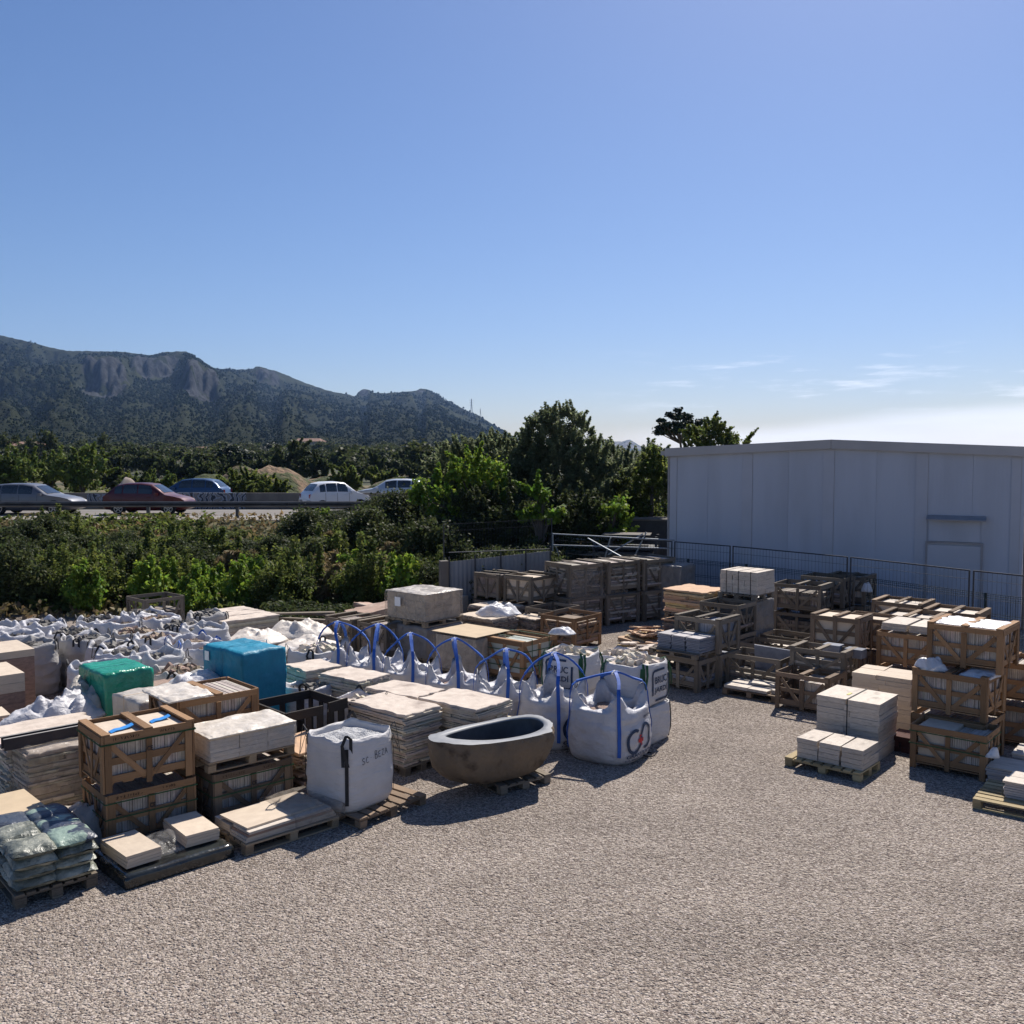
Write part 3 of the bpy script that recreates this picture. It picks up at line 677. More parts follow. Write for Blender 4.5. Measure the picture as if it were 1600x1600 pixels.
def sack(label, x, y, z, rz, L=.58, W=.38, H=.13, m=SACK, seed=0, group=None):
    V = []; F = []; nx, ny = 18, 14
    for s in (1, -1):
        for i in range(nx+1):
            for j in range(ny+1):
                u, v = 2*i/nx-1, 2*j/ny-1; e = (1-abs(u)**3.2)*(1-abs(v)**2.8)
                hh = H/2*max(e, 0)**.42
                px = u*L/2*(1-.05*v*v); py = v*W/2*(1-.06*(1-abs(u))*0); q = Vector((px*6+seed*3, py*6, s+seed))
                d = noise.noise_vector(q)*.018; wr = abs(noise.noise(Vector((px*16, py*5, seed))))*.012*(1-e)
                V.append((px+d.x, py+d.y, H/2+s*hh+(d.z+wr)*(s > 0)))
    K = (nx+1)*(ny+1)
    for s in (0, 1):
        for i in range(nx):
            for j in range(ny):
                a, b, c, d = [s*K+k for k in (i*(ny+1)+j, (i+1)*(ny+1)+j, (i+1)*(ny+1)+j+1, i*(ny+1)+j+1)]; F.append((a, b, c, d) if s == 0 else (d, c, b, a))
    me = mesh('sack', V, F, m, True)
    o = obj('sack', me, None, (x, y, z), rz); return tag(o, label, 'sack', group)
# ---------------------------------------------------------------- ground
def sstep(x, a, b):
    t = np.clip((x-a)/(b-a), 0, 1); return t*t*(3-2*t)
ROADZ = 1.70
def gz(x, y):
    x = np.asarray(x, float); y = np.asarray(y, float)
    q_ = np.clip(x+1, 0, 30)*1.2; s = np.clip((y-27.5-q_)/13.6, 0, 1)**1.7
    far = sstep(y, 80, 600)*6
    return (ROADZ-.03)*s+far-.35*sstep(y, 51.5, 57)*(1-sstep(y, 70, 90))
def vnoise(x, y, f, seed=0, oct=4):
    """value noise in numpy"""
    r = np.random.RandomState(seed); G = r.rand(256, 256); out = 0; a = 1; tot = 0
    for o in range(oct):
        X = x*f; Y = y*f; xi = np.floor(X).astype(int); yi = np.floor(Y).astype(int); fx = X-xi; fy = Y-yi; fx = fx*fx*(3-2*fx); fy = fy*fy*(3-2*fy)
        g = lambda i, j: G[(i+o*17) % 256, (j+o*31) % 256]
        out = out+a*((g(xi, yi)*(1-fx)+g(xi+1, yi)*fx)*(1-fy)+(g(xi, yi+1)*(1-fx)+g(xi+1, yi+1)*fx)*fy); tot += a; a *= .5; f *= 2.03
    return out/tot
def grid(xs, ys, zf):
    X, Y = np.meshgrid(xs, ys); Z = zf(X, Y); V = np.stack([X.ravel(), Y.ravel(), Z.ravel()], 1); nx, ny = len(xs), len(ys)
    i = np.arange(nx-1)[None, :]+np.arange(ny-1)[:, None]*nx; i = i.ravel()
    return V, np.stack([i, i+1, i+nx+1, i+nx], 1)
# gravel material
m = bpy.data.materials.new('crushed_limestone_gravel'); m.use_nodes = True; GRAVEL = m
n = m.node_tree.nodes; l = m.node_tree.links; b = n['Principled BSDF']; b.inputs['Roughness'].default_value = .95; b.inputs['Specular IOR Level'].default_value = .15
t_ = n.new('ShaderNodeTexCoord'); vo = n.new('ShaderNodeTexVoronoi'); vo.inputs['Scale'].default_value = 46; l.new(t_.outputs['Object'], vo.inputs[0])
v2 = n.new('ShaderNodeTexVoronoi'); v2.inputs['Scale'].default_value = 24; l.new(t_.outputs['Object'], v2.inputs[0])
sp = n.new('ShaderNodeSeparateColor'); l.new(vo.outputs['Color'], sp.inputs[0])
cr = n.new('ShaderNodeValToRGB'); e = cr.color_ramp.elements
e[0].position = 0; e[0].color = (.13, .10, .088, 1); e[1].position = 1; e[1].color = (.42, .36, .325, 1)
for p_, c_ in ((.3, (.205, .170, .140, 1)), (.6, (.29, .245, .205, 1)), (.85, (.38, .33, .28, 1))):
    x_ = e.new(p_); x_.color = c_
l.new(sp.outputs[0], cr.inputs[0])
ns = n.new('ShaderNodeTexNoise'); ns.inputs['Scale'].default_value = .45; ns.inputs['Detail'].default_value = 6; ns.inputs['Roughness'].default_value = .65; l.new(t_.outputs['Object'], ns.inputs[0])
mr = n.new('ShaderNodeMapRange'); mr.inputs[1].default_value = .3; mr.inputs[2].default_value = .7; mr.inputs[3].default_value = .86; mr.inputs[4].default_value = 1.20
rt = n.new('ShaderNodeMapping'); rt.inputs['Rotation'].default_value = (0, 0, R(-24)); rt.inputs['Scale'].default_value = (.10, 1.1, 1); l.new(t_.outputs['Object'], rt.inputs[0])
nt2 = n.new('ShaderNodeTexNoise'); nt2.inputs['Scale'].default_value = 1; nt2.inputs['Detail'].default_value = 5; l.new(rt.outputs[0], nt2.inputs[0])
av = n.new('ShaderNodeMath'); av.operation = 'ADD'; l.new(ns.outputs[0], av.inputs[0]); l.new(nt2.outputs[0], av.inputs[1]); hv = n.new('ShaderNodeMath'); hv.operation = 'MULTIPLY'; hv.inputs[1].default_value = .5; l.new(av.outputs[0], hv.inputs[0]); mr.inputs[1].default_value = .38; mr.inputs[2].default_value = .62; l.new(hv.outputs[0], mr.inputs[0])
hs = n.new('ShaderNodeHueSaturation'); l.new(cr.outputs[0], hs.inputs['Color']); l.new(mr.outputs[0], hs.inputs['Value']); l.new(hs.outputs[0], b.inputs['Base Color'])
ad = n.new('ShaderNodeMath'); ad.operation = 'ADD'; l.new(vo.outputs['Distance'], ad.inputs[0]); l.new(v2.outputs['Distance'], ad.inputs[1])
bp = n.new('ShaderNodeBump'); bp.inputs['Strength'].default_value = 1; bp.inputs['Distance'].default_value = .022; bp.invert = True; l.new(ad.outputs[0], bp.inputs['Height']); l.new(bp.outputs[0], b.inputs['Normal'])
PEB = mat('limestone_pebble', (.50, .425, .365), (.31, .26, .22), rough=.9, spec=.15, scale=.8, rnd=.48, c3=(.20, .16, .14), c3scale=.9, c3range=(.55, .6))
DIRT = mat('dry_earth', (.20, .15, .09), (.10, .09, .045), rough=1, scale=.8, detail=9, bump=.6, bscale=6, dist=.2, c3=(.05, .065, .025), c3scale=.25, c3range=(.42, .58))
GREENS = mat('field_vegetation_ground', (.055, .06, .028), (.03, .036, .018), rough=1, scale=.1, detail=9, c3=(.16, .12, .07), c3scale=.03, c3range=(.55, .65))
xs = np.unique(np.concatenate([np.linspace(-60, 60, 121), np.array([-6000, -3000, -1500, -800, -400, -200, -120, -80, 80, 120, 200, 400, 800, 1500, 3000, 6000])]))
ys = np.unique(np.concatenate([np.linspace(-20, 80, 101), np.array([-300, -100, -50, 90, 105, 130, 170, 230, 320, 450, 650, 1000, 2000, 4000, 8000])]))
V, F = grid(xs, ys, lambda X, Y: gz(X, Y)+.1*(vnoise(X, Y, .35, 3)-.5)*sstep(Y, 29+np.clip(X+1, 0, 30)*1.2, 33+np.clip(X+1, 0, 30)*1.2))
cy = V[F].mean(1); mi = np.where(cy[:, 1] < 27+np.clip(cy[:, 0]+1, 0, 30)*1.0, 0, np.where(cy[:, 1] < 90, 1, 2))
tag(obj('ground', mesh('ground', V, F, [GRAVEL, DIRT, GREENS], False, mi.astype(np.int32)), kind='structure'), kind='structure')

# loose pebbles on the near gravel: thousands of stones, one object
def pebbles():
    bm_ = MB(); rn = np.random.RandomState(5)
    me = bpy.data.meshes.new('pebble'); import bmesh
    bm = bmesh.new(); bmesh.ops.create_icosphere(bm, subdivisions=1, radius=1)
    for v in bm.verts: v.co *= 1+.28*noise.noise(v.co*1.7); v.co.z *= .62; v.co.x *= 1.15
    bm.to_mesh(me); bm.free(); me.materials.append(PEB)
    # source mesh lives inside the node tree through an object kept under the ground of the near yard
    xs = np.linspace(-6.5, 9.5, 33); ys = np.linspace(5.6, 16.5, 23)
    V, F = grid(xs, ys, lambda X, Y: X*0-.004)
    # keep only what the lens can reach
    c = V[F].mean(1); keep = (np.abs(c[:, 0]) < c[:, 1]*.60+.6); F = F[keep]
    g = obj('gravel', mesh('gravel', V, F, PEB), kind='stuff')
    src = obj('pebble', me, g, (3.0, 7.2, .012)); src.scale = (.011, .011, .011); src['kind'] = 'stuff'
    ng = bpy.data.node_groups.new('scatter_pebbles', 'GeometryNodeTree')
    ng.interface.new_socket('Geometry', in_out='INPUT', socket_type='NodeSocketGeometry'); ng.interface.new_socket('Geometry', in_out='OUTPUT', socket_type='NodeSocketGeometry')
    nn = ng.nodes; ll = ng.links; gi = nn.new('NodeGroupInput'); go = nn.new('NodeGroupOutput')
    d = nn.new('GeometryNodeDistributePointsOnFaces'); d.inputs['Density'].default_value = 1800; d.inputs['Seed'].default_value = 3
    pos = nn.new('GeometryNodeInputPosition'); sx = nn.new('ShaderNodeSeparateXYZ'); ll.new(pos.outputs[0], sx.inputs[0])
    mrr = nn.new('ShaderNodeMapRange'); mrr.inputs[1].default_value = 6; mrr.inputs[2].default_value = 16; mrr.inputs[3].default_value = 1900; mrr.inputs[4].default_value = 700
    ll.new(sx.outputs[1], mrr.inputs[0]); ll.new(mrr.outputs[0], d.inputs['Density'])
    ii = nn.new('GeometryNodeInstanceOnPoints'); oi = nn.new('GeometryNodeObjectInfo'); oi.inputs['Object'].default_value = src; oi.inputs['As Instance'].default_value = True
    rv = nn.new('FunctionNodeRandomValue'); rv.data_type = 'FLOAT_VECTOR'; rv.inputs[0].default_value = (-.5, -.5, 0); rv.inputs[1].default_value = (.5, .5, 6.28)
    rs = nn.new('FunctionNodeRandomValue'); rs.data_type = 'FLOAT'; rs.inputs[2].default_value = .004; rs.inputs[3].default_value = .013
    ll.new(gi.outputs[0], d.inputs[0]); ll.new(d.outputs[0], ii.inputs[0]); ll.new(oi.outputs['Geometry'], ii.inputs['Instance']); ll.new(rv.outputs[0], ii.inputs['Rotation']); ll.new(rs.outputs[1], ii.inputs['Scale'])
    oi.transform_space = 'ORIGINAL'
    ll.new(ii.outputs[0], go.inputs[0])
    md = g.modifiers.new('scatter', 'NODES'); md.node_group = ng
pebbles()

# ---------------------------------------------------------------- mountains
def interp(px, pts):
    return np.interp(px, [p[0] for p in pts], [p[1] for p in pts])
ROCK = None
def hill_mat(name, g1, g2, rk, rocky):
    m = bpy.data.materials.new(name); m.use_nodes = True; n = m.node_tree.nodes; l = m.node_tree.links; b = n['Principled BSDF']; b.inputs['Roughness'].default_value = 1; b.inputs['Specular IOR Level'].default_value = .05
    t = n.new('ShaderNodeTexCoord'); n1 = n.new('ShaderNodeTexNoise'); n1.inputs['Scale'].default_value = .02; n1.inputs['Detail'].default_value = 10; n1.inputs['Roughness'].default_value = .7; l.new(t.outputs['Object'], n1.inputs[0])
    cr = n.new('ShaderNodeValToRGB'); cr.color_ramp.elements[0].position = .38; cr.color_ramp.elements[1].position = .62; cr.color_ramp.elements[0].color = (*g1, 1); cr.color_ramp.elements[1].color = (*g2, 1); l.new(n1.outputs[0], cr.inputs[0])
    at_ = n.new('ShaderNodeAttribute'); at_.attribute_name = 'rock'
    n2 = n.new('ShaderNodeTexNoise'); n2.inputs['Scale'].default_value = .012; n2.inputs['Detail'].default_value = 12; n2.inputs['Roughness'].default_value = .75; l.new(t.outputs['Object'], n2.inputs[0])
    a = n.new('ShaderNodeMath'); a.operation = 'ADD'; l.new(at_.outputs['Fac'], a.inputs[0]); l.new(n2.outputs[0], a.inputs[1])
    mr = n.new('ShaderNodeMapRange'); mr.inputs[1].default_value = rocky; mr.inputs[2].default_value = rocky+.12; l.new(a.outputs[0], mr.inputs[0])
    mp_ = n.new('ShaderNodeMapping'); mp_.inputs['Scale'].default_value = (1, 1, .35); l.new(t.outputs['Object'], mp_.inputs[0])
    n3 = n.new('ShaderNodeTexNoise'); n3.inputs['Scale'].default_value = .05; n3.inputs['Detail'].default_value = 10; n3.inputs['Roughness'].default_value = .75; l.new(mp_.outputs[0], n3.inputs[0])
    c2 = n.new('ShaderNodeValToRGB'); c2.color_ramp.elements[0].position = .4; c2.color_ramp.elements[1].position = .62; c2.color_ramp.elements[0].color = (rk[0]*.3, rk[1]*.3, rk[2]*.3, 1); c2.color_ramp.elements[1].color = (*rk, 1); l.new(n3.outputs[0], c2.inputs[0])
    mx = n.new('ShaderNodeMix'); mx.data_type = 'RGBA'; l.new(mr.outputs[0], mx.inputs[0]); l.new(cr.outputs[0], mx.inputs[6]); l.new(c2.outputs[0], mx.inputs[7]); l.new(mx.outputs[2], b.inputs['Base Color'])
    bp = n.new('ShaderNodeBump'); bp.inputs['Distance'].default_value = 16; bp.inputs['Strength'].default_value = .8; l.new(n3.outputs[0], bp.inputs['Height']); l.new(bp.outputs[0], b.inputs['Normal'])
    return m
def px_to_el(y): return (712-y)/1480
SKY1 = [(-1400, 640), (-900, 560), (-500, 520), (-200, 505), (0, 524), (60, 538), (110, 549), (160, 550), (205, 552), (238, 556), (262, 551), (295, 551), (303, 556), (318, 567), (335, 578), (398, 578), (402, 574), (410, 574), (432, 580), (470, 595), (515, 611), (557, 620), (561, 612), (568, 608), (578, 609), (584, 614), (620, 614), (652, 612), (657, 608), (668, 609), (676, 615), (700, 627), (725, 640), (745, 647), (770, 662), (790, 676), (830, 695), (860, 708), (900, 722), (1000, 735)]
def hillside(name, pts, x0, x1, r0, D, nx, ny, m, seed, amp, cliffs=(), power=1.25, base=0, shoulder=None):
    px = np.linspace(x0, x1, nx); u = (px-800)/1480
    Ht = interp(px, pts)+(vnoise(px+5000, px*0, .05, seed+40, 4)-.5)*3.2+(vnoise(px+5000, px*0, .3, seed+41, 3)-.5)*1.6; El = px_to_el(Ht); t = np.linspace(0, 1.22, ny)
    U, T = np.meshgrid(u, t); EL = np.meshgrid(El, t)[0]; PX = np.meshgrid(px, t)[0]
    Dd = D*(1+.12*np.sin(PX*.006+seed)); Y = r0+(Dd-r0)*T
    H = EL*Dd                                 # ridge height above the eye
    X = U*Y
    Tc = np.clip(T, 0, 1); env = np.clip(Tc*(1-Tc)*5, 0, 1)
    A = Tc**power                              # share of the skyline's elevation angle reached at this distance
    spur = vnoise(PX+4000+160*Tc, Tc*500+100, .011, seed, 5)-.5; spur2 = vnoise(PX+4000, Tc*700, .05, seed+3, 5)-.5
    A = A+amp*env*(.5-np.abs(spur)*3.2)*.5+amp*.45*env*spur2
    rock = np.zeros_like(A)
    for (cx, cw, ct, cs, lo, hi) in cliffs:
        g = np.clip(1.9*np.exp(-((PX-cx)/cw)**2)-.45+.7*(vnoise(PX, Tc*300, .045, seed+9, 4)-.5), 0, 1)
        e = ct+.05*(vnoise(PX, Tc*200, .06, seed+5, 5)-.5)*2
        A1 = np.where(Tc < e-cs, lo*(Tc/(e-cs)).clip(0, 1)**.8, lo+(hi-lo)*sstep(Tc, e-cs, e)+(1-hi)*sstep(Tc, e, 1.0))
        A1 = A1+(.11*(vnoise(PX+3000, Tc*1500, .05, seed+6, 6)-.5)+.05*(vnoise(PX+3000, Tc*4000, .2, seed+8, 4)-.5))*sstep(Tc, e-cs-.05, e-cs)*(1-sstep(Tc, e, e+.1))
        A = A*(1-g)+A1*g
        rock = np.maximum(rock, g*sstep(Tc, e-cs-.05, e-cs)*(1-sstep(Tc, e-.0, e+.05))*np.clip(-.35+2.6*vnoise(PX+900, Tc*1600, .045, seed+12, 6), 0, 1))
    Z = A*EL*Y+4.5-(4.5-base)*(1-Tc)**8
    Z = np.where(T > 1, Z-(T-1)*H*1.8, Z)
    # never rise above the silhouette
    lim = (EL-.0015*(1-T.clip(0, 1)))*Y+4.5; Z = np.where(T <= 1, np.minimum(Z, lim), Z)
    V = np.stack([X.ravel(), Y.ravel(), Z.ravel()], 1); i = (np.arange(nx-1)[None, :]+np.arange(ny-1)[:, None]*nx).ravel(); F = np.stack([i, i+1, i+nx+1, i+nx], 1)
    me = mesh(name, V, F, m, True); at_ = me.attributes.new('rock', 'FLOAT', 'POINT'); at_.data.foreach_set('value', rock.ravel().astype(np.float32))
    tag(obj(name, me), kind='structure'); return X, Y, Z, rock, T, PX
HM = hill_mat('scrub_covered_mountain', (.044, .050, .022), (.014, .019, .010), (.085, .088, .095), 1.06)
HM2 = hill_mat('distant_headland', (.07, .08, .05), (.04, .05, .035), (.35, .33, .3), .92)
HX, HY, HZ_, HR, HT, HP = hillside('mountain', SKY1, -1400, 1000, 380, 2300, 760, 220, HM, 4, .46,
    cliffs=((165, 48, .62, .08, .58, .93), (318, 34, .55, .08, .60, .97), (245, 45, .74, .05, .78, .96), (420, 22, .85, .04, .84, .97), (657, 9, .93, .02, .92, .99), (570, 9, .93, .02, .92, .99)), power=.62, base=6)
SKY2 = [(880, 716), (915, 706), (934, 700), (937, 688), (943, 686), (952, 689), (975, 690), (984, 688), (990, 690), (1003, 698), (1015, 706), (1024, 716), (1040, 722), (1200, 726)]
hillside('headland', SKY2, 860, 1200, 2500, 3400, 130, 40, HM2, 8, .1, cliffs=((965, 50, .8, .1, .5, .96),), power=.8, base=2)

# woods on the mountain: one mass of small crowns
def forest():
    rs = np.random.RandomState(7); ny, nx = HX.shape; n = 60000
    iy = (rs.rand(n)**1.25*(ny*.82)).astype(int); ix = rs.randint(int(nx*.53), nx, n)
    dens = vnoise(HX[iy, ix], HY[iy, ix], .006, 22, 4)+(1-HT[iy, ix])*.35; keep = (dens+rs.rand(n)*.3 > .70) & (HR[iy, ix] < .25) & (HT[iy, ix] < .93) & (HP[iy, ix] > -60) & (HP[iy, ix] < 860)
    iy, ix = iy[keep], ix[keep]; n = len(iy)
    X = HX[iy, ix]+rs.randn(n)*3; Y = HY[iy, ix]+rs.randn(n)*4; Z = HZ_[iy, ix]-.8; S = (2.0+2.4*rs.rand(n)**2)*np.clip((Y-250)/900, .35, 1)
    base = np.array([(math.cos(a)*r, math.sin(a)*r, z) for r, z, ph in ((.62, .1, 0), (.55, .9, .5)) for a in [ph+2*math.pi*k/5 for k in range(5)]]+[(0, 0, 1.5)])
    K = len(base); V = base[None]*(S[:, None, None])*(1+.38*(rs.rand(n, K, 1)-.5)); V[:, :, 2] *= (.55+.45*rs.rand(n))[:, None]; V += np.stack([X, Y, Z], 1)[:, None]
    f = []
    for k in range(5): b_ = (k+1) % 5; f += [(k, b_, b_+5), (k, b_+5, k+5)]
    for k in range(5): f.append((5+k, 5+(k+1) % 5, 10))
    f = np.array(f); F = (f[None]+(np.arange(n)*K)[:, None, None]).reshape(-1, 3)
    m = mat('far_wood_foliage', (.024, .034, .015), (.013, .020, .009), rough=1, spec=.05, scale=.3, island=.3)
    obj('far_woodland', mesh('far_woodland', V.reshape(-1, 3), F, m), kind='stuff')
forest()

# ---------------------------------------------------------------- motorway
ASPH = mat('sunbleached_asphalt', (.20, .18, .165), (.15, .14, .13), rough=.9, scale=.6, detail=8, bump=.3, bscale=40)
SHLD = mat('gravel_shoulder', (.34, .30, .26), (.22, .2, .17), rough=1, scale=2, detail=8, bump=.5, bscale=20)
CONC = mat('weathered_concrete', (.20, .18, .16), (.11, .10, .09), rough=.9, scale=1.4, stretch=(1, 1, .5), detail=9, bump=.3, bscale=20)
mb = MB(); mb.box(-70, 60, 43.0, 49.4, ROADZ-.4, ROADZ); mb.box(-70, 60, 50.6, 57.5, ROADZ-.4, ROADZ-.0); tag(mb.build('motorway', ASPH), kind='structure')
mb = MB(); mb.box(-70, 60, 41.2, 42.997, ROADZ-.4, ROADZ-.004); tag(mb.build('road_shoulder', SHLD), kind='structure')
PAINT = mat('road_paint', (.6, .6, .58), (.5, .5, .48), rough=.7)
mb = MB(); mb.box(-70, 60, 43.4, 43.55, ROADZ+.002, ROADZ+.006); mb.box(-70, 60, 48.6, 48.75, ROADZ+.002, ROADZ+.006)
for k in range(14): mb.box(-65+9*k, -61+9*k, 46.0, 46.14, ROADZ+.002, ROADZ+.006)
tag(mb.build('road_markings', PAINT), kind='structure')
# concrete median wall, cast in lengths, two of them painted with graffiti
GRAF = bpy.data.materials.new('graffiti_concrete'); GRAF.use_nodes = True
n = GRAF.node_tree.nodes; l = GRAF.node_tree.links; b = n['Principled BSDF']; b.inputs['Roughness'].default_value = .8
t_ = n.new('ShaderNodeTexCoord'); mp_ = n.new('ShaderNodeMapping'); mp_.inputs['Scale'].default_value = (1.3, 1, 1.9); l.new(t_.outputs['Object'], mp_.inputs[0])
wv = n.new('ShaderNodeTexWave'); wv.inputs['Scale'].default_value = .6; wv.inputs['Distortion'].default_value = 14; wv.inputs['Detail'].default_value = 3; wv.inputs['Detail Scale'].default_value = 1.2; l.new(mp_.outputs[0], wv.inputs[0])
cr = n.new('ShaderNodeValToRGB'); cr.color_ramp.interpolation = 'CONSTANT'; e = cr.color_ramp.elements
e[0].position = 0; e[0].color = (.03, .035, .045, 1); e[1].position = .25; e[1].color = (.30, .33, .38, 1)
for p_, c_ in ((.5, (.12, .15, .2, 1)), (.62, (.34, .36, .40, 1)), (.8, (.05, .05, .06, 1)), (.9, (.2, .19, .18, 1))): x_ = e.new(p_); x_.color = c_
l.new(wv.outputs[0], cr.inputs[0]); l.new(cr.outputs[0], b.inputs['Base Color'])
med = thing('median_barrier', 'concrete barrier between the carriageways with white and black graffiti on its left part', 'barrier', (0, 50, ROADZ))
for k in range(12):
    x0 = -38+6*k; P = [(-.3, 0), (-.3, .08), (-.14, .32), (-.1, .84), (.1, .84), (.14, .32), (.3, .08), (.3, 0)]
    V = [(x, y, z) for x in (x0+.01, x0+5.99) for y, z in P]; F = [tuple(range(8)), tuple(range(8, 16))[::-1]]+[(i, 8+i, 8+(i+1) % 8, (i+1) % 8) for i in range(8)]
    obj('barrier_segment', mesh('barrier_segment', V, F, GRAF if k == 3 else CONC), med)
for (xa, xb) in ((-22.4, -19.2), (-25.6, -24.5), (-17.5, -15.2)):
    mb = MB(); P5 = ((-.262, .12), (-.160, .325), (-.111, .80))
    mb.add([(x, y, z) for x in (xa, xb) for y, z in P5], [(0, 3, 4, 1), (1, 4, 5, 2)]); mb.build('graffiti', GRAF, med); continue
    mb.add([(xa, -.262, .12), (xb, -.262, .12), (xb, -.160, .32), (xa, -.160, .32)], [(0, 1, 2, 3)]); mb.add([(xa, -.150, .33), (xb, -.150, .33), (xb, -.110, .80), (xa, -.110, .80)], [(0, 1, 2, 3)])
# guard rail
gr = thing('guard_rail', 'dark steel guard rail on posts along the near side of the motorway', 'guard rail', (0, 42.4, ROADZ))
P = [(0, .50), (-.05, .53), (-.06, .58), (-.01, .62), (-.06, .66), (-.05, .72), (0, .76), (.015, .76), (.015, .50)]
GRM = mat('weathered_guard_rail_steel', (.10, .105, .11), (.06, .06, .065), rough=.55, metal=.5, scale=2)
for k in range(9):
    x0 = -38+4*k; V = [(x, y, z) for x in (x0, x0+3.99) for y, z in P]; F = [(i, 9+i, 9+(i+1) % 9, (i+1) % 9) for i in range(9)]+[tuple(range(9)), tuple(range(9, 18))[::-1]]
    obj('rail', mesh('rail', V, F, GRM), gr)
    mb = MB(); mb.box(x0+1.6, x0+1.74, .0, .12, -.3, .74); mb.build('post', GRM, gr)

# ---------------------------------------------------------------- cars
def car_paint(name, c, metal=.4):
    return mat(name, c, tuple(x*.95 for x in c), rough=.38, spec=.5, metal=metal, coat=.25)
GLASS = mat('car_window_glass', (.02, .025, .03), (.025, .03, .035), rough=.06, spec=.9); TYRE = mat('tyre_rubber', (.015, .015, .016), rough=.9); RIM = mat('alloy_rim', (.4, .41, .43), rough=.35, metal=.8)
TAIL = mat('tail_lamp_red', (.35, .01, .01), rough=.2, spec=.8); HEAD = mat('head_lamp_glass', (.6, .62, .65), rough=.1, spec=.9); PLAST = mat('black_car_plastic', (.02, .02, .022), rough=.6)
def car(name, label, x, y, z, rz, L, W, Hh, paint, prof, roof0, roof1, wb=(.18, .80), wr=.32, group='cars on the motorway', win=None, rear=True):
    """prof: (x fraction from the tail, sill z, belt z, top z) along the length; front at +x"""
    t = thing(name, label, 'car', (x, y, z), R(rz), group); V = []; F = []; NS = len(prof)
    def sec(p):
        xf, zs, zb, zt = p; X = (xf-.5)*L; e = 1-.16*max(0, abs(xf-.5)*2-.72)**1.2*3.2; w_ = W/2*e; cab = zt-zb
        wr_ = w_*(1-.24*min(1, cab/.45));
        return [(X, 0, zs), (X, w_*.9, zs), (X, w_*.985, zs+.18), (X, w_, zs+(zb-zs)*.55), (X, w_*.975, zb), (X, (w_*.975+wr_)/2+.01, (zb+zt)/2+.01), (X, wr_, zt-.035), (X, wr_*.8, zt), (X, 0, zt+.015)]
    secs = [sec(p) for p in prof]; K = 9
    for s in secs: V += s+[(a, -b, c) for a, b, c in s[1:8]][::-1]
    M_ = 16
    for i in range(NS-1):
        for j in range(M_): F.append((i*M_+j, (i+1)*M_+j, (i+1)*M_+(j+1) % M_, i*M_+(j+1) % M_))
    F += [tuple(range(M_))[::-1][::-1], tuple(range((NS-1)*M_, NS*M_))[::-1]]
    obj('body', mesh('body', V, F, paint, True), t)
    def at_x(xf):
        xs = [p[0] for p in prof]; return [float(np.interp(xf, xs, [p[k] for p in prof])) for k in range(4)]
    # side windows
    for sy in (1, -1):
        for (a, b_) in win:
            mb = MB(); n_ = 5; Vv_ = []
            for i in range(n_+1):
                xf = a+(b_-a)*i/n_; s = sec(at_x(xf)); p4, p5, p6 = s[4], s[5], s[6]
                lo = [p4[0], p4[1]*.7+p5[1]*.3+.012, p4[2]*.8+p5[2]*.2]; mi_ = [p5[0], p5[1]+.012, p5[2]]; hi = [p6[0], p6[1]+.012+(p5[1]-p6[1])*.12, p6[2]-.03]
                Vv_ += [(q[0], q[1]*sy, q[2]) for q in (lo, mi_, hi)]
            mb.add(Vv_, [(3*i+k, 3*i+k+1, 3*i+k+4, 3*i+k+3) for i in range(n_) for k in range(2)]); mb.build('side_window', GLASS, t)
    # screens
    for (xa, xb, nm) in ((roof0[0], roof0[1], 'rear_window'), (roof1[0], roof1[1], 'windscreen')):
        mb = MB(); Vv_ = []; n_ = 4
        for i in range(n_+1):
            xf = xa+(xb-xa)*(.06+.88*i/n_); s = sec(at_x(xf)); hw = s[7][1]*.98; d = .016*(1 if nm == 'windscreen' else -1)
            Vv_ += [(s[7][0]+d*.6, -hw, s[7][2]+.012), (s[8][0]+d*.6, 0, s[8][2]+.012), (s[7][0]+d*.6, hw, s[7][2]+.012)]
        mb.add(Vv_, [(3*i+k, 3*i+k+1, 3*i+k+4, 3*i+k+3) for i in range(n_) for k in range(2)]); mb.build(nm, GLASS, t)
    for xf in wb:
        for sy in (1, -1):
            X = (xf-.5)*L; yw = sy*(W/2-.10); mb = MB()
            mb.add([(X+wr*1.2*math.cos(R(a)), sy*(W/2+.006), wr+wr*1.18*math.sin(R(a))) for a in range(-20, 201, 20)], [tuple(range(12))]); mb.build('wheel_arch', PLAST, t)
            wh = bpy.data.objects.new('wheel', None); wh.empty_display_size = .1; link(wh, t); wh.location = (X, yw, wr)
            mb = MB(); mb.tube([(0, -.1, 0), (0, -.085, 0), (0, .115*1, 0), (0, .13, 0)], [wr*.9, wr, wr, wr*.9], 28); mb.build('tyre', TYRE, wh).rotation_euler = (0, 0, 0 if sy > 0 else math.pi)
            mb = MB(); mb.tube([(0, .128, 0), (0, .134, 0)], [wr*.66, wr*.64], 24)
            r_ = mb.build('rim_back', PLAST, wh); r_.rotation_euler = (0, 0, 0 if sy > 0 else math.pi)
            mb = MB()
            for k in range(5):
                a = 2*math.pi*k/5+.3; mb.bar((.03*math.cos(a), .14, .03*math.sin(a)), (wr*.64*math.cos(a), .14, wr*.64*math.sin(a)), .05, .012, n=(0, 1, 0))
            for k in range(20):
                a, a2 = 2*math.pi*k/20, 2*math.pi*(k+1)/20; mb.bar((wr*.64*math.cos(a), .138, wr*.64*math.sin(a)), (wr*.64*math.cos(a2), .138, wr*.64*math.sin(a2)), .03, .012, n=(0, 1, 0))
            r_ = mb.build('rim', RIM, wh); r_.rotation_euler = (0, 0, 0 if sy > 0 else math.pi)
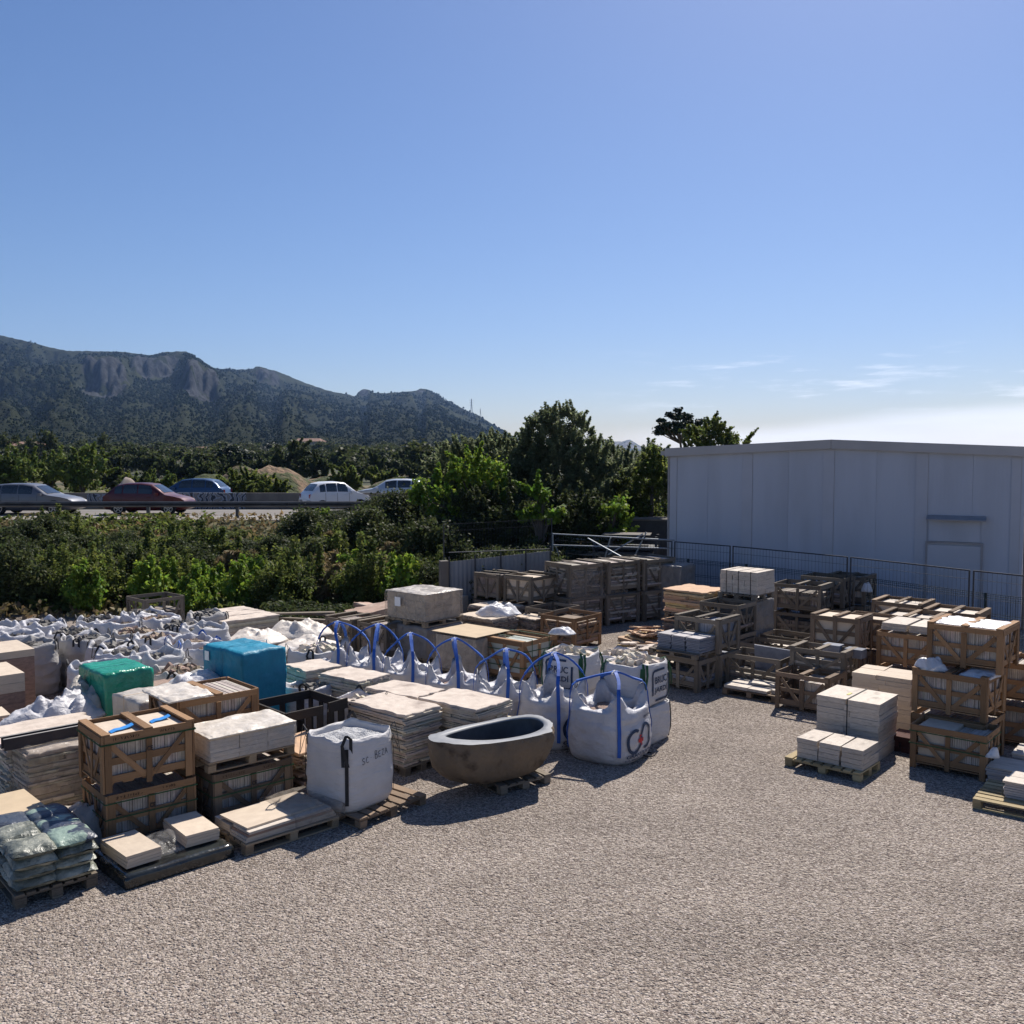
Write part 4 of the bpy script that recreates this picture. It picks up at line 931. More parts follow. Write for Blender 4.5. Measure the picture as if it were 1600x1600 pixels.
    for xf in (.235, .425, .62):
        for sy in (1, -1):
            s = sec(at_x(xf)); mb = MB(); mb.ribbon([(p[0], sy*(p[1]+.004), p[2]) for p in s[1:5]], (1, 0, 0), .012, .003); mb.build('door_seam', PLAST, t)
    mb = MB(); s = sec(at_x(.0)); mb.box(-L/2-.012, -L/2-.004, -.25, .25, .5, .61); mb.build('number_plate', PAPER, t)
    zb0 = prof[2][2]; zf = prof[-3][2]
    for sy in (1, -1):
        mb = MB(); s = sec(at_x(.035)); yy = s[4][1]; mb.add([(-L*.49, sy*(yy-.16), zb0-.22), (-L*.455, sy*(yy+.016), zb0-.22), (-L*.445, sy*(yy+.014), zb0-.03), (-L*.487, sy*(yy-.14), zb0-.03), (-L*.505, sy*(yy-.16), zb0-.22), (-L*.505, sy*(yy-.14), zb0-.03)], [(0, 1, 2, 3), (4, 0, 3, 5), (4, 1, 2, 5)]); mb.build('tail_light', TAIL, t)
        s = sec(at_x(.95)); yy = s[3][1]; mb = MB(); mb.add([(L*.40, sy*(yy+.02), zf-.16), (L*.485, sy*(yy-.10), zf-.20), (L*.47, sy*(yy-.10), zf-.05), (L*.395, sy*(yy+.015), zf-.03)], [(0, 1, 2, 3)]); mb.build('headlight', HEAD, t)
        s = sec(at_x(.66)); mb = MB(); V_, = ([],); mb.obox((L*.16, sy*(W/2+.06), s[4][2]+.05), (.14, .18, .12), Matrix.Identity(3)); mb.build('wing_mirror', paint, t)
        mb = MB()
        for xh in (.36, .56): mb = MB(); mb.obox(((xh-.5)*L, sy*(W/2+.004), prof[NS//2][2]-.10), (.18, .03, .03), Matrix.Identity(3)); mb.build('door_handle', paint, t)
    return t
HATCH = [(0.0, .42, .52, .60), (.012, .28, .80, .86), (.04, .24, .92, .98), (.10, .22, .95, 1.22), (.17, .2, .96, 1.42), (.28, .2, .96, 1.49), (.45, .2, .95, 1.50), (.58, .2, .94, 1.44), (.68, .2, .92, 1.18), (.755, .2, .90, .97), (.86, .2, .84, .88), (.94, .22, .76, .79), (.985, .28, .62, .66), (1.0, .34, .50, .54)]
WAGON = [(0.0, .42, .55, .62), (.012, .28, .86, .92), (.04, .24, .93, 1.02), (.09, .22, .95, 1.30), (.15, .2, .96, 1.42), (.28, .2, .96, 1.47), (.45, .2, .94, 1.47), (.56, .2, .93, 1.40), (.66, .2, .91, 1.12), (.73, .2, .89, .95), (.86, .2, .82, .86), (.94, .22, .74, .77), (.985, .28, .60, .63), (1.0, .34, .48, .52)]
def px_x(px, y): return (px-800)/1480*y
yr = 45.6
car('car', 'silver grey estate car at the left edge heading right', px_x(54, yr), yr, ROADZ, 0, 4.4, 1.78, 1.40, car_paint('silver_grey_paint', (.14, .145, .165)), WAGON, (.045, .14), (.57, .72), wb=(.20, .80), win=((.11, .22), (.235, .40), (.415, .56)))
car('car', 'dark red hatchback in the near lane heading right', px_x(234, yr), yr, ROADZ, 0, 3.95, 1.70, 1.45, car_paint('dark_red_paint', (.075, .003, .005), .2), HATCH, (.05, .16), (.59, .74), wb=(.20, .80), wr=.30, win=((.15, .24), (.255, .42), (.435, .60)))
car('car', 'blue car on the far carriageway heading left, half hidden by the barrier', px_x(299, 54), 54, ROADZ, 180, 4.2, 1.8, 1.52, car_paint('blue_metallic_paint', (.012, .05, .13)), HATCH, (.05, .16), (.59, .74), win=((.15, .24), (.255, .42), (.435, .60)))
car('car', 'small white hatchback seen from behind near the bushes', px_x(524, 48.0), 48.0, ROADZ, 36, 3.35, 1.55, 1.36, car_paint('white_paint', (.62, .64, .68), 0), HATCH, (.05, .16), (.59, .74), wr=.28, win=((.15, .24), (.255, .42), (.435, .60)))
car('car', 'pale car on the far carriageway mostly hidden by the bushes', px_x(612, 54), 54, ROADZ, 180, 4.4, 1.8, 1.45, car_paint('pale_silver_paint', (.45, .5, .56), .3), WAGON, (.045, .14), (.57, .72), win=((.11, .22), (.235, .40), (.415, .56)))
# ---------------------------------------------------------------- warehouse
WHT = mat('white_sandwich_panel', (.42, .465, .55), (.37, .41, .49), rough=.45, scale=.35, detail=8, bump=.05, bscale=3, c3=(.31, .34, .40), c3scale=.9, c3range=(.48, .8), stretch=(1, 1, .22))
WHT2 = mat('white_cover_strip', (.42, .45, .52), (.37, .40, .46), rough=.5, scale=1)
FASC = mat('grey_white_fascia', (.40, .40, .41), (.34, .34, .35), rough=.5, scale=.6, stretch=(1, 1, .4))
FRAMEM = mat('grey_door_frame', (.30, .30, .32), (.24, .24, .26), rough=.6)
t = thing('warehouse', 'white panelled warehouse with a shallow gable, grey fascia and a plain side door', 'building', (4.84, 29.0, 0), R(-30))
WL = 9.55; BAYS = 4; bw = WL/BAYS; eave = 4.62; ridge = 4.84; DEP = 14
def roofz(x): return eave+(ridge-eave)*(1-abs(x-WL/2)/(WL/2))
for i in range(8):
    x0, x1 = WL*i/8, WL*(i+1)/8
    mb = MB(); a, b_ = x0+.002, x1-.002
    V = [(a, 0, -.3), (b_, 0, -.3), (b_, 0, roofz(b_)-.05), (a, 0, roofz(a)-.05), (a, .06, -.3), (b_, .06, -.3), (b_, .06, roofz(b_)-.05), (a, .06, roofz(a)-.05)]
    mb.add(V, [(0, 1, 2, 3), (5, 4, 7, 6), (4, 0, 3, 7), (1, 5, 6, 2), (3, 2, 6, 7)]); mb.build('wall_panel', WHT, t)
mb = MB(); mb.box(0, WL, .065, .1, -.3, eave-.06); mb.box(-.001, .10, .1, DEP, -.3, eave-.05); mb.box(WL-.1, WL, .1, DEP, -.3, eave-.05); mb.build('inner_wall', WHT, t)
for i, x in enumerate((.0, bw, 2*bw-.08, 3*bw-.04, WL-.30)):
    mb = MB(); w_ = .30 if 0 < i < 4 else .22; x = x-(.15 if 0 < i < 4 else 0); mb.box(x, x+w_, -.018, -.002, -.3, roofz(x+w_/2)-.17); mb.box(x+w_, x+w_+.008, -.008, -.002, -.3, roofz(x)-.17, 1); mb.build('cover_strip', [WHT2, FRAMEM], t)
for (xa, xb) in ((-.12, WL/2-.005), (WL/2+.005, WL+.12)):
    mb = MB(); za, zb = roofz(xa), roofz(xb)
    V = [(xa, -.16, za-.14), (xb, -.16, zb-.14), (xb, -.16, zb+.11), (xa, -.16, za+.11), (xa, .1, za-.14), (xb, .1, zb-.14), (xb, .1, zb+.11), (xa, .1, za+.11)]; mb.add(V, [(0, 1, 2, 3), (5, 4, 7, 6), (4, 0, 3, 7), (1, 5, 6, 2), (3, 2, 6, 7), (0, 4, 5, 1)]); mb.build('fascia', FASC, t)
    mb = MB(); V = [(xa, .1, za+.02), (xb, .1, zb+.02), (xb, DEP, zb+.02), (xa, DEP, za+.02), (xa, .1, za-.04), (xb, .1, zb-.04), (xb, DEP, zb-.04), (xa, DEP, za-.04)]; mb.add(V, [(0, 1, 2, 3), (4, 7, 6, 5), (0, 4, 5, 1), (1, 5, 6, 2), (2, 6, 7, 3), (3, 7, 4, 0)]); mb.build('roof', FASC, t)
mb = MB(); mb.box(-.26, -.11, -.14, 3, eave-.11, eave+.02); mb.build('gutter', FASC, t)
for x in (-.07, WL+.06): mb = MB(); mb.tube([(x, .10, -.2), (x, .10, eave-.1)], .045, 10); mb.build('downpipe', mat('pipe', (.38, .36, .36), rough=.6) if x < 0 else mat('rusty_pipe', (.24, .17, .13), (.3, .26, .24), rough=.8, scale=3), t)
dx = 3.06*bw
mb = MB(); mb.box(dx, dx+1.28, -.05, -.02, -.0, 2.12); d = mb.build('door', WHT2, t)
mb = MB(); mb.box(dx-.05, dx-.001, -.06, -.003, 0, 2.17); mb.box(dx+1.281, dx+1.33, -.06, -.003, 0, 2.17); mb.box(dx-.05, dx+1.33, -.062, -.003, 2.171, 2.215); mb.build('door_frame', FRAMEM, t)
mb = MB(); mb.box(dx+.02, dx+1.26, -.042, -.021, 2.23, 2.78); mb.build('transom_panel', WHT, t)
mb = MB(); mb.add([(dx-.03, -.02, 2.92), (dx+1.40, -.02, 2.92), (dx+1.40, -.26, 2.82), (dx-.03, -.26, 2.82), (dx-.03, -.02, 2.86), (dx+1.40, -.02, 2.86), (dx+1.40, -.26, 2.79), (dx-.03, -.26, 2.79)], [(0, 3, 2, 1), (4, 5, 6, 7), (0, 1, 5, 4), (1, 2, 6, 5), (2, 3, 7, 6), (3, 0, 4, 7)]); mb.build('awning', FRAMEM, t)

# fine vertical ribs of the sandwich panels, as relief
_n = WHT.node_tree.nodes; _l = WHT.node_tree.links; _t = _n.new('ShaderNodeTexCoord'); _w = _n.new('ShaderNodeTexWave'); _w.bands_direction = 'X'; _w.inputs['Scale'].default_value = 3.2; _l.new(_t.outputs['Object'], _w.inputs[0])
_b = _n.new('ShaderNodeBump'); _b.inputs['Strength'].default_value = .22; _b.inputs['Distance'].default_value = .004; _l.new(_w.outputs[1], _b.inputs['Height']); _l.new(_b.outputs[0], _n['Principled BSDF'].inputs['Normal'])

# ---------------------------------------------------------------- fences
def fence_panel(label, p, q, h, z0=0, wires=.1, wr=.0026, rails=(0, 1), mid=(), group=None, m=STEEL_D, fr_=.019, name='fence_panel', rr=.017):
    p = Vector((*p, z0)); q = Vector((*q, z0)); L_ = (q-p).length; a = math.atan2(q.y-p.y, q.x-p.x)
    t = thing(name, label, 'fence', p, a, group)
    for x in (0, L_): mb = MB(); mb.tube([(x, 0, 0), (x, 0, h)], fr_, 7); mb.build('post', m, t)
    for z in (.12, h-.01): mb = MB(); mb.tube([(0, 0, z), (L_, 0, z)], rr, 6); mb.build('rail', m, t)
    mb = MB(); k = int(L_/wires)
    for i in range(1, k): x = L_*i/k; mb.box(x-wr, x+wr, -wr, wr, .12, h-.01)
    for z in mid: mb.box(0, L_, -wr*1.2, wr*1.2, z-wr*1.6, z+wr*1.6)
    mb.build('mesh_wires', m, t, kind='stuff'); return t
FP = [(1.28, 30.3), (4.72, 27.6), (6.1, 26.2), (8.35, 23.35), (10.05, 20.6), (12.2, 17.6)]
fl = ['temporary mesh fence panel leftmost, beside the collapsed frames', 'temporary mesh fence panel in front of the warehouse left corner', 'temporary mesh fence panel behind the strapped cream blocks', 'temporary mesh fence panel in front of the warehouse door', 'temporary mesh fence panel at the right edge of the frame']
for i in range(5):
    p, q = Vector(FP[i]), Vector(FP[i+1]); d = (q-p).normalized()*.05
    fence_panel(fl[i], p+d, q-d, 2.0, 0, .1, .0022, mid=(.4, .9, 1.4, 1.8), group='temporary mesh fence panels')
d_ = Vector((.5, .35)); g2 = ['low green mesh fence by the collapsed frames', 'low green mesh fence behind the ochre paving', 'low green mesh fence behind the crate towers', 'low green mesh fence in front of the warehouse door', 'low green mesh fence at the right edge']
for i in range(5):
    p, q = Vector(FP[i])+d_, Vector(FP[i+1])+d_
    fence_panel(g2[i], p, q, 1.45, 0, .055, .003, mid=(.25, .55, .6, .95, 1.0, 1.35, 1.4), group='low green mesh fence behind the temporary one', m=STEEL_G, fr_=.032, rr=.006)
# collapsed scaffold frames
t = thing('collapsed_fence', 'collapsed galvanised fence frame with a bar sloping across it', 'fence frame', (1.28, 29.6, 0), R(-25))
for p, q in (((0, 0, 0), (0, 0, 2.08)), ((0, 0, 2.05), (3.9, 0, 2.0)), ((.0, 0, 1.7), (3.9, 0, 1.75)), ((2.1, -.3, 1.15+.0), (3.9, .2, -.0)), ((2.4, 0, .9), (3.0, .1, 2.2)), ((.1, 0, 1.7), (.5, .2, .1)), ((2.9, .1, 2.15), (1.9, -.2, 1.5)), ((1.4, 0, .2), (1.9, 0, 2.0))): mb = MB(); mb.tube([p, q], .022, 7); mb.build('bar', STEEL, t)
t = thing('collapsed_fence_bar', 'long galvanised bar leaning diagonally onto the dark crate wall', 'metal bar', (2.35, 28.0, 0), 0); mb = MB(); mb.tube([(-.05, .6, 2.0), (1.35, -1.5, 1.32)], .022, 7); mb.build('bar', STEEL, t)
# racks of sheet behind the fence
t = thing('sheet_rack', 'dark rack of stacked grey sheets with a pale lid next to the warehouse corner', 'rack', (3.75, 31.0, 0), R(-12)); rn = random.Random(3)
for x in (-1.0, 1.0):
    for y in (-.5, .5): mb = MB(); mb.box(x-.04, x+.04, y-.04, y+.04, 0, 1.9); mb.build('post', STEEL_D, t)
for j in range(9): block(t, -.95+rn.uniform(-.1, .1), .95+rn.uniform(-.1, .1), -.45, .45, .18*j+.02, .18*j+.12, STEEL if j % 3 == 0 else STEEL_D, 'sheet')
block(t, -.75, .8, -.5, .5, 1.92, 1.95, CONC, 'lid')
t = thing('sheet_rack', 'low rack of pipes and sheets left of the dark sheet rack', 'rack', (2.3, 31.3, 0), R(-12))
for j in range(7): mb = MB(); mb.tube([(-1.1, .1*j-.3, .25*j+.2), (1.1, .1*j-.3, .25*j+.22)], .035, 6); mb.build('pipe', STEEL, t)
for x in (-1, 1): mb = MB(); mb.box(x-.04, x+.04, -.4, .5, 0, 1.85); mb.build('upright', STEEL_D, t)
t = thing('pale_container', 'pale box with a white rim far behind the rack', 'container', (4.1, 33.5, 0), R(-10)); mb = MB(); mb.box(-1.3, 1.5, -.6, .6, 0, 2.25); mb.build('body', STEEL_D, t); mb = MB(); mb.box(-1.4, 1.6, -.7, .7, 2.253, 2.31); mb.build('rim', CONC, t)
# corrugated wall (shed fence)
CORR = mat('grey_corrugated_sheet', (.22, .235, .26), (.17, .18, .20), rough=.55, scale=2, stretch=(1, 1, .3))
t = thing('corrugated_wall', 'low grey corrugated metal wall between the bushes and the crates', 'wall', (-1.72, 25.6, 0), R(20))
for k in range(4):
    mb = MB(); L0 = .74*k; n_ = 12; V = []
    for i in range(n_+1):
        x = L0+.7395*i/n_; y = .008*(1 if i % 2 else -1); zt = 1.62+.20*x/3
        V += [(x, y, 0), (x, y, zt), (x, y+.01, 0), (x, y+.01, zt)]
    F = [(4*i, 4*i+4, 4*i+5, 4*i+1) for i in range(n_)]+[(4*i+2, 4*i+3, 4*i+7, 4*i+6) for i in range(n_)]+[(4*i+1, 4*i+5, 4*i+7, 4*i+3) for i in range(n_)]
    mb.add(V, F); mb.build('corrugated_panel', CORR, t)
for k in range(5): mb = MB(); mb.box(.74*k-.018, .74*k+.018, -.07, -.04, 0, 1.75+.05*k); mb.build('post', STEEL_D, t)
mb = MB(); mb.box(-.0, 2.96, -.05, .02, 1.87, 1.885); mb.build('top_rail', STEEL_D, t)
t = thing('concrete_pillar', 'short pale concrete pillar at the left end of the corrugated wall', 'pillar', (-1.86, 25.7, 0), R(20)); mb = MB(); mb.box(-.11, .11, -.11, .11, 0, 1.64); mb.build('shaft', CONC, t)
mb = MB(); mb.box(-.14, .14, -.006, 0, -.08, .1); o = mb.build('orange_plate', mat('orange_plate', (.30, .12, .05), rough=.7), t)
fence_panel('dark wire fence on tall posts in front of the bushes left of the collapsed frames', (-1.9, 26.3), (1.2, 28.6), 2.6, 0, .1, .002, mid=(.6, 1.2, 1.8, 2.4), m=STEEL_D, rr=.005)

# ---------------------------------------------------------------- leaves
def leafm(name, c1, c2, tr=.3, isl=.35, scale=.8):
    return mat(name, tuple(1.45*c for c in c1), tuple(1.35*c for c in c2), rough=.6, spec=.2, scale=scale, island=isl, trans=tr, contrast=(.35, .65))
L_MID = leafm('mid_green_leaves', (.108, .130, .030), (.056, .074, .020), .58)
L_LIM = leafm('yellow_green_leaves', (.17, .23, .03), (.09, .15, .02), .5)
L_DRK = leafm('dark_leaves', (.056, .068, .024), (.030, .040, .015), .48)
L_OLV = leafm('grey_green_leaves', (.145, .165, .085), (.085, .105, .052), .58)
L_DRY = leafm('dry_brown_stems', (.20, .15, .075), (.11, .09, .04), .35)
L_PIN = leafm('pine_needle_tufts', (.016, .026, .012), (.010, .018, .008), .1)
L_POP = leafm('poplar_leaves', (.12, .15, .03), (.06, .085, .02), .4)
BARK = mat('grey_bark', (.12, .10, .08), (.07, .06, .05), rough=1, scale=4, bump=.6, bscale=12)
def leaf_mesh(name, centers, radii, n, size, m, seed, flat=.0, aspect=1.8, up=.35, hollow=.5):
    """n leaves spread through clumps; every leaf a folded diamond"""
    rs = np.random.RandomState(seed); centers = np.asarray(centers, float); radii = np.asarray(radii, float)
    vol = (radii.prod(1) if radii.ndim > 1 else radii**3)**.62; pk = rs.choice(len(centers), n, p=vol/vol.sum())
    d = rs.randn(n, 3); d /= np.linalg.norm(d, axis=1, keepdims=True); r = (hollow+(1-hollow)*rs.rand(n))**.8*(1+.30*rs.randn(n))
    rad = radii[pk] if radii.ndim > 1 else radii[pk][:, None]
    P = centers[pk]+d*r[:, None]*rad
    nrm = d*.5+rs.randn(n, 3)*.65+np.array([0, 0, up]); nrm /= np.linalg.norm(nrm, axis=1, keepdims=True)
    a = np.cross(nrm, rs.randn(n, 3)); a /= np.linalg.norm(a, axis=1, keepdims=True); b_ = np.cross(nrm, a)
    s = size*(.55+.9*rs.rand(n))[:, None]
    V = np.stack([P-a*s*aspect/2, P+b_*s/2+nrm*s*.12, P+a*s*aspect/2, P-b_*s/2+nrm*s*.12], 1).reshape(-1, 3)
    i = np.arange(n)*4; F = np.concatenate([np.stack([i, i+1, i+2], 1), np.stack([i, i+2, i+3], 1)])
    me = bpy.data.meshes.new(name); me.vertices.add(len(V)); me.vertices.foreach_set('co', V.ravel())
    me.loops.add(F.size); me.loops.foreach_set('vertex_index', F.ravel().astype(np.int32)); me.polygons.add(len(F)); me.polygons.foreach_set('loop_start', (np.arange(len(F))*3).astype(np.int32))
    me.materials.append(m); me.update(); me.validate(); return me
def clumps(rs, k, rx, ry, rz, cz, cr=(.25, .45), shape='dome'):
    c = []; r = []
    for _ in range(k):
        d = rs.randn(3); d /= np.linalg.norm(d); q = rs.rand()**.4
        p = np.array([d[0]*rx*q, d[1]*ry*q, cz+d[2]*rz*q])
        c.append(p); s = rs.uniform(*cr); r.append([s, s, s*rs.uniform(.7, 1.1)])
    return np.array(c), np.array(r)
def stems(mb, rs, k, r, h, base=.02, z0=-.2):
    for _ in range(k):
        a = rs.uniform(0, 6.28); q = r*rs.uniform(.2, .9)
        mb.tube([(q*.2*math.cos(a), q*.2*math.sin(a), z0), (q*.6*math.cos(a), q*.6*math.sin(a), h*.5), (q*math.cos(a), q*math.sin(a), h*.95)], [base, base*.7, base*.25], 5)
def bush_proto(seed, m, R_, H_, n, size, k=16, spiky=0, aspect=1.8):
    rs = np.random.RandomState(seed); c, r = clumps(rs, k, R_*.72, R_*.72, H_*.38, H_*.52, (R_*.14, R_*.34))
    if spiky:
        for _ in range(spiky):
            a = rs.rand()*6.28; q = R_*.8*rs.rand(); hh = H_*rs.uniform(.85, 1.25)
            for z in np.arange(.3, hh, .16): c = np.vstack([c, [q*math.cos(a), q*math.sin(a), z]]); r = np.vstack([r, [.10, .10, .13]])
    me = leaf_mesh('foliage', c, r, n, size, m, seed, aspect=aspect); mb = MB(); stems(mb, rs, 6, R_*.6, H_*.8); return me, mesh('stem', mb.V, mb.F, BARK)
# shrubs of the bank
protos = {}
def proto(key, *a, **k):
    if key not in protos: protos[key] = bush_proto(*a, **k)
    return protos[key]
P_MID = [proto(('m', i), 10+i, L_MID, 1.15, 1.7, 11000, .056, 34, spiky=7) for i in range(3)]
P_LIM = [proto(('l', i), 20+i, L_LIM, .85, 1.3, 5200, .074, 20, spiky=7) for i in range(2)]
P_DRK = [proto(('d', i), 30+i, L_DRK, 1.35, 1.9, 13000, .056, 38) for i in range(2)]
P_DRY = [proto(('y', i), 40+i, L_DRY, .8, 1.15, 6500, .045, 14, spiky=12, aspect=5) for i in range(2)]
P_OLV = [proto(('o', i), 50+i, L_OLV, 1.2, 1.9, 6200, .075, 20, spiky=6) for i in range(2)]
LABS = {'m': ('mid green leafy shrub on the bank below the motorway', 'mid green shrubs on the motorway bank'), 'l': ('yellow green shrub with large sunlit leaves on the bank', 'yellow green shrubs on the bank'), 'd': ('dark dense shrub on the bank below the motorway', 'dark shrubs on the bank'),
        'y': ('dry brown weeds among the shrubs at the foot of the bank', 'dry weeds at the foot of the bank'), 'o': ('grey green shrub among the trees right of the bank', 'grey green shrubs')}
def shrub(kind, i, x, y, s, rz, label=None, zs=1.0, group=None, dz=-.1):
    P = {'m': P_MID, 'l': P_LIM, 'd': P_DRK, 'y': P_DRY, 'o': P_OLV}[kind]; me, st = P[i % len(P)]
    lb_, g_ = LABS[kind]; px_s = 800+1480*x/y
    if not label:
        w1 = 'low on the bank' if y < 30 else ('halfway up the bank' if y < 36.5 else 'high on the bank')
        w2 = 'at the far left' if px_s < 120 else ('behind the bag field' if px_s < 300 else ('behind the long flagstone stacks' if px_s < 470 else ('above the fieldstone heap' if px_s < 640 else 'beside the grey corrugated wall')))
        lb_ = {'m': 'mid green leafy shrub', 'l': 'yellow green large leaved shrub', 'd': 'dark dense shrub', 'y': 'dry brown weeds', 'o': 'grey green shrub'}[kind]+' '+w1+', '+w2; g_ = g_+', '+w1+', '+w2
    t = thing('shrub', label or lb_, 'shrub', (x, y, float(gz(x, y))+dz), rz, group or g_); t.scale = (s, s, s*zs)
    obj('foliage', me, t); obj('stem', st, t); return t
rn = random.Random(91)
rows = [(27.4, 1.35), (29.2, 1.6), (31.2, 1.8), (33.4, 2.0), (35.8, 2.2), (38.3, 2.4), (40.4, 2.4)]
for ri, (yy, stp) in enumerate(rows):
    x = -yy*.60
    while x < 1.2+ri*.3:
        px = 800+1480*x/yy; X = x+rn.uniform(-.4, .4); Y = yy+rn.uniform(-.6, .6); s = rn.uniform(.85, 1.2)
        if px < 210: kind = rn.choice('mdmdl' if ri < 2 else 'mmdd')
        elif px < 480: kind = rn.choice('lmlmy' if ri < 1 else ('mmldy' if ri < 3 else 'mmmd'))
        elif px < 640: kind = rn.choice('yyml' if ri < 3 else 'dydd')
        else: kind = rn.choice('mdd')
        zs = [1, .95, .9, .78, .52, .3, .25][ri] if px < 470 else ([1, .95, 1, 1, .8, .55, .42][ri] if px < 655 else [1, .95, 1, 1, .95, .85, .8][ri])
        if ri == 6 and px < 480: x += stp; continue
        if ri == 5 and px < 470: s *= .8
        if kind == 'y' and ri > 3: s *= 1.2
        shrub(kind, rn.randrange(3), X, Y, s, rn.uniform(0, 6.28), zs=zs); x += stp*rn.uniform(.8, 1.15)
# singled out shrubs
for kind, px, Y, s, zs, lab in (('m', 95, 37.6, 1.0, .85, 'tall green shrub rising above the guard rail left of the red car'), ('d', 45, 33.5, 1.2, .95, 'large dark shrub at the left edge above the bag field'), ('d', 580, 40.5, .7, 1.0, 'dark ivy covered shrub just right of the white car'), ('l', 615, 40.0, .6, .9, 'bright leafed shrub on top of the bank left of the trees'),
    ('l', 508, 39.6, .75, 1.0, 'leafy shoots overlapping the white car'), ('l', 640, 26.8, 1.15, 1.15, 'bright green bush standing left of the corrugated wall'), ('d', 622, 37, 1.2, 1.0, 'very dark tall shrub behind the bright bush'), ('d', 580, 33, 1.25, 1.0, 'dark shrub in the shade under the trees'), ('d', 690, 31, 1.2, 1.1, 'dark shrub directly behind the corrugated wall'),
    ('l', 300, 26.3, .75, .9, 'yellow green bush behind the old stone crate, right'), ('l', 130, 26.8, .9, 1.1, 'yellow leafed bush above the bag field'), ('m', 440, 26.6, .85, 1.1, 'mid green bush behind the wrapped stone loads')):
    shrub(kind, rn.randrange(3), (px-800)/1480*Y, Y, s, rn.uniform(0, 6), lab, zs, 'shrubs that stand out on the bank')
# weeds by the fences
for (px, Y, s, zs, lab) in ((1545, 19.5, .28, 1.6, 'weeds climbing the mesh fence at the right edge'), (1583, 18.9, .25, 1.5, 'thin weeds at the fence near the rusty pipe'), (858, 26.4, .45, 1.5, 'tall weeds between the corrugated wall and the crates'), (925, 27.6, .5, 1.3, 'weeds behind the dark crate wall')):
    shrub('y', 0, (px-800)/1480*Y, Y, s, 1.0, lab, zs, 'weeds by the fences', dz=0)
# low creeping cover between the shrubs
def cover(name, x0, x1, y0, y1, n, size, m, seed, h=.25, cond=None):
    rs = np.random.RandomState(seed); X = rs.uniform(x0, x1, n); Y = rs.uniform(y0, y1, n)
    if cond: k = cond(X, Y); X, Y = X[k], Y[k]
    Z = gz(X, Y)+rs.rand(len(X))*h*(.3+vnoise(X, Y, .5, seed)*1.4); C_ = np.stack([X, Y, Z], 1); me = leaf_mesh(name, C_, np.full((len(C_), 3), .05), len(C_), size, m, seed)
    obj(name, me, kind='stuff')
cover('ground_cover', -27, 3, 25.8, 41.2, 60000, .12, L_MID, 71, .35, lambda X, Y: (np.abs(X) < Y*.64) & (vnoise(X, Y, .35, 5) < .56))
cover('dry_grass', -27, 3, 25.6, 41.6, 26000, .11, L_DRY, 72, .3, lambda X, Y: (np.abs(X) < Y*.64) & (vnoise(X, Y, .35, 5) > .50))
cover('ivy', -6.6, -4.2, 23.3, 25.6, 9000, .07, L_DRK, 73, .55)

# ---------------------------------------------------------------- trees
def tree(name, label, x, y, h, crown, m, n, size, seed, trunk_r=.14, group=None, z=None, aspect=1.8, limbs=9, cr=(.35, .6), k=40, cat='tree', lowest=.25, sprays=None):
    """crown: list of (dx, dy, cz, rx, ry, rz) ellipsoids in metres above the base"""
    rs = np.random.RandomState(seed); t = thing(name, label, cat, (x, y, float(gz(x, y))-.1 if z is None else z), 0, group)
    C_ = []; R2 = []
    vols = [c[3]*c[4]*c[5] for c in crown]; tot = sum(v**.6 for v in vols)
    for c, v in zip(crown, vols):
        cc, rr = clumps(rs, max(4, int(k*v**.6/tot)), c[3]*.9, c[4]*.9, c[5]*.92, c[2], cr); cc[:, 0] += c[0]; cc[:, 1] += c[1]; C_.append(cc); R2.append(rr)
    C_ = np.vstack(C_); R2 = np.vstack(R2); big = C_.copy()
    for _ in range(sprays if sprays is not None else int(n/300)):   # thin shoots beyond the crown's surface
        c = crown[rs.choice(len(crown), p=np.array([v**.66 for v in vols])/sum(v**.66 for v in vols))]; d = rs.randn(3); d[2] = abs(d[2])*1.3-.3; d /= np.linalg.norm(d)
        p = np.array([c[0]+d[0]*c[3]*.92, c[1]+d[1]*c[4]*.92, c[2]+d[2]*c[5]*.92]); l_ = rs.uniform(.25, .75)*(.5+.5*size/.08); dd = d*.8+rs.randn(3)*.35+np.array([0, 0, .6]); dd /= np.linalg.norm(dd)
        for q in np.arange(0, l_, .09): C_ = np.vstack([C_, p+dd*q]); r_ = .13-.09*q/l_; R2 = np.vstack([R2, [r_, r_, r_]])
    obj('crown', leaf_mesh('crown', C_, R2, n, size, m, seed, aspect=aspect, hollow=.25), t)
    mb = MB(); top = max(c[2] for c in crown); mb.tube([(0, 0, -.2), (.04, .02, top*.3), (-.05, .05, top*.65), (.0, 0, top*.95)], [trunk_r*1.3, trunk_r, trunk_r*.7, trunk_r*.2], 8)
    for i in rs.choice(len(big), min(limbs, len(big)), replace=False):
        c = big[i]; z0 = max(lowest*top, c[2]*.5); mb.tube([(0, 0, z0), (c[0]*.5, c[1]*.5, z0+(c[2]-z0)*.65), tuple(c)], [trunk_r*.5, trunk_r*.3, trunk_r*.1], 5)
    mb.build('trunk', BARK, t); return t
def atx(px, y): return (px-800)/1480*y
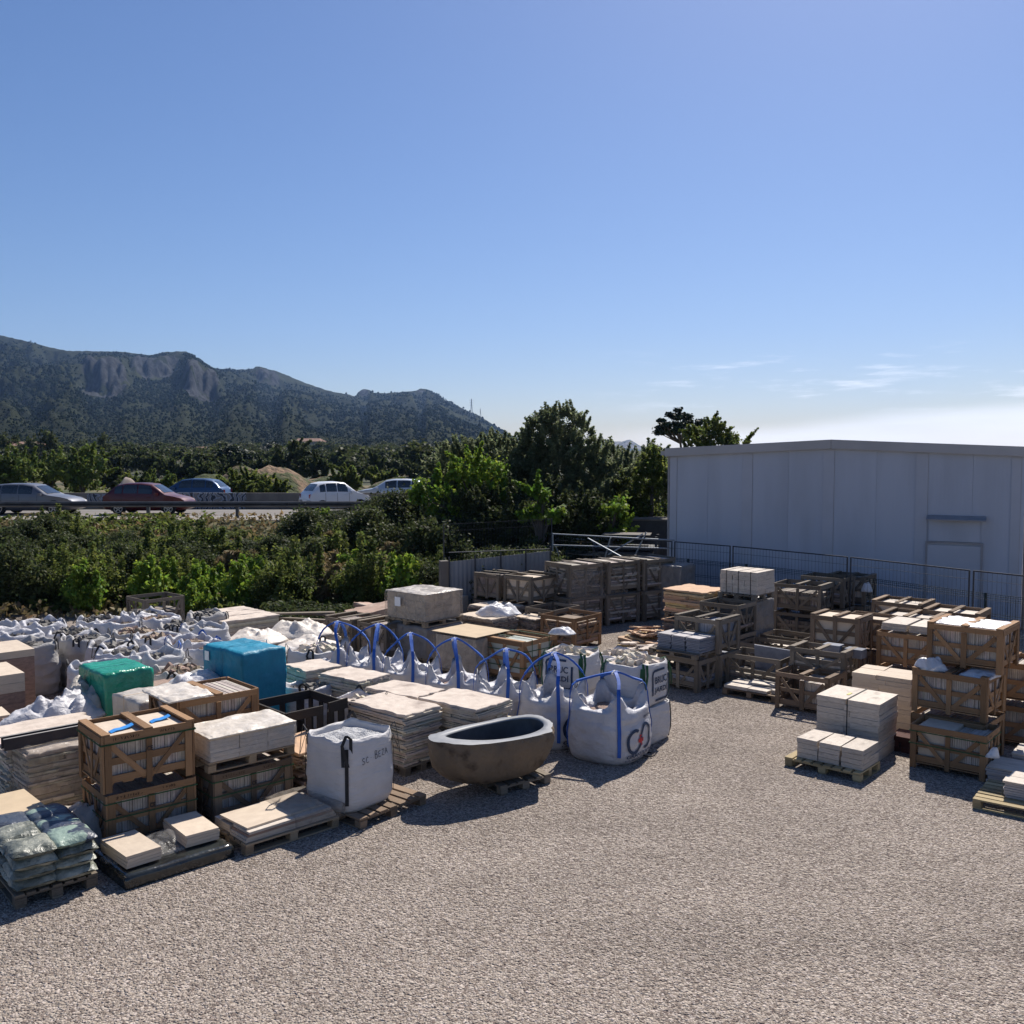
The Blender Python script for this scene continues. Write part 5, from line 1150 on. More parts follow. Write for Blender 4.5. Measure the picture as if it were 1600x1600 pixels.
# the big group behind the shed wall
Yt = 35.0
tree('tree', 'tallest grey green tree with a pointed top, centre of the picture', atx(872, Yt), Yt, 6.6, [(0, 0, 2.4, 2.4, 1.8, 2.2), (.0, 0, 4.5, 1.4, 1.2, 1.6), (-.3, 0, 5.2, .9, .7, .9), (.4, .1, 5.15, .9, .7, .85), (-1.3, 0, 3.9, 1.1, .9, 1.1), (1.0, 0, 3.9, 1.0, .8, 1.1), (-1.7, 0, 3.0, 1.3, 1, 1.4), (1.6, 0, 2.9, 1.3, 1, 1.4)], L_OLV, 95000, .056, 101, cr=(.14, .36), k=230, group='trees behind the grey wall')
tree('tree', 'broad grey green tree left of the tallest one', atx(765, 36), 36, 5, [(0, 0, 2.4, 2.4, 1.6, 2.2), (.5, 0, 3.5, 1.4, 1, 1.0), (-1.0, 0, 3.4, 1.3, 1, .9)], L_OLV, 60000, .06, 102, cr=(.18, .42), k=120, group='trees behind the grey wall')
tree('tree', 'rounded grey green tree between the tallest one and the warehouse', atx(990, 37.5), 37.5, 5, [(0, 0, 2.3, 2.2, 1.6, 2.1), (.6, 0, 3.6, 1.3, 1, 1.1), (-1.2, 0, 3.6, 1.4, 1, 1.2)], L_OLV, 60000, .06, 103, cr=(.18, .42), k=120, group='trees behind the grey wall')
tree('tree', 'dark understorey tree below the tallest one', atx(835, 32), 32, 4, [(0, 0, 1.9, 2.4, 1, 1.7), (1.6, 0, 1.7, 1.3, 1, 1.4), (-1.9, .3, 1.9, 1.3, 1, 1.5)], L_DRK, 40000, .062, 104, cr=(.25, .5), k=60, group='trees behind the grey wall')
tree('tree', 'dark tree against the warehouse corner', atx(1020, 34.5), 34.5, 4.5, [(0, 0, 2.3, .9, .9, 2.0), (-.9, 0, 2.2, .9, .8, 1.6), (0.1, 0, 4.0, .5, .5, .8)], L_MID, 24000, .065, 105, cr=(.25, .45), k=50, group='trees behind the grey wall')
tree('fig_tree', 'yellow green leaves of a fig tree at the left of the tree group', atx(745, 33.5), 33.5, 4, [(0, 0, 3.6, .95, .8, .55), (-1.2, 0, 2.7, 1.2, .8, .9), (.1, 0, 2.6, 1.3, .8, .7)], L_LIM, 9000, .10, 106, cr=(.2, .4), k=26, group='fig trees', aspect=1.3)
tree('fig_tree', 'small yellow green fig branches in front of the tallest tree', atx(845, 31.0), 31.0, 3.5, [(0, 0, 3.3, .35, .3, .3), (-.25, 0, 2.4, .4, .3, .5), (.4, 0, 2.7, .3, .3, .25)], L_LIM, 1500, .12, 107, cr=(.12, .25), k=12, group='fig trees', aspect=1.3)
tree('fig_tree', 'yellow green fig branches right of centre above the collapsed frames', atx(955, 32.0), 32.0, 3.2, [(0, 0, 1.9, .6, .4, .35), (.1, 0, 2.7, .5, .4, .4)], L_LIM, 2200, .12, 108, cr=(.14, .3), k=14, group='fig trees', aspect=1.3)
tree('tree', 'mid green tree left of the tree group above the bank', atx(712, 38.5), 38.5, 4, [(0, 0, 1.4, 1.9, 1.2, 1.5), (.4, 0, 2.3, 1.1, 1, .9)], L_MID, 26000, .07, 109, cr=(.25, .5), k=50, group='trees behind the grey wall')
tree('tree', 'mid green tree behind the one above the bank', atx(735, 41.5), 41.5, 4, [(0, 0, 1.6, 2.2, 1.2, 1.6), (-.4, 0, 2.4, 1.2, 1, .9)], L_OLV, 26000, .07, 119, cr=(.25, .5), k=50, group='trees behind the grey wall')
# reeds
rs = np.random.RandomState(4); t = thing('reed_clump', 'clump of tall reeds with narrow leaves left of the tree group', 'reeds', (atx(712, 36), 36, float(gz(atx(712, 36), 36))), 0)
mb = MB()
for _ in range(46):
    a = rs.rand()*6.28; q = rs.rand()*1.2; x0, y0 = q*math.cos(a), q*math.sin(a)*.6; hh = rs.uniform(2.4, 3.6); dx_, dy_ = rs.randn()*.25, rs.randn()*.15
    mb.tube([(x0, y0, -.2), (x0+dx_*.4, y0+dy_*.4, hh*.6), (x0+dx_, y0+dy_, hh)], [.02, .015, .006], 4)
    for k in range(9):
        z = hh*rs.uniform(.35, 1.0); b_ = rs.rand()*6.28; px_, py_ = x0+dx_*z/hh, y0+dy_*z/hh; l_ = rs.uniform(.3, .55)
        mb.ribbon([(px_, py_, z), (px_+l_*.5*math.cos(b_), py_+l_*.5*math.sin(b_), z+.22), (px_+l_*math.cos(b_), py_+l_*math.sin(b_), z+.10)], (-math.sin(b_), math.cos(b_), 0), .035, .002)
mb.build('stalks_and_leaves', leafm('reed_leaves', (.13, .14, .04), (.08, .10, .03), .3), t)
# umbrella pine and tree over the roof
def umbrella_pine(name, label, x, y, z, h, r, seed, n=9000, group=None, size=.14, flat=.42, asym=0):
    rs = np.random.RandomState(seed); t = thing(name, label, 'pine tree', (x, y, z), 0, group); C_ = []; R2 = []; k = 34
    for _ in range(k):
        a = rs.rand()*6.28; q = r*math.sqrt(rs.rand())*.95; C_.append([q*math.cos(a)+asym, q*math.sin(a)*.8, h-r*flat*(q/r)**2*.9-rs.rand()*r*.45]); s = r*rs.uniform(.09, .22); R2.append([s, s, s*.55])
    obj('crown', leaf_mesh('crown', C_, R2, n, size, L_PIN, seed, aspect=1.6, hollow=.1), t)
    mb = MB(); mb.tube([(0, 0, -.5), (.1*r, 0, h*.35), (0, 0, h*.62)], [r*.07, r*.055, r*.04], 7)
    for c in C_: mb.tube([(0, 0, h*.58), (c[0]*.45, c[1]*.45, h*.58+(c[2]-h*.58)*.45), tuple(c)], [r*.03, r*.022, r*.01], 5)
    mb.build('trunk', BARK, t); return t
umbrella_pine('umbrella_pine', 'umbrella pine with bare lower branches rising over the left end of the warehouse roof', atx(1062, 62), 62, 2.0, 5.7, 1.75, 301, 8000, size=.13, flat=.9)
tree('tree', 'leafy tree peeking over the warehouse roof beside the umbrella pine', atx(1108, 46), 46, 6, [(0, 0, 4.6, 1.4, 1.2, 1.1), (-.2, 0, 5.4, .9, .8, .55), (1.2, 0, 4.9, .8, .5, .25)], L_MID, 11000, .085, 302, cr=(.18, .38), k=44)
# belt of trees beyond the motorway
belt = []
rn = random.Random(17)
def near_belt(px, y, top, w, m, seed, lab, grp, n=7000, size=.16):
    z = float(gz(atx(px, y), y)); h = 4.5+(712-top)/1480*y-z; rx = w/1480*y/2
    tree('tree', lab, atx(px, y), y, h, [(0, 0, h*.45, rx, rx*.8, h*.42), (rx*.3, 0, h*.72, rx*.55, rx*.5, h*.26), (-rx*.5, 0, h*.55, rx*.55, rx*.5, h*.3)], m, n, size, seed, .14, grp, cr=(.3*rx/2, .62*rx/2), k=34, limbs=5)
G1 = 'trees on the far side of the motorway'
for i, (px, top, w, m_, y) in enumerate(((20, 700, 80, L_POP, 66), (80, 705, 70, L_POP, 70), (128, 694, 90, L_POP, 66), (-40, 712, 80, L_POP, 66), (215, 742, 60, L_MID, 68), (250, 748, 50, L_POP, 64), (175, 722, 40, L_DRK, 76), (285, 715, 60, L_DRK, 95), (355, 712, 50, L_DRK, 100), (240, 700, 70, L_DRK, 120), (455, 684, 60, L_DRK, 96), (410, 705, 50, L_DRK, 110), (495, 712, 40, L_DRK, 90), (540, 728, 50, L_MID, 72), (580, 712, 45, L_DRK, 100), (620, 712, 50, L_DRK, 110), (600, 735, 40, L_MID, 80), (660, 720, 50, L_DRK, 90), (390, 735, 90, L_MID, 68), (365, 745, 50, L_MID, 64), (430, 752, 40, L_MID, 63), (320, 720, 50, L_DRK, 85), (200, 690, 60, L_DRK, 150), (65, 668, 60, L_DRK, 150), (10, 672, 50, L_DRK, 160), (150, 676, 60, L_DRK, 170))):
    lab = {'poplar_leaves': 'yellow green broadleaf tree beyond the barrier on the left', 'mid_green_leaves': 'mid green bushy tree beyond the barrier near the earth mounds', 'dark_leaves': 'dark round tree beyond the motorway, before the hills'}[m_.name]
    lab = lab.split(',')[0]+(', '+('at the left edge' if px < 60 else 'above the silver car' if px < 140 else 'above the red car' if px < 240 else 'above the blue car' if px < 345 else 'behind the earth mounds' if px < 470 else 'above the white car' if px < 560 else 'left of the tree group'))
    near_belt(px, y, top, w, m_, 500+i, lab, G1+', '+m_.name.replace('_', ' '), n=6500 if y < 80 else 4200, size=.15 if y < 80 else .2)
# pines and thickets farther out, copies of three
protoP = []
for i in range(3):
    rs = np.random.RandomState(600+i); c, r = clumps(rs, 16, 2.2, 2.2, 1.6, 3.6, (.7, 1.3)); me = leaf_mesh('crown', c, r, 2600, .36, L_DRK if i else L_PIN, 600+i, hollow=.35); mb = MB(); mb.tube([(0, 0, -1), (0, 0, 3.6)], [.25, .12], 6); protoP.append((me, mesh('trunk', mb.V, mb.F, BARK)))
for i in range(150):
    y = rn.uniform(110, 370); px = rn.uniform(-60, 740); x = atx(px, y)
    me, tr_ = protoP[i % 3]; t = thing('pine_tree', 'dark pine in the belt of trees at the foot of the mountain', 'pine tree', (x, y, float(gz(x, y))-.3), rn.uniform(0, 6), 'pines at the foot of the mountain'); s = rn.uniform(.55, .95)*(1 if y < 220 else 1.2); t.scale = (s*1.1, s*1.1, s*.85); obj('crown', me, t); obj('trunk', tr_, t)

# earth mounds beyond the motorway
MND = mat('bare_brown_earth', (.23, .155, .10), (.14, .095, .06), rough=1, scale=1.1, detail=10, bump=1, bscale=2.2, dist=.4, c3=(.055, .065, .025), c3scale=.5, c3range=(.42, .52))
def mound(label, px, y, w, top, dy=6, seed=0, m=MND):
    z0 = float(gz(atx(px, y), y))-.4; h = 4.5+(712-top)/1480*y-z0; W_ = w/1480*y/2; xs = np.linspace(-W_*1.15, W_*1.15, 48); ys_ = np.linspace(-dy, dy, 20)
    def zf(X, Y): r = np.sqrt((X/W_)**2+(Y/dy)**2); return h*np.clip(1-r**1.8, 0, 1)*(.50+.9*vnoise(X+seed*9, Y, .45, seed, 6))
    V, F = grid(xs, ys_, zf); o = obj('earth_mound', mesh('earth_mound', V, F, m, True), None, (atx(px, y), y, z0)); tag(o, label, 'earth mound', 'earth mounds beyond the motorway')
mound('small pale gravel mound behind the red car', 196, 64, 60, 742, 2, 1, mat('pale_rubble_mound', (.34, .29, .25), (.25, .2, .17), rough=1, scale=3, bump=.6, bscale=5))
mound('long brown earth mound behind the blue car', 330, 70, 150, 747, 4, 2); mound('largest brown earth mound with a bush growing on it', 415, 73, 200, 722, 6, 3); mound('flat brown earth mound left of the white car', 505, 78, 190, 744, 6, 4); mound('brown earth mound right of the white car', 620, 76, 130, 744, 5, 5)

# houses on the slope
HW = mat('rendered_house_wall', (.34, .30, .27), (.28, .25, .22), rough=.9, scale=.4); HR_ = mat('terracotta_tiles', (.24, .14, .10), (.18, .11, .08), rough=.9, scale=.8); HG = mat('dark_window', (.02, .022, .026), rough=.2)
def house(label, px, py, y, w, d, h, rz, pitch=1.4):
    z = 4.5+(712-py)/1480*y; t = thing('house', label, 'house', (atx(px, y), y, z-h), R(rz), None)
    mb = MB(); mb.box(-w/2, w/2, -d/2, d/2, -6, h); mb.build('wall', HW, t)
    mb = MB(); e = .5; mb.add([(-w/2-e, -d/2-e, h), (w/2+e, -d/2-e, h), (w/2+e, d/2+e, h), (-w/2-e, d/2+e, h), (-w/2+1, 0, h+pitch), (w/2-1, 0, h+pitch)], [(0, 1, 5, 4), (1, 2, 5), (2, 3, 4, 5), (3, 0, 4), (0, 3, 2, 1)]); mb.build('roof', HR_, t)
    k = max(2, int(w/3.5))
    for i in range(k):
        x = -w/2+w*(i+.5)/k; mb = MB(); mb.box(x-.6, x+.6, -d/2-.06, -d/2-.005, h*.35, h*.78); mb.build('window', HG, t)
house('pale long house on the slope above the blue car, left', 281, 706, 330, 13, 8, 4.5, 12); house('pale wide house on the slope above the blue car, right', 318, 704, 345, 17, 9, 5, -8); house('small house among the pines above the earth mounds', 345, 708, 330, 9, 7, 4, 20)
house('ochre house higher on the slope near the middle', 484, 690, 420, 12, 8, 5, -10); house('pale house among trees right of the ochre one', 502, 705, 400, 14, 9, 4, 5); house('brownish house at the far left between the pines', 30, 697, 300, 16, 9, 5, 15)
# pylon on the ridge
t = thing('power_pylon', 'lattice power pylon standing on the right shoulder of the mountain', 'pylon', (atx(737, 1900), 1900, 4.5+(712-652)/1480*1900), R(20)); mb = MB(); H_ = 36
for sx in (-1, 1):
    for sy in (-1, 1): mb.tube([(3.2*sx, 3.2*sy, -6), (1.0*sx, 1.0*sy, 20), (.5*sx, .5*sy, H_)], .26, 4)
for k in range(10):
    z0, z1 = 3.4*k, 3.4*(k+1); r0 = max(.6, 3.2-2.2*z0/20); r1 = max(.5, 3.2-2.2*z1/20)
    mb.tube([(-r0, -r0, z0), (r1, -r1, z1)], .15, 4); mb.tube([(r0, -r0, z0), (-r1, -r1, z1)], .15, 4)
mb.build('lattice', STEEL, t)
for z in (23, 28, 33): mb = MB(); mb.tube([(-5, 0, z), (0, 0, z+1), (5, 0, z)], .22, 4); mb.build('cross_arm', STEEL, t)
t2 = copy_tree(t); t2.location = (atx(751, 2000), 2000, 4.5+(712-655)/1480*2000); t2.scale = (.6,)*3; t2['label'] = 'smaller lattice pylon farther down the right shoulder of the mountain'

# ---------------------------------------------------------------- air
mb = MB(); mb.box(-2600, 1700, -60, 4200, -3, 560)
hz = bpy.data.materials.new('air'); hz.use_nodes = True; hz.node_tree.nodes.clear(); o_ = hz.node_tree.nodes.new('ShaderNodeOutputMaterial'); pv = hz.node_tree.nodes.new('ShaderNodeVolumePrincipled')
pv.inputs['Density'].default_value = .00008; pv.inputs['Color'].default_value = (.33, .55, 1, 1); pv.inputs['Anisotropy'].default_value = .2; hz.node_tree.links.new(pv.outputs[0], o_.inputs['Volume'])
tag(mb.build('haze', hz), kind='stuff')
# ---------------------------------------------------------------- the yard, front left
A = 44
crate('lower crate of the front stack, pine, stamped, behind the sacks', (-4.60, 10.50), 41, 1.06, .84, 0, .67, W_NEW, top=False, seed=1, stamp=True, group='crates stacked in the yard')
c_up = crate('front pine crate with blue foam strips on its slabs, on top of another crate', (-4.62, 10.48), 41, 1.08, .86, .672, .68, W_NEW, top=True, seed=2, stamp=True, fh=.9, group='crates stacked in the yard')
block(c_up, -.46, -.055, -.37, .37, .608, .618, ST_TAN, 'packing_board'); block(c_up, .055, .46, -.37, .37, .608, .618, ST_TAN, 'packing_board')
for i, (x0, y0, l, rz) in enumerate(((-.36, -.22, .30, .42), (.13, -.12, .26, .36))):
    mb = MB(); mb.ribbon([(-l/2, -.02, .0), (-l/4, 0, .012), (0, .0, .01), (l/3, .015, .02), (l/2, .03, .03)], (0, 1, .1), .075, .004); o = mb.build('foam_strip', BLUEP, None, loc=(0, 0, 0))
    M = Matrix.Translation(c_up.location) @ Matrix.Rotation(c_up.rotation_euler[2], 4, 'Z') @ Matrix.Translation((x0+.15, y0+.1, .626)) @ Matrix.Rotation(rz-.3, 4, 'Z'); o.matrix_world = M
    tag(o, ['longer blue foam strip lying on the slabs of the front crate, left half', 'shorter blue foam strip lying on the slabs of the front crate, right half'][i], 'foam strip', 'foam strips on the front crate')
crate('pine crate carrying a wrapped slab pack on a pallet, beside the white bag', (-3.62, 11.25), 42, 1.08, .80, 0, .66, W_MID, top=False, seed=3, stamp=True, group='crates stacked in the yard')
pallet('pallet on a crate carrying the long wrapped slab pack', (-3.66, 11.22), 42, 1.16, .80, .662, W_PAL, 'x', 6)
t = block_stack('long cream slab pack under clear film on a pallet on a crate', (-3.64, 11.24), 42, 1.14, .72, .795, .27, ST_WHT, (3, 1), 5, 7, jit=.004, name='slab_pack', strap=None, piece='slab')
draped(1.16, .74, .29, FILM, 7, .012, parent=t, name='plastic_film')
mb = MB(); mb.box(-.575, .575, -.375, .365, .274, .284); mb.build('cardboard_lid', CARD, t)
draped(1.17, .76, .02, FILM_C, 11, .024, parent=t, z0=.287, res=.035, name='film_sheet')
crate('lower crate of the pair behind the wrapped slab pack', (-4.30, 12.06), 43, 1.15, .92, 0, .66, W_NEW, top=False, seed=5, group='crates stacked in the yard')
t = crate('pine crate full of upright tiles with plastic spilling over its left side', (-4.32, 12.05), 43, 1.16, .93, .662, .68, W_NEW, top=2, seed=6, fill='slabs', fh=.93, group='crates stacked in the yard')
o = draped(.62, .86, .03, FILM_C, 3, .035, res=.03, name='plastic_sheet'); o.location = (-4.45, 12.45, 1.335); o.rotation_euler = (0, 0, R(43)); tag(o, 'crumpled milky plastic sheet spread over the tile crate behind the front stack', 'plastic sheet')
wrapped('cream plastic covered block load between the green load and the tile crate', (-5.16, 12.93), 46, .86, .86, 0, 1.08, WRAP_C, 31, .02, strap=True, foldm=CARD)
wrapped('green plastic wrapped load with a glossy top', (-6.1, 14.0), 47, .76, .92, 0, 1.24, TARP_G, 32, .022, strap=True)
wrapped('turquoise plastic covered cube load with a white paper label', (-4.17, 14.46), 49, .80, 1.10, 0, 1.45, TARP_B, 33, .020, sticker=('x', .33, 1.22, .12, .15), strap=True)
# dark open frame
t = fr('dark_timber_frame', 'empty dark stained timber frame with upright slats, open at the front corner', 'timber frame', (-3.13, 12.9), 45, .98, .9, 0.0)
X, Y, zt = .49, .45, .95
for (p, q, n) in (((-X, Y), (X, Y), (0, 1, 0)), ((X, -Y), (X, Y), (1, 0, 0)), ((-X, -Y), (-X, Y), (1, 0, 0))):
    board(t, (*p, zt-.07), (*q, zt-.07), .14, .03, W_DRK, n)
board(t, (-X, -Y, zt-.07), (.12, -Y, zt-.07), .14, .03, W_DRK, (0, 1, 0)); board(t, (.2, -Y-.03, zt-.05), (X+.03, -Y-.03, zt-.03), .14, .03, W_DRK, (0, 1, 0))
for (x, y, n) in [(X, y, (1, 0, 0)) for y in (-.42, -.14, .14, .42)]+[(-X, y, (1, 0, 0)) for y in (-.42, -.1, .2, .42)]+[(x, Y, (0, 1, 0)) for x in (-.3, 0, .3)]+[(x, -Y, (0, 1, 0)) for x in (-.44, -.12, .08, .26, .44)]:
    board(t, (x*.975, y*.975, 0), (x*.975, y*.975, zt-.12), .09, .026, W_DRK, n)
board(t, (-X, -Y, .06), (X, -Y, .06), .1, .03, W_DRK, (0, 1, 0)); board(t, (X, -Y, .06), (X, Y, .06), .1, .03, W_DRK, (1, 0, 0)); board(t, (-X, -Y, .06), (-X, Y, .06), .1, .03, W_DRK, (1, 0, 0))
flag_stack('low heap of broken brown flagstones behind the white gravel bag', (-2.72, 12.15), 48, .72, .8, 0, .62, ST_BRN, 8, rough=.07, tops=1, topm=ST_ORG)

# the gravel bag in front
pallet('pallet under the white gravel bag with black handles', (-1.83, 11.16), 50, 1.12, .9, 0, W_MID, 'y', 7)
hx_, hy_ = .41, .45
t = open_bag('white woven bag of pale gravel with black handles and handwriting on its side', (-2.0, 11.22), 51, .90, .90, .132, .86, 501, BAG, GRAV_W, S_BLK, 0, bul=.05, fillz=.80, wr=.009, hl=.26)
g = face_map(.45/1.05, .45/1.05, .86, 4.5, .05, .94, 'y', 501, .009, .008)
rn = random.Random(4); polys = []
glyph = {'S': [(.9, .9), (.5, 1), (.1, .8), (.3, .55), (.8, .45), (.8, .15), (.4, 0), (0, .15)], 'C': [(.9, .85), (.5, 1), (.1, .6), (.2, .15), (.6, 0), (.95, .2)], ':': [(.4, .6), (.5, .66)],
  'B': [(.1, 0), (.15, 1), (.7, .95), (.75, .65), (.2, .5), (.85, .45), (.8, .1), (.1, 0)], 'E': [(.9, 1), (.15, .95), (.1, .5), (.7, .55), (.1, .5), (.1, 0), (.9, .05)], 'Z': [(.1, .95), (.85, 1), (.1, .05), (.95, 0)], 'A': [(0, 0), (.45, 1), (.9, 0), (.65, .4), (.2, .42)]}
x = -.19
for ch in 'SC: BEZA':
    if ch == ' ': x += .03; continue
    h_ = .075 if ch != 'B' else .10; yb = .60+x*.12
    polys.append(strip([(x+px*.046, yb+py*h_) for px, py in glyph[ch]], .0065)); x += .059
wrap_print(t, g, polys, INK, 'handwriting')

# sacks on their pallet
pallet('pallet under the green and navy sacks at the left edge', (-4.93, 9.14), 42, .80, 1.25, 0, W_OLD, 'y', 7, h=.14)
c0, r0 = frame((-4.93, 9.14), 42, .80, 1.25, .14); rn = random.Random(12); k = 0
lay = ['bottom', 'second', 'third', 'top']
for li in range(4):
    for ci, (lx, ly) in enumerate(((-.19, -.42), (.2, -.42), (-.19, 0.0), (.2, 0.0), (-.19, .4), (.2, .4))):
        p = Matrix.Rotation(r0, 3, 'Z') @ Vector((lx+rn.uniform(-.015, .015), ly+rn.uniform(-.02, .02), 0))
        o = sack('%s layer sack, %s side of the sack pallet, %s' % (lay[li], ['left', 'right'][ci % 2], ['nearest row', 'middle row', 'far row'][ci//2]), c0.x+p.x, c0.y+p.y, .14+li*.108, r0+rn.uniform(-.09, .09), .43, .47, .125,
             SACK_N if li == 3 and ci in (1, 3, 5, 4) else SACK, k, 'sacks stacked on the pallet at the left edge'); k += 1

# flat pallets in front
t = pallet('low pallet wrapped in black film between the sacks and the slab pallet', (-4.0, 9.57), 44, 1.2, 1.02, 0, W_DRK, 'x', 7, 'film_wrapped_pallet')
draped(1.22, 1.04, .145, FILM_K, 41, .006, parent=t, name='black_film')
for i, (cx, cy) in enumerate(((-.36, -.05), (.36, .02))):
    c, r = frame((-4.0, 9.57), 44, 1.2, 1.02, 0); p = Matrix.Rotation(r, 3, 'Z') @ Vector((cx, cy, 0)); t2 = thing('slab_pile', ['small pile of tan slabs on the left of the black wrapped pallet', 'small pile of tan slabs on the right of the black wrapped pallet'][i], 'slab pile', (c.x+p.x, c.y+p.y, .165), r+.04*(1-2*i), 'slab piles on the black wrapped pallet')
    for j in range(4): block(t2, -.19, .19, -.33, .33, j*.034+.001, j*.034+.032, ST_TAN, 'slab', (.03*(j % 3)-.03)*.6)
o = crumple('film_sheet', 'clear film stretched between the two slab piles on the black pallet', 'plastic film', -3.93, 10.4, .15, .62, .35, .14, FILM, 9, rz=.8, sharp=.8)
t = pallet('pallet of long cream slabs partly under grey film, left of the gravel bag', (-2.99, 10.40), 44, 1.24, .86, 0, W_PAL, 'x', 6)
t = thing('slab_pack', 'long cream slabs with brown edges lying on the pallet left of the gravel bag', 'slab pack', (*frame((-2.99, 10.4), 44, 1.24, .86, 0)[0][:2], .132), R(44))
for j in range(4): block(t, -.60+.012*j, .60-.02*j, -.39, -.02, j*.03+.001, j*.03+.029, ST_WHT if j != 2 else ST_BRN, 'slab', .008*j)
for j in range(3): block(t, -.58, .60, .0, .39, j*.03+.001, j*.03+.029, ST_WHT, 'slab', -.006*j)
block(t, -.56, .5, -.3, .3, .121, .145, ST_TAN, 'slab', .05)
for sx in (.0,):
    o = draped(.66, .92, .165, FILM_D, 44, .018, parent=t, name='grey_film'); o.location = (.36, 0, -.004)

# bath tub
def tub():
    t = thing('stone_bathtub', 'rough brown river stone bathtub with a pale honed rim and dark basin', 'bathtub', (-.27, 12.64, .0), R(33))
    NT = 96; LX, LY, H, z0 = .93, .50, .66, .125; V = []; F = []
    def out(th):
        c, s = math.cos(th), math.sin(th); x = LX*math.copysign(abs(c)**.60, c); y = LY*math.copysign(abs(s)**.70, s)
        y *= 1-.20*(-c)*.9 if c < 0 else 1.0; k = .97+.09*noise.noise(Vector((c*2.0, s*2.0, 3)))+.035*noise.noise(Vector((c*6, s*6, 1)))
        if c < -.9: k += .07*(-c-.9)*10
        return x*k, y*k
    prof = [(0, .28), (.02, .44), (.07, .58), (.16, .72), (.28, .83), (.44, .92), (.66, .98), (.86, 1.0), (.96, .995), (1, .985)]
    for tz, s in prof:
        for j in range(NT):
            th = 2*math.pi*j/NT; x, y = out(th); q = Vector((x*1.6, y*1.6, tz*1.5)); d = noise.noise(q)*.06+noise.noise(q*3)*.022+.012*noise.noise(q*8)
            wz = z0+H*tz+.025*math.sin(th*2+1)*tz; k = s+d*(1 if 0 < tz < 1 else .4); V.append((x*k+.05*(1-tz), y*k, wz))
    n = len(prof)
    for i in range(n-1):
        for j in range(NT): F.append((i*NT+j, i*NT+(j+1) % NT, (i+1)*NT+(j+1) % NT, (i+1)*NT+j))
    F.append(tuple(range(NT))[::-1]); shell = obj('outer_shell', mesh('outer_shell', V, F, TUB_O, True), t)
    top = V[-NT:]; inn = []
    for j in range(NT):
        th = 2*math.pi*j/NT; c, s = math.cos(th), math.sin(th)
        inn.append((.05+.75*math.copysign(abs(c)**.82, c), (.37 if c > 0 else .37*(1-.14*abs(c)))*math.copysign(abs(s)**.86, s), top[j][2]+.002))
    Vr = [(x, y, z+.001) for x, y, z in top]+[(x*.5+a*.5, y*.5+b*.5, z+.006) for (x, y, z), (a, b, _) in zip(top, inn)]+inn+[(x*.985, y*.975, z-.02) for x, y, z in inn]
    Fr = [(i*NT+j, i*NT+(j+1) % NT, (i+1)*NT+(j+1) % NT, (i+1)*NT+j) for i in range(3) for j in range(NT)]
    obj('rim', mesh('rim', Vr, Fr, TUB_R, True), t)
    Vi = [(x*.985, y*.975, z-.019) for x, y, z in inn]
    for k, s in ((.14, .95), (.28, .88), (.40, .76), (.46, .58), (.48, .3), (.485, .02)): Vi += [(x*s, y*s, z*0+z0+H-k+.02) for x, y, z in inn]
    Fi = [(i*NT+j, i*NT+(j+1) % NT, (i+1)*NT+(j+1) % NT, (i+1)*NT+j) for i in range(6) for j in range(NT)]; Fi.append(tuple(range(6*NT, 7*NT)))
    obj('basin', mesh('basin', Vi, Fi, TUB_I, True), t)
tub()
pallet('pallet under the stone bathtub', (-.15, 12.30), 36, .85, .75, 0, W_OLD, 'y', 6)

# flagstone stacks on pallets
for (lab, Nc, a, lu, lv, h, sd_, n) in (
    ('tall beige flagstone stack nearest the bathtub, left of it', (-1.51, 13.07), 49, .72, 1.2, .74, 51, 26), ('beige flagstone stack directly behind the bathtub', (-.5, 13.37), 52, .78, 1.1, .74, 52, 24),
    ('beige flagstone stack in the second row, behind the tall one', (-1.44, 14.05), 53, .66, 1.05, .74, 53, 20), ('beige flagstone stack with two dark hollows on top', (-2.43, 14.97), 53, .66, .95, .76, 54, 20),
    ('small beige flagstone stack right of the turquoise load', (-3.44, 15.6), 42, .68, .72, .78, 55, 14)):
    pallet('pallet under the '+lab, (Nc[0]+.02, Nc[1]-.03), a, lu, lv, 0, W_OLD, 'x', 6, group='pallets under the flagstone stacks')
    flag_stack(lab, Nc, a, lu, lv, .132, h, ST_BEI, sd_, n, 'beige flagstone stacks on pallets', 1, .032)

# blue loop bags, front to back
lb = [(1.47, 14.08, 52, 7, .52, .52, .76, 'white bulk bag with blue straps and a ring logo with a red cross, nearest one', True, (-.0, -.05), 1.36),
      (.66, 14.75, 50, 2, .47, .47, .72, 'blue strapped white bag just right of the bathtub, behind the nearest bag', True, (.0, .0), 1.40),
      (-.1, 15.35, 48, 4, .46, .46, .70, 'blue strapped white bag just above the far end of the bathtub', False, (0, 0), 1.42),
      (-.93, 15.95, 50, 3, .46, .46, .70, 'blue strapped white bag above the second flagstone stack, fourth from the right', False, (.02, 0), 1.46),
      (-1.78, 16.7, 52, 12, .45, .45, .70, 'blue strapped white bag with a high round arch of straps, fifth from the right', False, (0, .0), 1.42),
      (-2.52, 17.3, 50, 6, .45, .45, .70, 'blue strapped white bag sixth from the right, in front of the dark crates', False, (.05, 0), 1.44),
      (-3.22, 17.75, 47, 9, .45, .45, .70, 'blue strapped white bag leftmost in the row of knotted loops', False, (-.1, 0), 1.42)]
for x, y, a, sd_, hx, hy, h, lab, lg, ln, ap in lb: loop_bag(lab, x, y, a, sd_, hx, hy, h, .31, ap-.04, lg, ln)

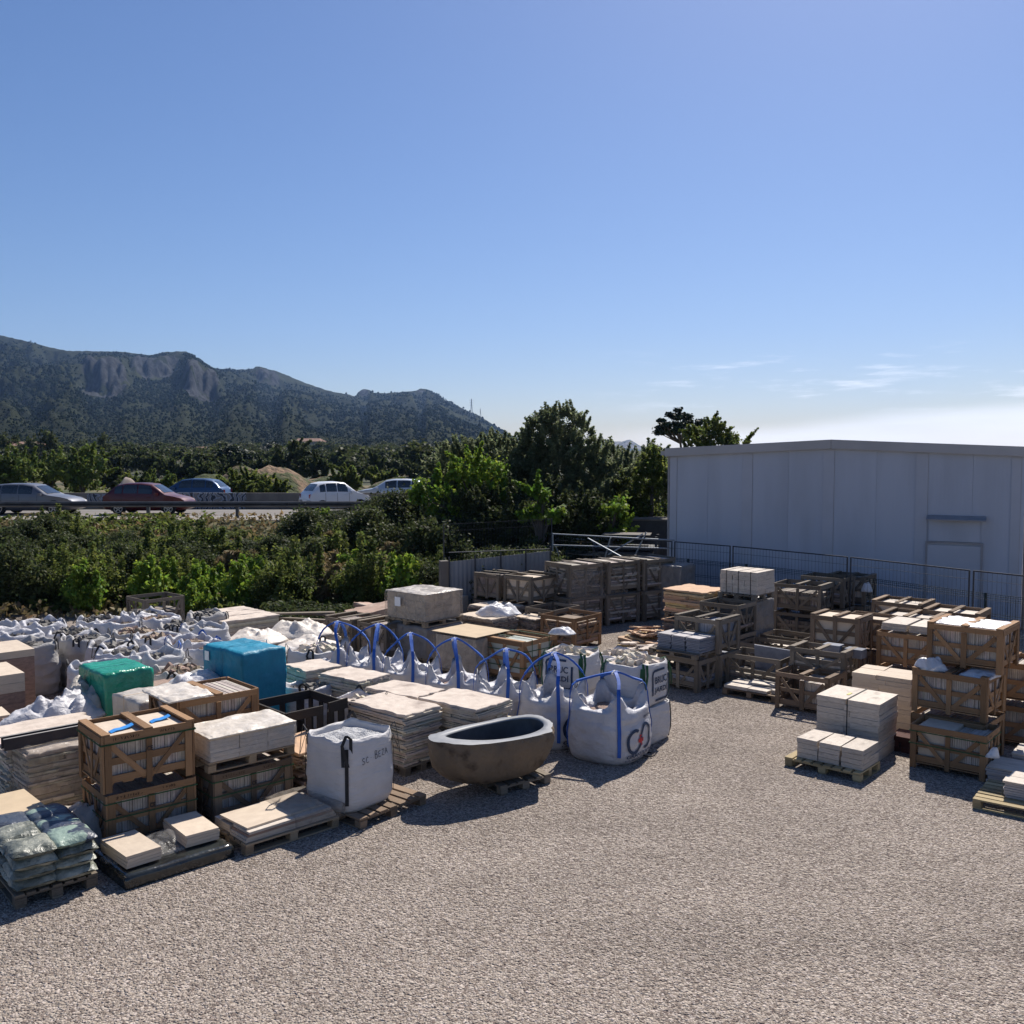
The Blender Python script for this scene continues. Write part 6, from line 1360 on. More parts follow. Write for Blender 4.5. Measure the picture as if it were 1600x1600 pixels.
t = thing('strap_scrap', 'small black strap loop lying on the gravel right of the ring logo bag', 'strap', (2.02, 13.95, .02), .4); mb = MB(); mb.tube([(.07*math.cos(a)+.02*math.sin(3*a), .09*math.sin(a), .015+.012*math.cos(2*a)) for a in [k*.45 for k in range(13)]], .012, 6); mb.build('loop', S_BLK, t)
# big printed bags
def print_bag(label, Nc, a, lu, lv, z0, h, seed, logo=None, style='flat', gm=BAG, dark_edge=True):
    t = fr('bulk_bag', label, 'bulk bag', Nc, a, lu, lv, z0, 'printed and plain bulk bags stacked two high')
    n, bul, foot, wr = 5, .05, .95, .008; hx, hy = lu/2/(1+bul), lv/2/(1+bul)
    f, rows = bag_body(hx, hy, h, seed, 'open' if logo else 'none', n, bul, .1, gm, fillz=h-.03, parent=t, wr=wr, foot=foot)
    bag_fill(rows, h-.02, ST_BEI if logo else gm, t, seed, .04, 40 if logo else 0, .05, .08)
    if logo:
        for side in logo:
            g = face_map(hx, hy, h, n, bul, foot, side, seed, wr, .010)
            q, w_ = frame_logo(g, .04 if side == 'y' else -.02, h*.50, .235)
            wrap_print(t, g, q, INK_N, 'logo_frame'); wrap_print(t, g, w_, INK_N, 'lettering')
    rn = random.Random(seed)
    for sx, sy in ((-1, -1), (1, -1), (-1, 1)):
        side = Vector((-sy, sx, 0)).normalized(); mb = MB(); P = [corner_pt(f, sx, sy, tt, .012) for tt in (.03, .3, .6, .85, .99)]
        mb.ribbon(P, side, .05, .004); mb.build('strap', S_GRN if logo else S_BLK, t)
        if logo:
            top = P[-1]; d = Vector((sx, sy, 0)).normalized(); mb = MB()
            Q = [top, top+Vector((0, 0, .07))-d*.04, top+Vector((0, 0, .03))-d*.12+side*.05, top-d*.02+side*.06+Vector((0, 0, .05)), top+d*.05+side*.05-Vector((0, 0, .1)), top+d*.06+side*.02-Vector((0, 0, .3)), top+d*.05-side*.03-Vector((0, 0, .36)), top+d*.04-side*.05-Vector((0, 0, .1)), top-side*.03]
            mb.ribbon(Q, Vector((sx, sy, .2)).normalized().cross(Vector((0, 0, 1))).normalized(), .035, .004); mb.build('strap', S_GRN, t)
    return t
print_bag('plain white bag with a black corner strap, under the right printed bag', (2.06, 14.33), 50, .86, .80, 0, .60, 61)
print_bag('white bag with navy framed lettering and green straps, on top at the right', (2.03, 14.30), 52, .90, .84, .61, .62, 62, ('y',))
print_bag('plain bag hidden under the left printed bag', (1.10, 15.32), 58, .80, .80, 0, .58, 63)
print_bag('white bag with navy framed lettering facing left, green straps on its right side', (1.16, 15.25), 58, .78, .86, .59, .60, 64, ('x',))
open_bag('crumpled white bag of stones between the two printed bags', (2.0, 16.2), 48, .8, .8, 0, .95, 65, BAG_W, ST_BEI, S_BLK, 60, 'bulk bags', rs=.1, handles=False)
for (lab, x, y, m_, sd_, w_) in (('heap of beige crazy paving behind the printed bags', 2.55, 19.5, ST_BEI, 71, .8), ('heap of ochre crazy paving left of the grey slab stacks', 3.3, 21.6, ST_ORG, 72, .75)):
    t = thing('paving_heap', lab, 'stone heap', (x, y, 0), R(40)); layered(t, 1.2, 1.1, 0, .36, 7, m_, sd_, .14, split=2)
    rn = random.Random(sd_)
    for i in range(14):
        o = top_slab(t, rn.uniform(.25, .5), rn.uniform(.2, .4), 0, m_, sd_+i, .035, .05, 'flagstone'); o.location = (rn.uniform(-.45, .45), rn.uniform(-.4, .4), .345+.022*i*.6); o.rotation_euler = (rn.uniform(-.2, .2), rn.uniform(-.2, .2), rn.uniform(0, 6))

# ---------------------------------------------------------------- middle: grey slab crate and what stands behind
crate('weathered crate carrying the grey slab stacks beside the printed bags', (3.52, 17.72), 45, .74, .95, 0, .64, W_OLD, 'low', False, ST_GRY, seed=81, group='crates stacked in the yard')
pallet('thin pallet board under the blue grey slab stacks', (3.46, 17.66), 46, .80, 1.08, .642, W_OLD, 'y', 6, h=.10)
for i in range(3):
    c, r = frame((3.55, 17.78), 46, .60, 1.0, .745); p = Matrix.Rotation(r, 3, 'Z') @ Vector((0, -.345+.335*i, 0))
    t = thing('slab_stack', ['rightmost of the three blue grey slab stacks on the old crate', 'middle one of the three blue grey slab stacks on the old crate', 'leftmost of the three blue grey slab stacks on the old crate'][i], 'slab stack', (c.x+p.x, c.y+p.y, .745), r, 'blue grey slab stacks on the old crate')
    for j in range(9): block(t, -.28, .28, -.155+.006*(j % 2), .155-.005*(j % 3), j*.032+.001, j*.032+.025, ST_GRY if j < 8 else ST_LAV, 'slab', random.Random(i*9+j).uniform(-.05, .05))  # top slab paler: sunlight on the slate painted into its colour
crate('lower old crate of the tall pair behind the blue grey slabs', (4.02, 18.12), 48, .84, 1.02, 0, .66, W_OLD, 'cover', False, ST_GRY, seed=82, group='crates stacked in the yard')
crate('upper old crate with blue grey slabs, behind the three slab stacks', (4.0, 18.10), 48, .84, 1.02, .662, .68, W_OLD, 'half', True, ST_GRY, seed=83, group='crates stacked in the yard')
def two(labs, Nc, a, lu, lv, h, m, fills, fms, tops=(False, True), seed=0, **k):
    crate(labs[0], Nc, a, lu, lv, 0, h, m, fills[0], tops[0], fms[0], seed=seed, group='crates stacked in the yard', **k)
    crate(labs[1], (Nc[0]+.01, Nc[1]), a+.6, lu, lv, h+.002, h, m, fills[1], tops[1], fms[1], seed=seed+1, group='crates stacked in the yard', **k)
two(('lower grey crate under the open one in front of the white block stack', 'open grey crate in front of the white block stack by the fence'), (4.83, 20.1), 48, .86, .95, .66, W_OLD, ('stones', 'low'), (ST_DSL, ST_DSL), (False, False), 84)
# ochre paving on two pallets
for i, z in enumerate((0, .72)):
    flag_stack(['lower dark load of paving under the ochre topped one', 'ochre topped load of crazy paving on its own pallet'][i], (4.35, 21.3), 45, 1.0, 1.1, z+.13, .55, ST_DSL if i == 0 else ST_ORG, 90+i, 9, None, 1, .06, topm=ST_ORG)
    pallet(['pallet under the dark load of paving', 'pallet under the ochre topped paving'][i], (4.35, 21.28), 45, 1.0, 1.1, z, W_OLD, 'x', 6)
wrapped('grey wrapped load under the strapped white blocks', (5.35, 20.9), 46, .95, 1.0, 0, 1.26, WRAP_L, 34, .02)
pallet('pallet under the strapped white blocks near the fence', (5.38, 20.75), 48, .86, .95, 1.285, W_OLD, 'x', 6)
block_stack('strapped pack of cream blocks on top of a grey load near the fence', (5.41, 20.77), 48, .84, .92, 1.42, .50, ST_WHT, (2, 3), 5, 14, strap=(-.3, 0, .3))
two(('lower old crate of the tower by the blue wall, front one', 'upper open old crate of the tower by the blue wall, front one'), (7.37, 22.45), 52, .9, 1.18, .70, W_OLD, ('slabs', 'slabs'), (ST_DSL, ST_DSL), (False, 2), 100, fh=.7)
two(('lower old crate directly behind the front tower', 'upper old crate directly behind the front tower, open'), (8.1, 23.0), 50, .8, 1.1, .76, W_OLD, ('slabs', 'low'), (ST_DSL, ST_DSL), (False, False), 102)
two(('lower old crate of the rearmost tower near the fence', 'upper old crate of the rearmost tower near the fence, pale slab on it'), (8.85, 23.6), 50, .85, 1.0, .735, W_OLD, ('slabs', 'cover'), (ST_DSL, ST_WHT), (False, True), 104)
crumple('plastic_scrap', 'torn white plastic hanging on the side of the rear crate tower', 'plastic scrap', 8.83, 23.42, 1.12, .14, .10, .26, FILM_W, 12)
two(('lower crate under the sunlit one left of the light block stacks', 'sunlit crate with sagging plastic on top, behind the small open crates'), (6.62, 17.9), 49, .74, .98, .70, W_MID, ('cover', 'cover'), (ST_DSL, ST_TAN), (False, True), 106, fh=.93)
two(('bottom crate under the open one with white boxes', 'open old crate holding two grey blocks'), (5.92, 16.66), 50, .66, 1.04, .50, W_OLD, ('low', 'low'), (ST_WHT, ST_WHT), (False, True), 108)
for i, (x, y) in enumerate(((5.98, 17.45), (6.25, 17.05))):
    mb = MB(); mb.box(-.12, .12, -.16, .16, 0, .16); o = mb.build('stone_block', ST_GRY, loc=(x, y, .84), rz=R(50)); tag(o, ['grey stone block in the open old crate, left one', 'grey stone block in the open old crate, right one'][i], 'stone block', 'grey blocks in the open old crate')
crate('small pine crate, half filled, standing alone at the edge of the gravel', (5.46, 16.08), 50, .78, 1.0, 0, .68, W_MID, 'half', 2, ST_WHT, seed=110, fh=.8, group='crates stacked in the yard')
crate('open crate with a leaning pale slab, left of the small pine crate', (5.05, 17.62), 50, .72, 1.14, 0, .68, W_OLD, 'low', False, ST_DSL, seed=111, group='crates stacked in the yard')
mb = MB(); mb.bar((0, -.42, 0), (0, .42, 0.02), .5, .025, n=(1, 0, .18)); o = mb.build('leaning_slab', ST_GRY, loc=(5.15, 18.35, .50), rz=R(50)); tag(o, 'large thin slab leaning inside the open crate', 'stone slab')
pallet('pallet of thin pale slabs on the gravel behind the small pine crate', (4.80, 16.98), 50, .88, 1.08, 0, W_MID, 'y', 7)
t = thing('slab_pile', 'few thin pale slabs scattered on the low pallet', 'slab pile', (*frame((4.8, 16.98), 50, .88, 1.08, 0)[0][:2], .132), R(50))
for (x0, x1, y0, y1, z0, z1, rz) in ((-.42, .4, .05, .52, 0, .06, .02), (-.40, .1, -.35, .04, 0, .05, -.03), (-.3, .2, -.52, -.38, 0, .07, .0), (-.1, .38, -.3, .2, .062, .09, .2)): block(t, x0, x1, y0, y1, z0+.001, z1, ST_WHT, 'slab', rz)
for i, (Nc, m_) in enumerate((((5.6, 19.4), W_OLD), ((6.3, 20.3), W_OLD))):
    crate(['low open crate in the dark gap, nearer one', 'low open crate in the dark gap, farther one by the tower'][i], Nc, 50, .8, 1.0, 0, .55, m_, 'low', False, ST_WHT, seed=114+i, group='crates stacked in the yard')

# ---------------------------------------------------------------- right group
t = block_stack('large pack of cream blocks with a black strap at the edge of the gravel', (5.39, 13.70), 50, .82, .95, 0, .85, ST_WHT, (1, 2), 10, 21, vary=.75, jit=.012, strap=(0,))
mb = MB(); mb.box(-.13, .02, .08, .12, .853, .856); mb.build('yellow_tag', YTAG, t)
pallet('yellow pallet under the three short block columns', (4.80, 12.80), 48, .72, 1.12, 0, W_YEL, 'x', 8)
for i in range(3):
    c, r = frame((4.86, 12.88), 48, .60, .99, .132); p = Matrix.Rotation(r, 3, 'Z') @ Vector((0, -.33+.33*i, 0))
    t = thing('block_column', ['rightmost of the three short cream block columns on the yellow pallet', 'middle one of the three short cream block columns on the yellow pallet', 'leftmost of the three short cream block columns on the yellow pallet'][i], 'block column', (c.x+p.x, c.y+p.y, .132), r, 'short block columns on the yellow pallet')
    for j in range(4): block(t, -.29, .29, -.152, .152, j*.072+.0015, j*.072+.0685, ST_WHT, 'block', random.Random(i*9+j+50).uniform(-.04, .04))
block_stack('tan block pack behind the strapped white pack', (6.36, 14.90), 51, .72, .95, .0, .93, ST_TAN, (2, 2), 13, 23, vary=.6, jit=.012)
t = block_stack('small pile of dark red bricks between the block packs and the crates', (6.15, 13.95), 50, .45, .5, 0, .24, mat('dark_red_brick', (.10, .04, .032), (.06, .028, .024), rough=.9, scale=9, bump=.4, bscale=30, rnd=.2), (2, 3), 3, 24, jit=.01, piece='brick', cat='brick pile', name='brick_pile')
crate('front open pine crate on the right with a block pack inside its left half', (6.53, 12.83), 49, .74, 1.02, 0, .66, W_NEW, 'half', False, ST_WHT, seed=120, stamp=True, group='crates stacked in the yard')
c, r = frame((6.53, 12.83), 49, .74, 1.02, 0); p = Matrix.Rotation(r, 3, 'Z') @ Vector((.0, .18, 0))
block(thing('block_pack', 'wrapped pack of pale blocks standing in the front open crate on the right', 'block pack', (c.x+p.x, c.y+p.y, .105), r), -.28, .28, -.24, .24, 0, .5, ST_TAN, 'block')
two(('lower crate behind the front open crate, right side', 'pine crate with plastic spilling out, in the middle of the tall right stack'), (6.78, 13.36), 47, .96, 1.06, .665, W_NEW, ('slabs', 'slabs'), (ST_WHT, ST_WHT), (False, True), 122)
crate('topmost pine crate of the tall right stack, pale sheets on its top', (7.06, 13.48), 49, .96, 1.06, 1.336, .67, W_NEW, 'slabs', True, ST_WHT, seed=125, fh=.93, group='crates stacked in the yard')
crumple('plastic_bundle', 'bundle of clear plastic on the left corner of the middle right crate', 'plastic bundle', 6.30, 14.05, 1.30, .24, .17, .2, FILM_W, 13, rz=-.6)
o = draped(.42, .40, .05, FILM_W, 14, .035, res=.03, name='plastic_sheet', flare=.1); o.location = (6.88, 13.72, 1.29); o.rotation_euler = (0, 0, R(47)); tag(o, 'white plastic sheet over the right half of the middle right crate', 'plastic sheet')
o = draped(.80, .98, .02, FILM_W, 15, .03, res=.035, name='plastic_sheet'); o.location = (*frame((7.06, 13.48), 49, .96, 1.06, 0)[0][:2], 1.972); o.rotation_euler = (0, 0, R(49)); tag(o, 'white plastic sheet spread over the topmost right crate', 'plastic sheet')
crumple('plastic_bag', 'small clear plastic bag tied to the corner of the front right crate', 'plastic bag', 6.60, 12.80, .36, .09, .07, .17, FILM_W, 16)
two(('lower crate at the right edge behind the tall stack', 'upper crate at the right edge behind the tall stack'), (8.02, 14.15), 49, .9, 1.06, .665, W_NEW, ('slabs', 'slabs'), (ST_WHT, ST_WHT), (False, True), 127)
two(('lower crate behind the topmost right crate', 'crate behind the topmost right crate with cream slabs on it'), (7.45, 16.5), 48, 1.0, 1.05, .66, W_NEW, ('slabs', 'slabs'), (ST_WHT, ST_WHT), (False, False), 130)
for i in range(2):
    c, r = frame((7.45, 16.5), 48, 1.0, 1.05, 0); p = Matrix.Rotation(r, 3, 'Z') @ Vector((-.0, -.26+.5*i, 0))
    t = thing('slab_pile', ['right pile of cream slabs on the crate behind the topmost crate', 'left pile of cream slabs on the crate behind the topmost crate'][i], 'slab pile', (c.x+p.x, c.y+p.y, 1.322), r, 'slab piles on the rear crate')
    for j in range(3): block(t, -.42, .42, -.22, .22, j*.045+.001, j*.045+.043, ST_WHT, 'slab', .02*j)
two(('lower crate between the sunlit crate and the right stack', 'brown wrapped crate between the sunlit crate and the right stack'), (7.25, 18.3), 50, .8, .85, .66, W_MID, ('cover', 'cover'), (ST_BRN, ST_TAN), (False, False), 132)
for i, (Nc, h) in enumerate((((8.35, 18.6), .64), ((9.4, 18.9), .66), ((8.9, 20.4), .64))):
    two((['lower crate in the rear right row, nearest the fence corner', 'lower crate in the rear right row, rightmost', 'lower crate in the rear right row, far back'][i], ['slatted lid crate in the rear right row, nearest the fence corner', 'slatted lid crate in the rear right row, rightmost', 'slatted lid crate in the rear right row, far back'][i]), Nc, 50, 1.0, 1.1, h, W_MID, ('slabs', 'cover'), (ST_WHT, ST_WHT), (False, True), 134+2*i)
# far right pallets of planks of stone
for i, (Nc, z) in enumerate((((5.88, 11.82), 0),)):
    pallet('yellow pallet at the right edge of the frame under long slabs', (5.88, 11.86), -38, 1.9, .95, 0, W_YEL, 'x', 7)
def long_slabs(label, x, y, z, rz, n, L=1.2, W=.32, cols=1):
    t = thing('slab_pile', label, 'slab pile', (x, y, z), R(rz), 'long pale slab piles at the right edge'); rn = random.Random(int(x*100))
    for j in range(n):
        for k in range(cols): block(t, -L/2+rn.uniform(-.02, .02), L/2, -W*cols/2+W*k+.004, -W*cols/2+W*(k+1)-.004, j*.03+.001, j*.03+.027, ST_LAV if j < n-1 else ST_WHT, 'slab', rn.uniform(-.02, .02))
long_slabs('long slab pile nearest the camera at the right edge', 6.98, 11.72, .132, -38, 7, 1.3, .26, 2)
long_slabs('second long slab pile at the right edge, on the same pallet line', 7.22, 12.62, .0, -38, 8, 1.3, .3, 2)
long_slabs('third long slab pile at the right edge under the crate corner', 7.75, 13.05, .0, -38, 10, 1.2, .3, 2)
# ---------------------------------------------------------------- middle back
wrapped('lower wrapped load under the big wrapped block cube', (-1.84, 20.2), 50, 1.15, 1.25, 0, .80, WRAP_L, 35, .02, blocks=None)
t = wrapped('big cube of tan blocks under dull film with a white paper label', (-1.86, 20.16), 50, 1.18, 1.28, .80, .72, FILM_D, 36, .018, blocks=(4, 4, 4), sticker=('x', .1, .40, .18, .2))
draped(1.16, 1.26, .02, WRAP_C, 36, .02, parent=t, z0=.70, name='top_sheet')
wrapped('wrapped block load with a cardboard lid behind the blue strapped bags', (-.72, 18.72), 50, 1.02, 1.2, 0, .84, FILM_D, 37, .018, blocks=(4, 4, 4), card=True)
crate('old dark crate of pale slabs with boards on top, left one of two', (-3.60, 21.2), 50, .9, .98, 0, .80, W_OLD, 'slabs', True, ST_WHT, seed=140, group='crates stacked in the yard')
crate('old dark crate of pale slabs with boards on top, right one of two', (-2.75, 20.55), 50, .9, .98, 0, .80, W_OLD, 'slabs', True, ST_WHT, seed=141, group='crates stacked in the yard')
t = crate('orange pine crate bound with straps around pale wrapped tiles', (.22, 18.45), 50, 1.12, 1.02, 0, .84, W_NEW, 'cover', 2, mat('pale_wrapped_tiles', (.50, .52, .48), (.40, .44, .40), rough=.4, scale=3, bump=.4, bscale=8), seed=142, group='crates stacked in the yard')
mb = MB()
for z in (.3, .62): mb.ribbon([(-.56, .52, z), (-.575, -.53, z+.01), (.57, -.53, z-.02)], (0, 0, 1), .018, .003)
for x in (-.3, .25): mb.ribbon([(x, -.53, .05), (x, -.53, .85), (x, .5, .855)], (1, 0, 0), .018, .003)
mb.build('strap', S_GRN, t)
crumple('plastic_scrap', 'crumpled plastic on the right end of the orange strapped crate', 'plastic scrap', 1.05, 19.35, .84, .28, .2, .14, FILM_W, 17)
crate('open pine crate of rubble stone in front of the dark crate wall', (1.43, 21.6), 50, 1.12, 1.0, 0, .78, W_NEW, 'stones', False, ST_BRN, seed=143, fh=.8, group='crates stacked in the yard')
crate('open old crate half hidden behind the pine rubble crate', (1.0, 22.6), 50, 1.1, .9, 0, .80, W_OLD, 'low', False, ST_DSL, seed=144, group='crates stacked in the yard')
two(('lower old crate under the strapped cream packs', 'upper old crate showing cream packs, middle of the back row'), (.47, 23.9), 50, 1.15, .92, .71, W_OLD, ('cover', 'cover'), (ST_DSL, ST_TAN), (False, True), 145)
two(('lower old crate at the left end of the back row', 'upper old crate at the left end of the back row'), (-.36, 24.6), 52, .9, .85, .70, W_OLD, ('cover', 'cover'), (ST_DSL, ST_DSL), (False, True), 147)
nm = ['left', 'middle', 'right']
for i in range(3):
    Nc = (1.45+1.06*i, 24.2+.62*i)
    two(('lower %s crate of the dark rubble crate wall' % nm[i], 'upper %s crate of the dark rubble crate wall' % nm[i]), Nc, 34, 1.16, 1.05, .85, W_OLD, ('stones', 'stones'), (ST_RUB, ST_RUB), (False, True), 150+2*i, mids=False, fh=.95)
t = thing('film_cover', 'torn grey film hanging over the front of the dark crate wall', 'plastic cover', (*frame((1.43, 24.15), 34, 2.2, .1, 0)[0][:2], .74), R(34))
draped(1.95, .07, .74, FILM_D, 38, .05, parent=t, name='film_sheet')
wrapped('grey wrapped slab at the right end of the crate wall', (4.55, 25.4), 48, .75, 1.2, 0, 1.52, WRAP_L, 39, .03, pal=False)
# slab piles in the middle
for i, (Nc, lu, lv, h) in enumerate((((-.45, 21.9), .85, 1.15, .68), ((-.3, 23.3), .9, 1.1, .70), ((.55, 22.4), .6, .7, .6))):
    flag_stack(['dark slab stack with a sheet of plastic on top, behind the cardboard lid', 'dark slab stack with pale top slabs at the back', 'small dark slab stack beside the cream pack crate'][i], Nc, 48, lu, lv, 0, h, ST_DSL, 160+i, 14, None, 2, .04, topm=ST_TAN)
crumple('plastic_sheet', 'white plastic sheet thrown over the dark slab stack', 'plastic sheet', -.35, 22.7, .68, .55, .42, .30, FILM_W, 18, sharp=.8, res=36)
for i, x in enumerate((-2.35, -1.7)):
    block_stack(['pale slab stack far back in front of the shed fence, left', 'pale slab stack far back in front of the shed fence, right'][i], (x, 25.2-.2*i), 50, .8, .9, 0, .70+.05*(1-i), ST_WHT, (1, 2), 6, 165+i)
t = wrapped('dark covered low load in front of the grey shed fence', (-1.2, 26.0), 20, 1.6, .8, 0, .75, mat('dark_tarp', (.05, .06, .05), (.03, .035, .03), rough=.6, bump=.5, bscale=6), 40, .03, pal=False)
# pinkish fieldstones
t = thing('fieldstone_heap', 'heap of large pinkish brown fieldstones in front of the bushes', 'stone heap', (-3.4, 23.3, 0), R(10)); rn = random.Random(77)
for i in range(34):
    r_ = i/34; L_ = rn.uniform(.4, .95)
    x, y = rn.uniform(-1.6, 1.5), rn.uniform(-.7, .8)
    if i == 33: x, y, L_ = -.1, -.35, 1.15
    o = top_slab(t, L_, L_*rn.uniform(.5, .8), 0, ST_PNK, 200+i, rn.uniform(.08, .16), .06, 'fieldstone'); o.location = (x, y, .03+.66*r_*(1-abs(x)/2.6)); o.rotation_euler = (rn.uniform(-.18, .18), rn.uniform(-.18, .18), rn.uniform(0, 3))
# logs/planks left of it
t = thing('plank_pile', 'pile of dark old planks lying left of the fieldstones', 'plank pile', (-5.3, 22.9, 0), R(-12)); rn = random.Random(5)
for i in range(12): board(t, (-1.1+rn.uniform(-.2, .2), rn.uniform(-.4, .4), .10+.05*i), (1.1+rn.uniform(-.3, .2), rn.uniform(-.4, .4), .10+.05*i+rn.uniform(0, .04)), rn.uniform(.12, .2), .04, W_OLD)
# three long slab stacks
for i in range(3):
    c, r = frame((-6.42, 20.95), 44, 1.35, 1.75, 0); p = Matrix.Rotation(r, 3, 'Z') @ Vector((0, -.59+.59*i, 0))
    t = thing('flagstone_stack', ['nearest of the three long flagstone stacks by the bushes', 'middle of the three long flagstone stacks by the bushes', 'farthest of the three long flagstone stacks by the bushes'][i], 'stone stack', (c.x+p.x, c.y+p.y, 0), r, 'long flagstone stacks by the bushes')
    layered(t, 1.4, .57, 0, .77, 18, ST_BEI, 170+i, .025, split=1); top_slab(t, 1.44, .58, .77, ST_BEI, 170+i, .035, .02)
crate('old stone crate standing alone against the bushes at the back left', (-8.85, 22.6), 47, 1.05, .95, 0, 1.06, W_OLD, 'stones', False, ST_DSL, seed=175, fh=.66, group='crates stacked in the yard')
# plastic wrapped stone loads behind the turquoise cube
for i, (x, y, rx, ry, h) in enumerate(((-5.35, 19.7, .62, .5, .30), (-4.6, 20.5, .75, .55, .38), (-4.15, 18.9, .8, .55, .26))):
    t = thing('wrapped_stone_load', ['plastic wrapped stone load right of the three long stacks', 'highest plastic wrapped stone load with a peaked sheet', 'plastic wrapped stone load with torn film, right behind the turquoise cube'][i], 'wrapped load', (x, y, 0), R(40), 'plastic wrapped stone loads behind the turquoise cube')
    layered(t, rx*1.7, ry*1.8, 0, .62, 12, ST_BEI, 180+i, .06)
    crumple('plastic_sheet', '', '', 0, 0, 0, rx*1.05, ry*1.15, h, mat('beige_film', (.66, .60, .53), (.52, .46, .4), rough=.5, spec=.35, bump=.6, bscale=6, dist=.05), 19+i, parent=t, base=.62, sharp=.6, res=34)
open_bag('plain white bag with a black strap right behind the turquoise cube', (-3.75, 17.3), 46, .95, .9, 0, .80, 190, BAG, ST_BEI, S_BLK, 50, 'bulk bags', rs=.12)
open_bag('small white bag in the gap right of the turquoise cube, brown rubble inside', (-3.35, 14.9), 46, .7, .7, 0, .72, 191, BAG_W, ST_DRK, S_BLK, 20, 'bulk bags')
open_bag('white bag with tall black handles between the dark frame and the flagstones', (-2.35, 13.75), 48, .72, .72, 0, .78, 192, BAG_W, ST_BEI, S_BLK, 10, 'bulk bags', hl=.1)

# field of rubble bags on the left
rn = random.Random(31); k = 0
spots = []
ua = R(46); U = Vector((math.cos(ua), math.sin(ua))); Vv = Vector((-math.sin(ua), math.cos(ua)))
for i in range(-1, 8):
    for j in range(-3, 6):
        p = Vector((-7.6, 14.9))+U*(i*1.0)+Vv*(j*1.0)
        if p.y > 21.3 or p.y < 14.4: continue
        px = 800+1480*p.x/p.y
        if px < -70: continue
        if p.x > -4.9-.30*(p.y-15.0)*.9 : continue
        if p.x < -7.3 and p.y < 17.4: continue
        spots.append((p.y, p.x))
spots.sort()
near_l = ['white bag of dark rubble behind the green load, nearest to the camera', 'white bag with its rim folded down just left of the green load', 'white bag with a blue strap standing up at its left corner, beside the turquoise cube', 'white bag of rubble at the left edge behind the tan blocks']
for k, (y, x) in enumerate(spots):
    blue = x > -6.4 and y > 16.8;
    lab = near_l[k] if k < 4 else ('%s bag with %s straps, %s, %s' % (['white', 'white', 'dusty grey', 'woven white'][k % 4], 'blue' if blue else 'black', 'front of the bag field' if y < 16.6 else ('second row of the bag field' if y < 18 else ('third row of the bag field' if y < 19.4 else 'back row by the bushes')), 'at the left edge' if 800+1480*x/y < 50 else ('left of the green load' if 800+1480*x/y < 120 else ('behind the green load' if 800+1480*x/y < 210 else 'beside the turquoise cube'))))
    open_bag(lab, (x+rn.uniform(-.05, .05), y-.6+rn.uniform(-.05, .05)), 46+rn.uniform(-8, 8), .93, .93, 0, rn.uniform(.86, 1.02), 300+k, [BAG_W, BAG_W, BAG_G, BAG][k % 4], ST_DRK if k % 3 != 2 else ST_BRN, S_BLU if blue else S_BLK, 34, 'bags of rubble packed together at the left', rs=.11, n=3.4, bul=.1, wr=.024, long=(k % 4 == 0), hl=.08, style='slump', fillz=.86)
# far left blocks
for i, (x, y, z, rz, L_, W_, H_) in enumerate(((-8.55, 16.6, .98, 42, .60, 1.1, .13), (-7.95, 15.3, .70, 42, .50, 1.1, .30), (-7.55, 14.2, .50, 40, .45, .6, .13), (-7.45, 13.4, .50, 40, .55, .8, .14))):
    t = block_stack(['long tan block highest at the left edge', 'pair of thick tan blocks at the left edge, strapped', 'low tan block beside the crumpled white plastic', 'grey tan slab pile at the left edge above the flagstones'][i], (x-.3, y-.5), rz, L_, W_, z, H_, ST_TAN, (1, 1), max(1, int(H_/.13)), 400+i, cat='stone block', group='tan blocks at the left edge')
    block_stack(['stone load carrying the highest tan block', 'stone load carrying the thick tan blocks', 'stone load carrying the low tan block', 'stone load carrying the grey tan slabs'][i], (x-.3, y-.5), rz, L_, W_, 0, z-.003, ST_BRN, (1, 2), 4, 410+i, cat='stone stack')
crumple('plastic_sheet', 'crumpled white plastic heap left of the green load', 'plastic sheet', -6.75, 13.75, .62, .75, .5, .42, BAG_W, 23, rz=.5, sharp=.75, res=36)
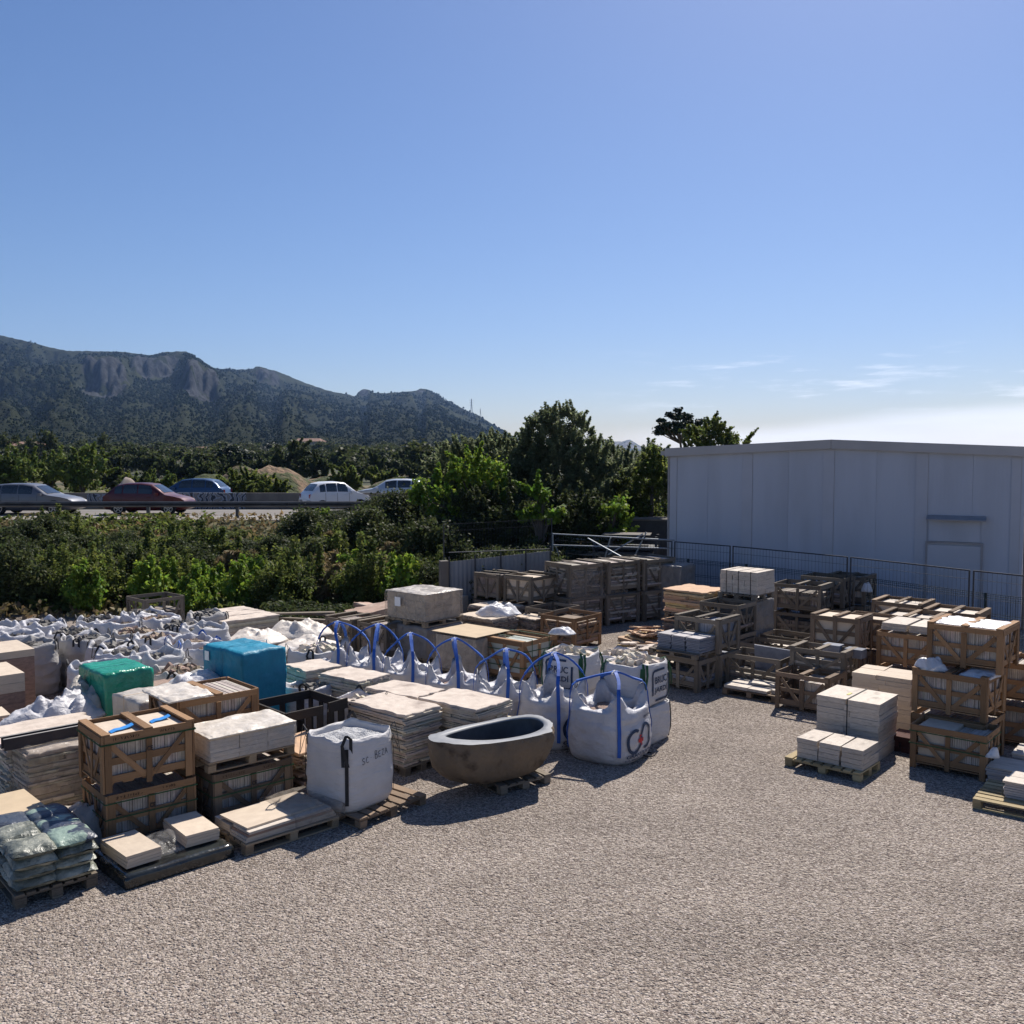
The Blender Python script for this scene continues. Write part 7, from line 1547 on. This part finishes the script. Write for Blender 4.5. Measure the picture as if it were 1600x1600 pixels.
crumple('plastic_sheet', 'beige crumpled plastic beside the green load', 'plastic sheet', -6.45, 14.35, .62, .45, .4, .45, WRAP_C, 24)
crumple('plastic_sheet', 'milky plastic heap left of the turquoise cube', 'plastic sheet', -4.95, 14.7, .85, .55, .45, .26, FILM_W, 25, sharp=.8, res=36)
block_stack('rubble load under the crumpled plastic heap', (-6.95, 13.2), 44, .9, .9, 0, .61, ST_BRN, (2, 2), 4, 27)
block_stack('load under the milky plastic heap', (-5.25, 14.2), 46, .85, .9, 0, .9, ST_BRN, (2, 2), 5, 28)
# flagstones, beams and wrapped load at the left edge
flag_stack('long flat flagstones at the left edge above the dark beams', (-6.35, 11.75), 43, 1.4, .62, 0, .80, ST_BEI, 420, 20, None, 1, .04)
flag_stack('flat flagstones just behind the dark beams, second pack', (-6.95, 12.3), 43, 1.4, .6, 0, .76, ST_BEI, 421, 19, None, 1, .04)
t = thing('steel_beams', 'two dark rusty steel channel beams lying on the wrapped flagstone load', 'steel beam', (-5.66, 11.90, .89), R(43), None)
for i, yy in enumerate((0, .13)):
    mb = MB(); mb.box(-.75, .75, yy-.003, yy+.003, 0, .14); mb.box(-.75, .75, yy, yy+.06, .134, .14); mb.box(-.75, .75, yy, yy+.06, 0, .006); mb.build('beam', BEAM, t)
    mb = MB(); mb.box(-.75, .75, yy+.002, yy+.028, .142, .146); mb.build('pale_edge', TRIM, t)
t = flag_stack('film wrapped flagstone load under the dark beams at the left', (-5.88, 11.33), 44, 1.0, .85, .13, .74, ST_BEI, 422, 18, None, 1, .035)
draped(1.06, .92, .78, FILM_D, 45, .02, parent=t, name='film')
pallet('pallet under the film wrapped flagstone load at the left', (-5.9, 11.3), 44, 1.0, .88, 0, W_PAL, 'x', 6)
crumple('wrapped_bundle', 'rounded plastic wrapped bundle left of the front crates', 'wrapped bundle', -5.05, 10.95, .0, .5, .42, .62, WRAP_C, 26, sharp=.4)
t = block_stack('tan board box at the left edge behind the sacks', (-5.75, 9.85), 44, .8, .9, 0, .55, CARD, (1, 1), 1, 430, cat='box', name='board_box', piece='box_body')
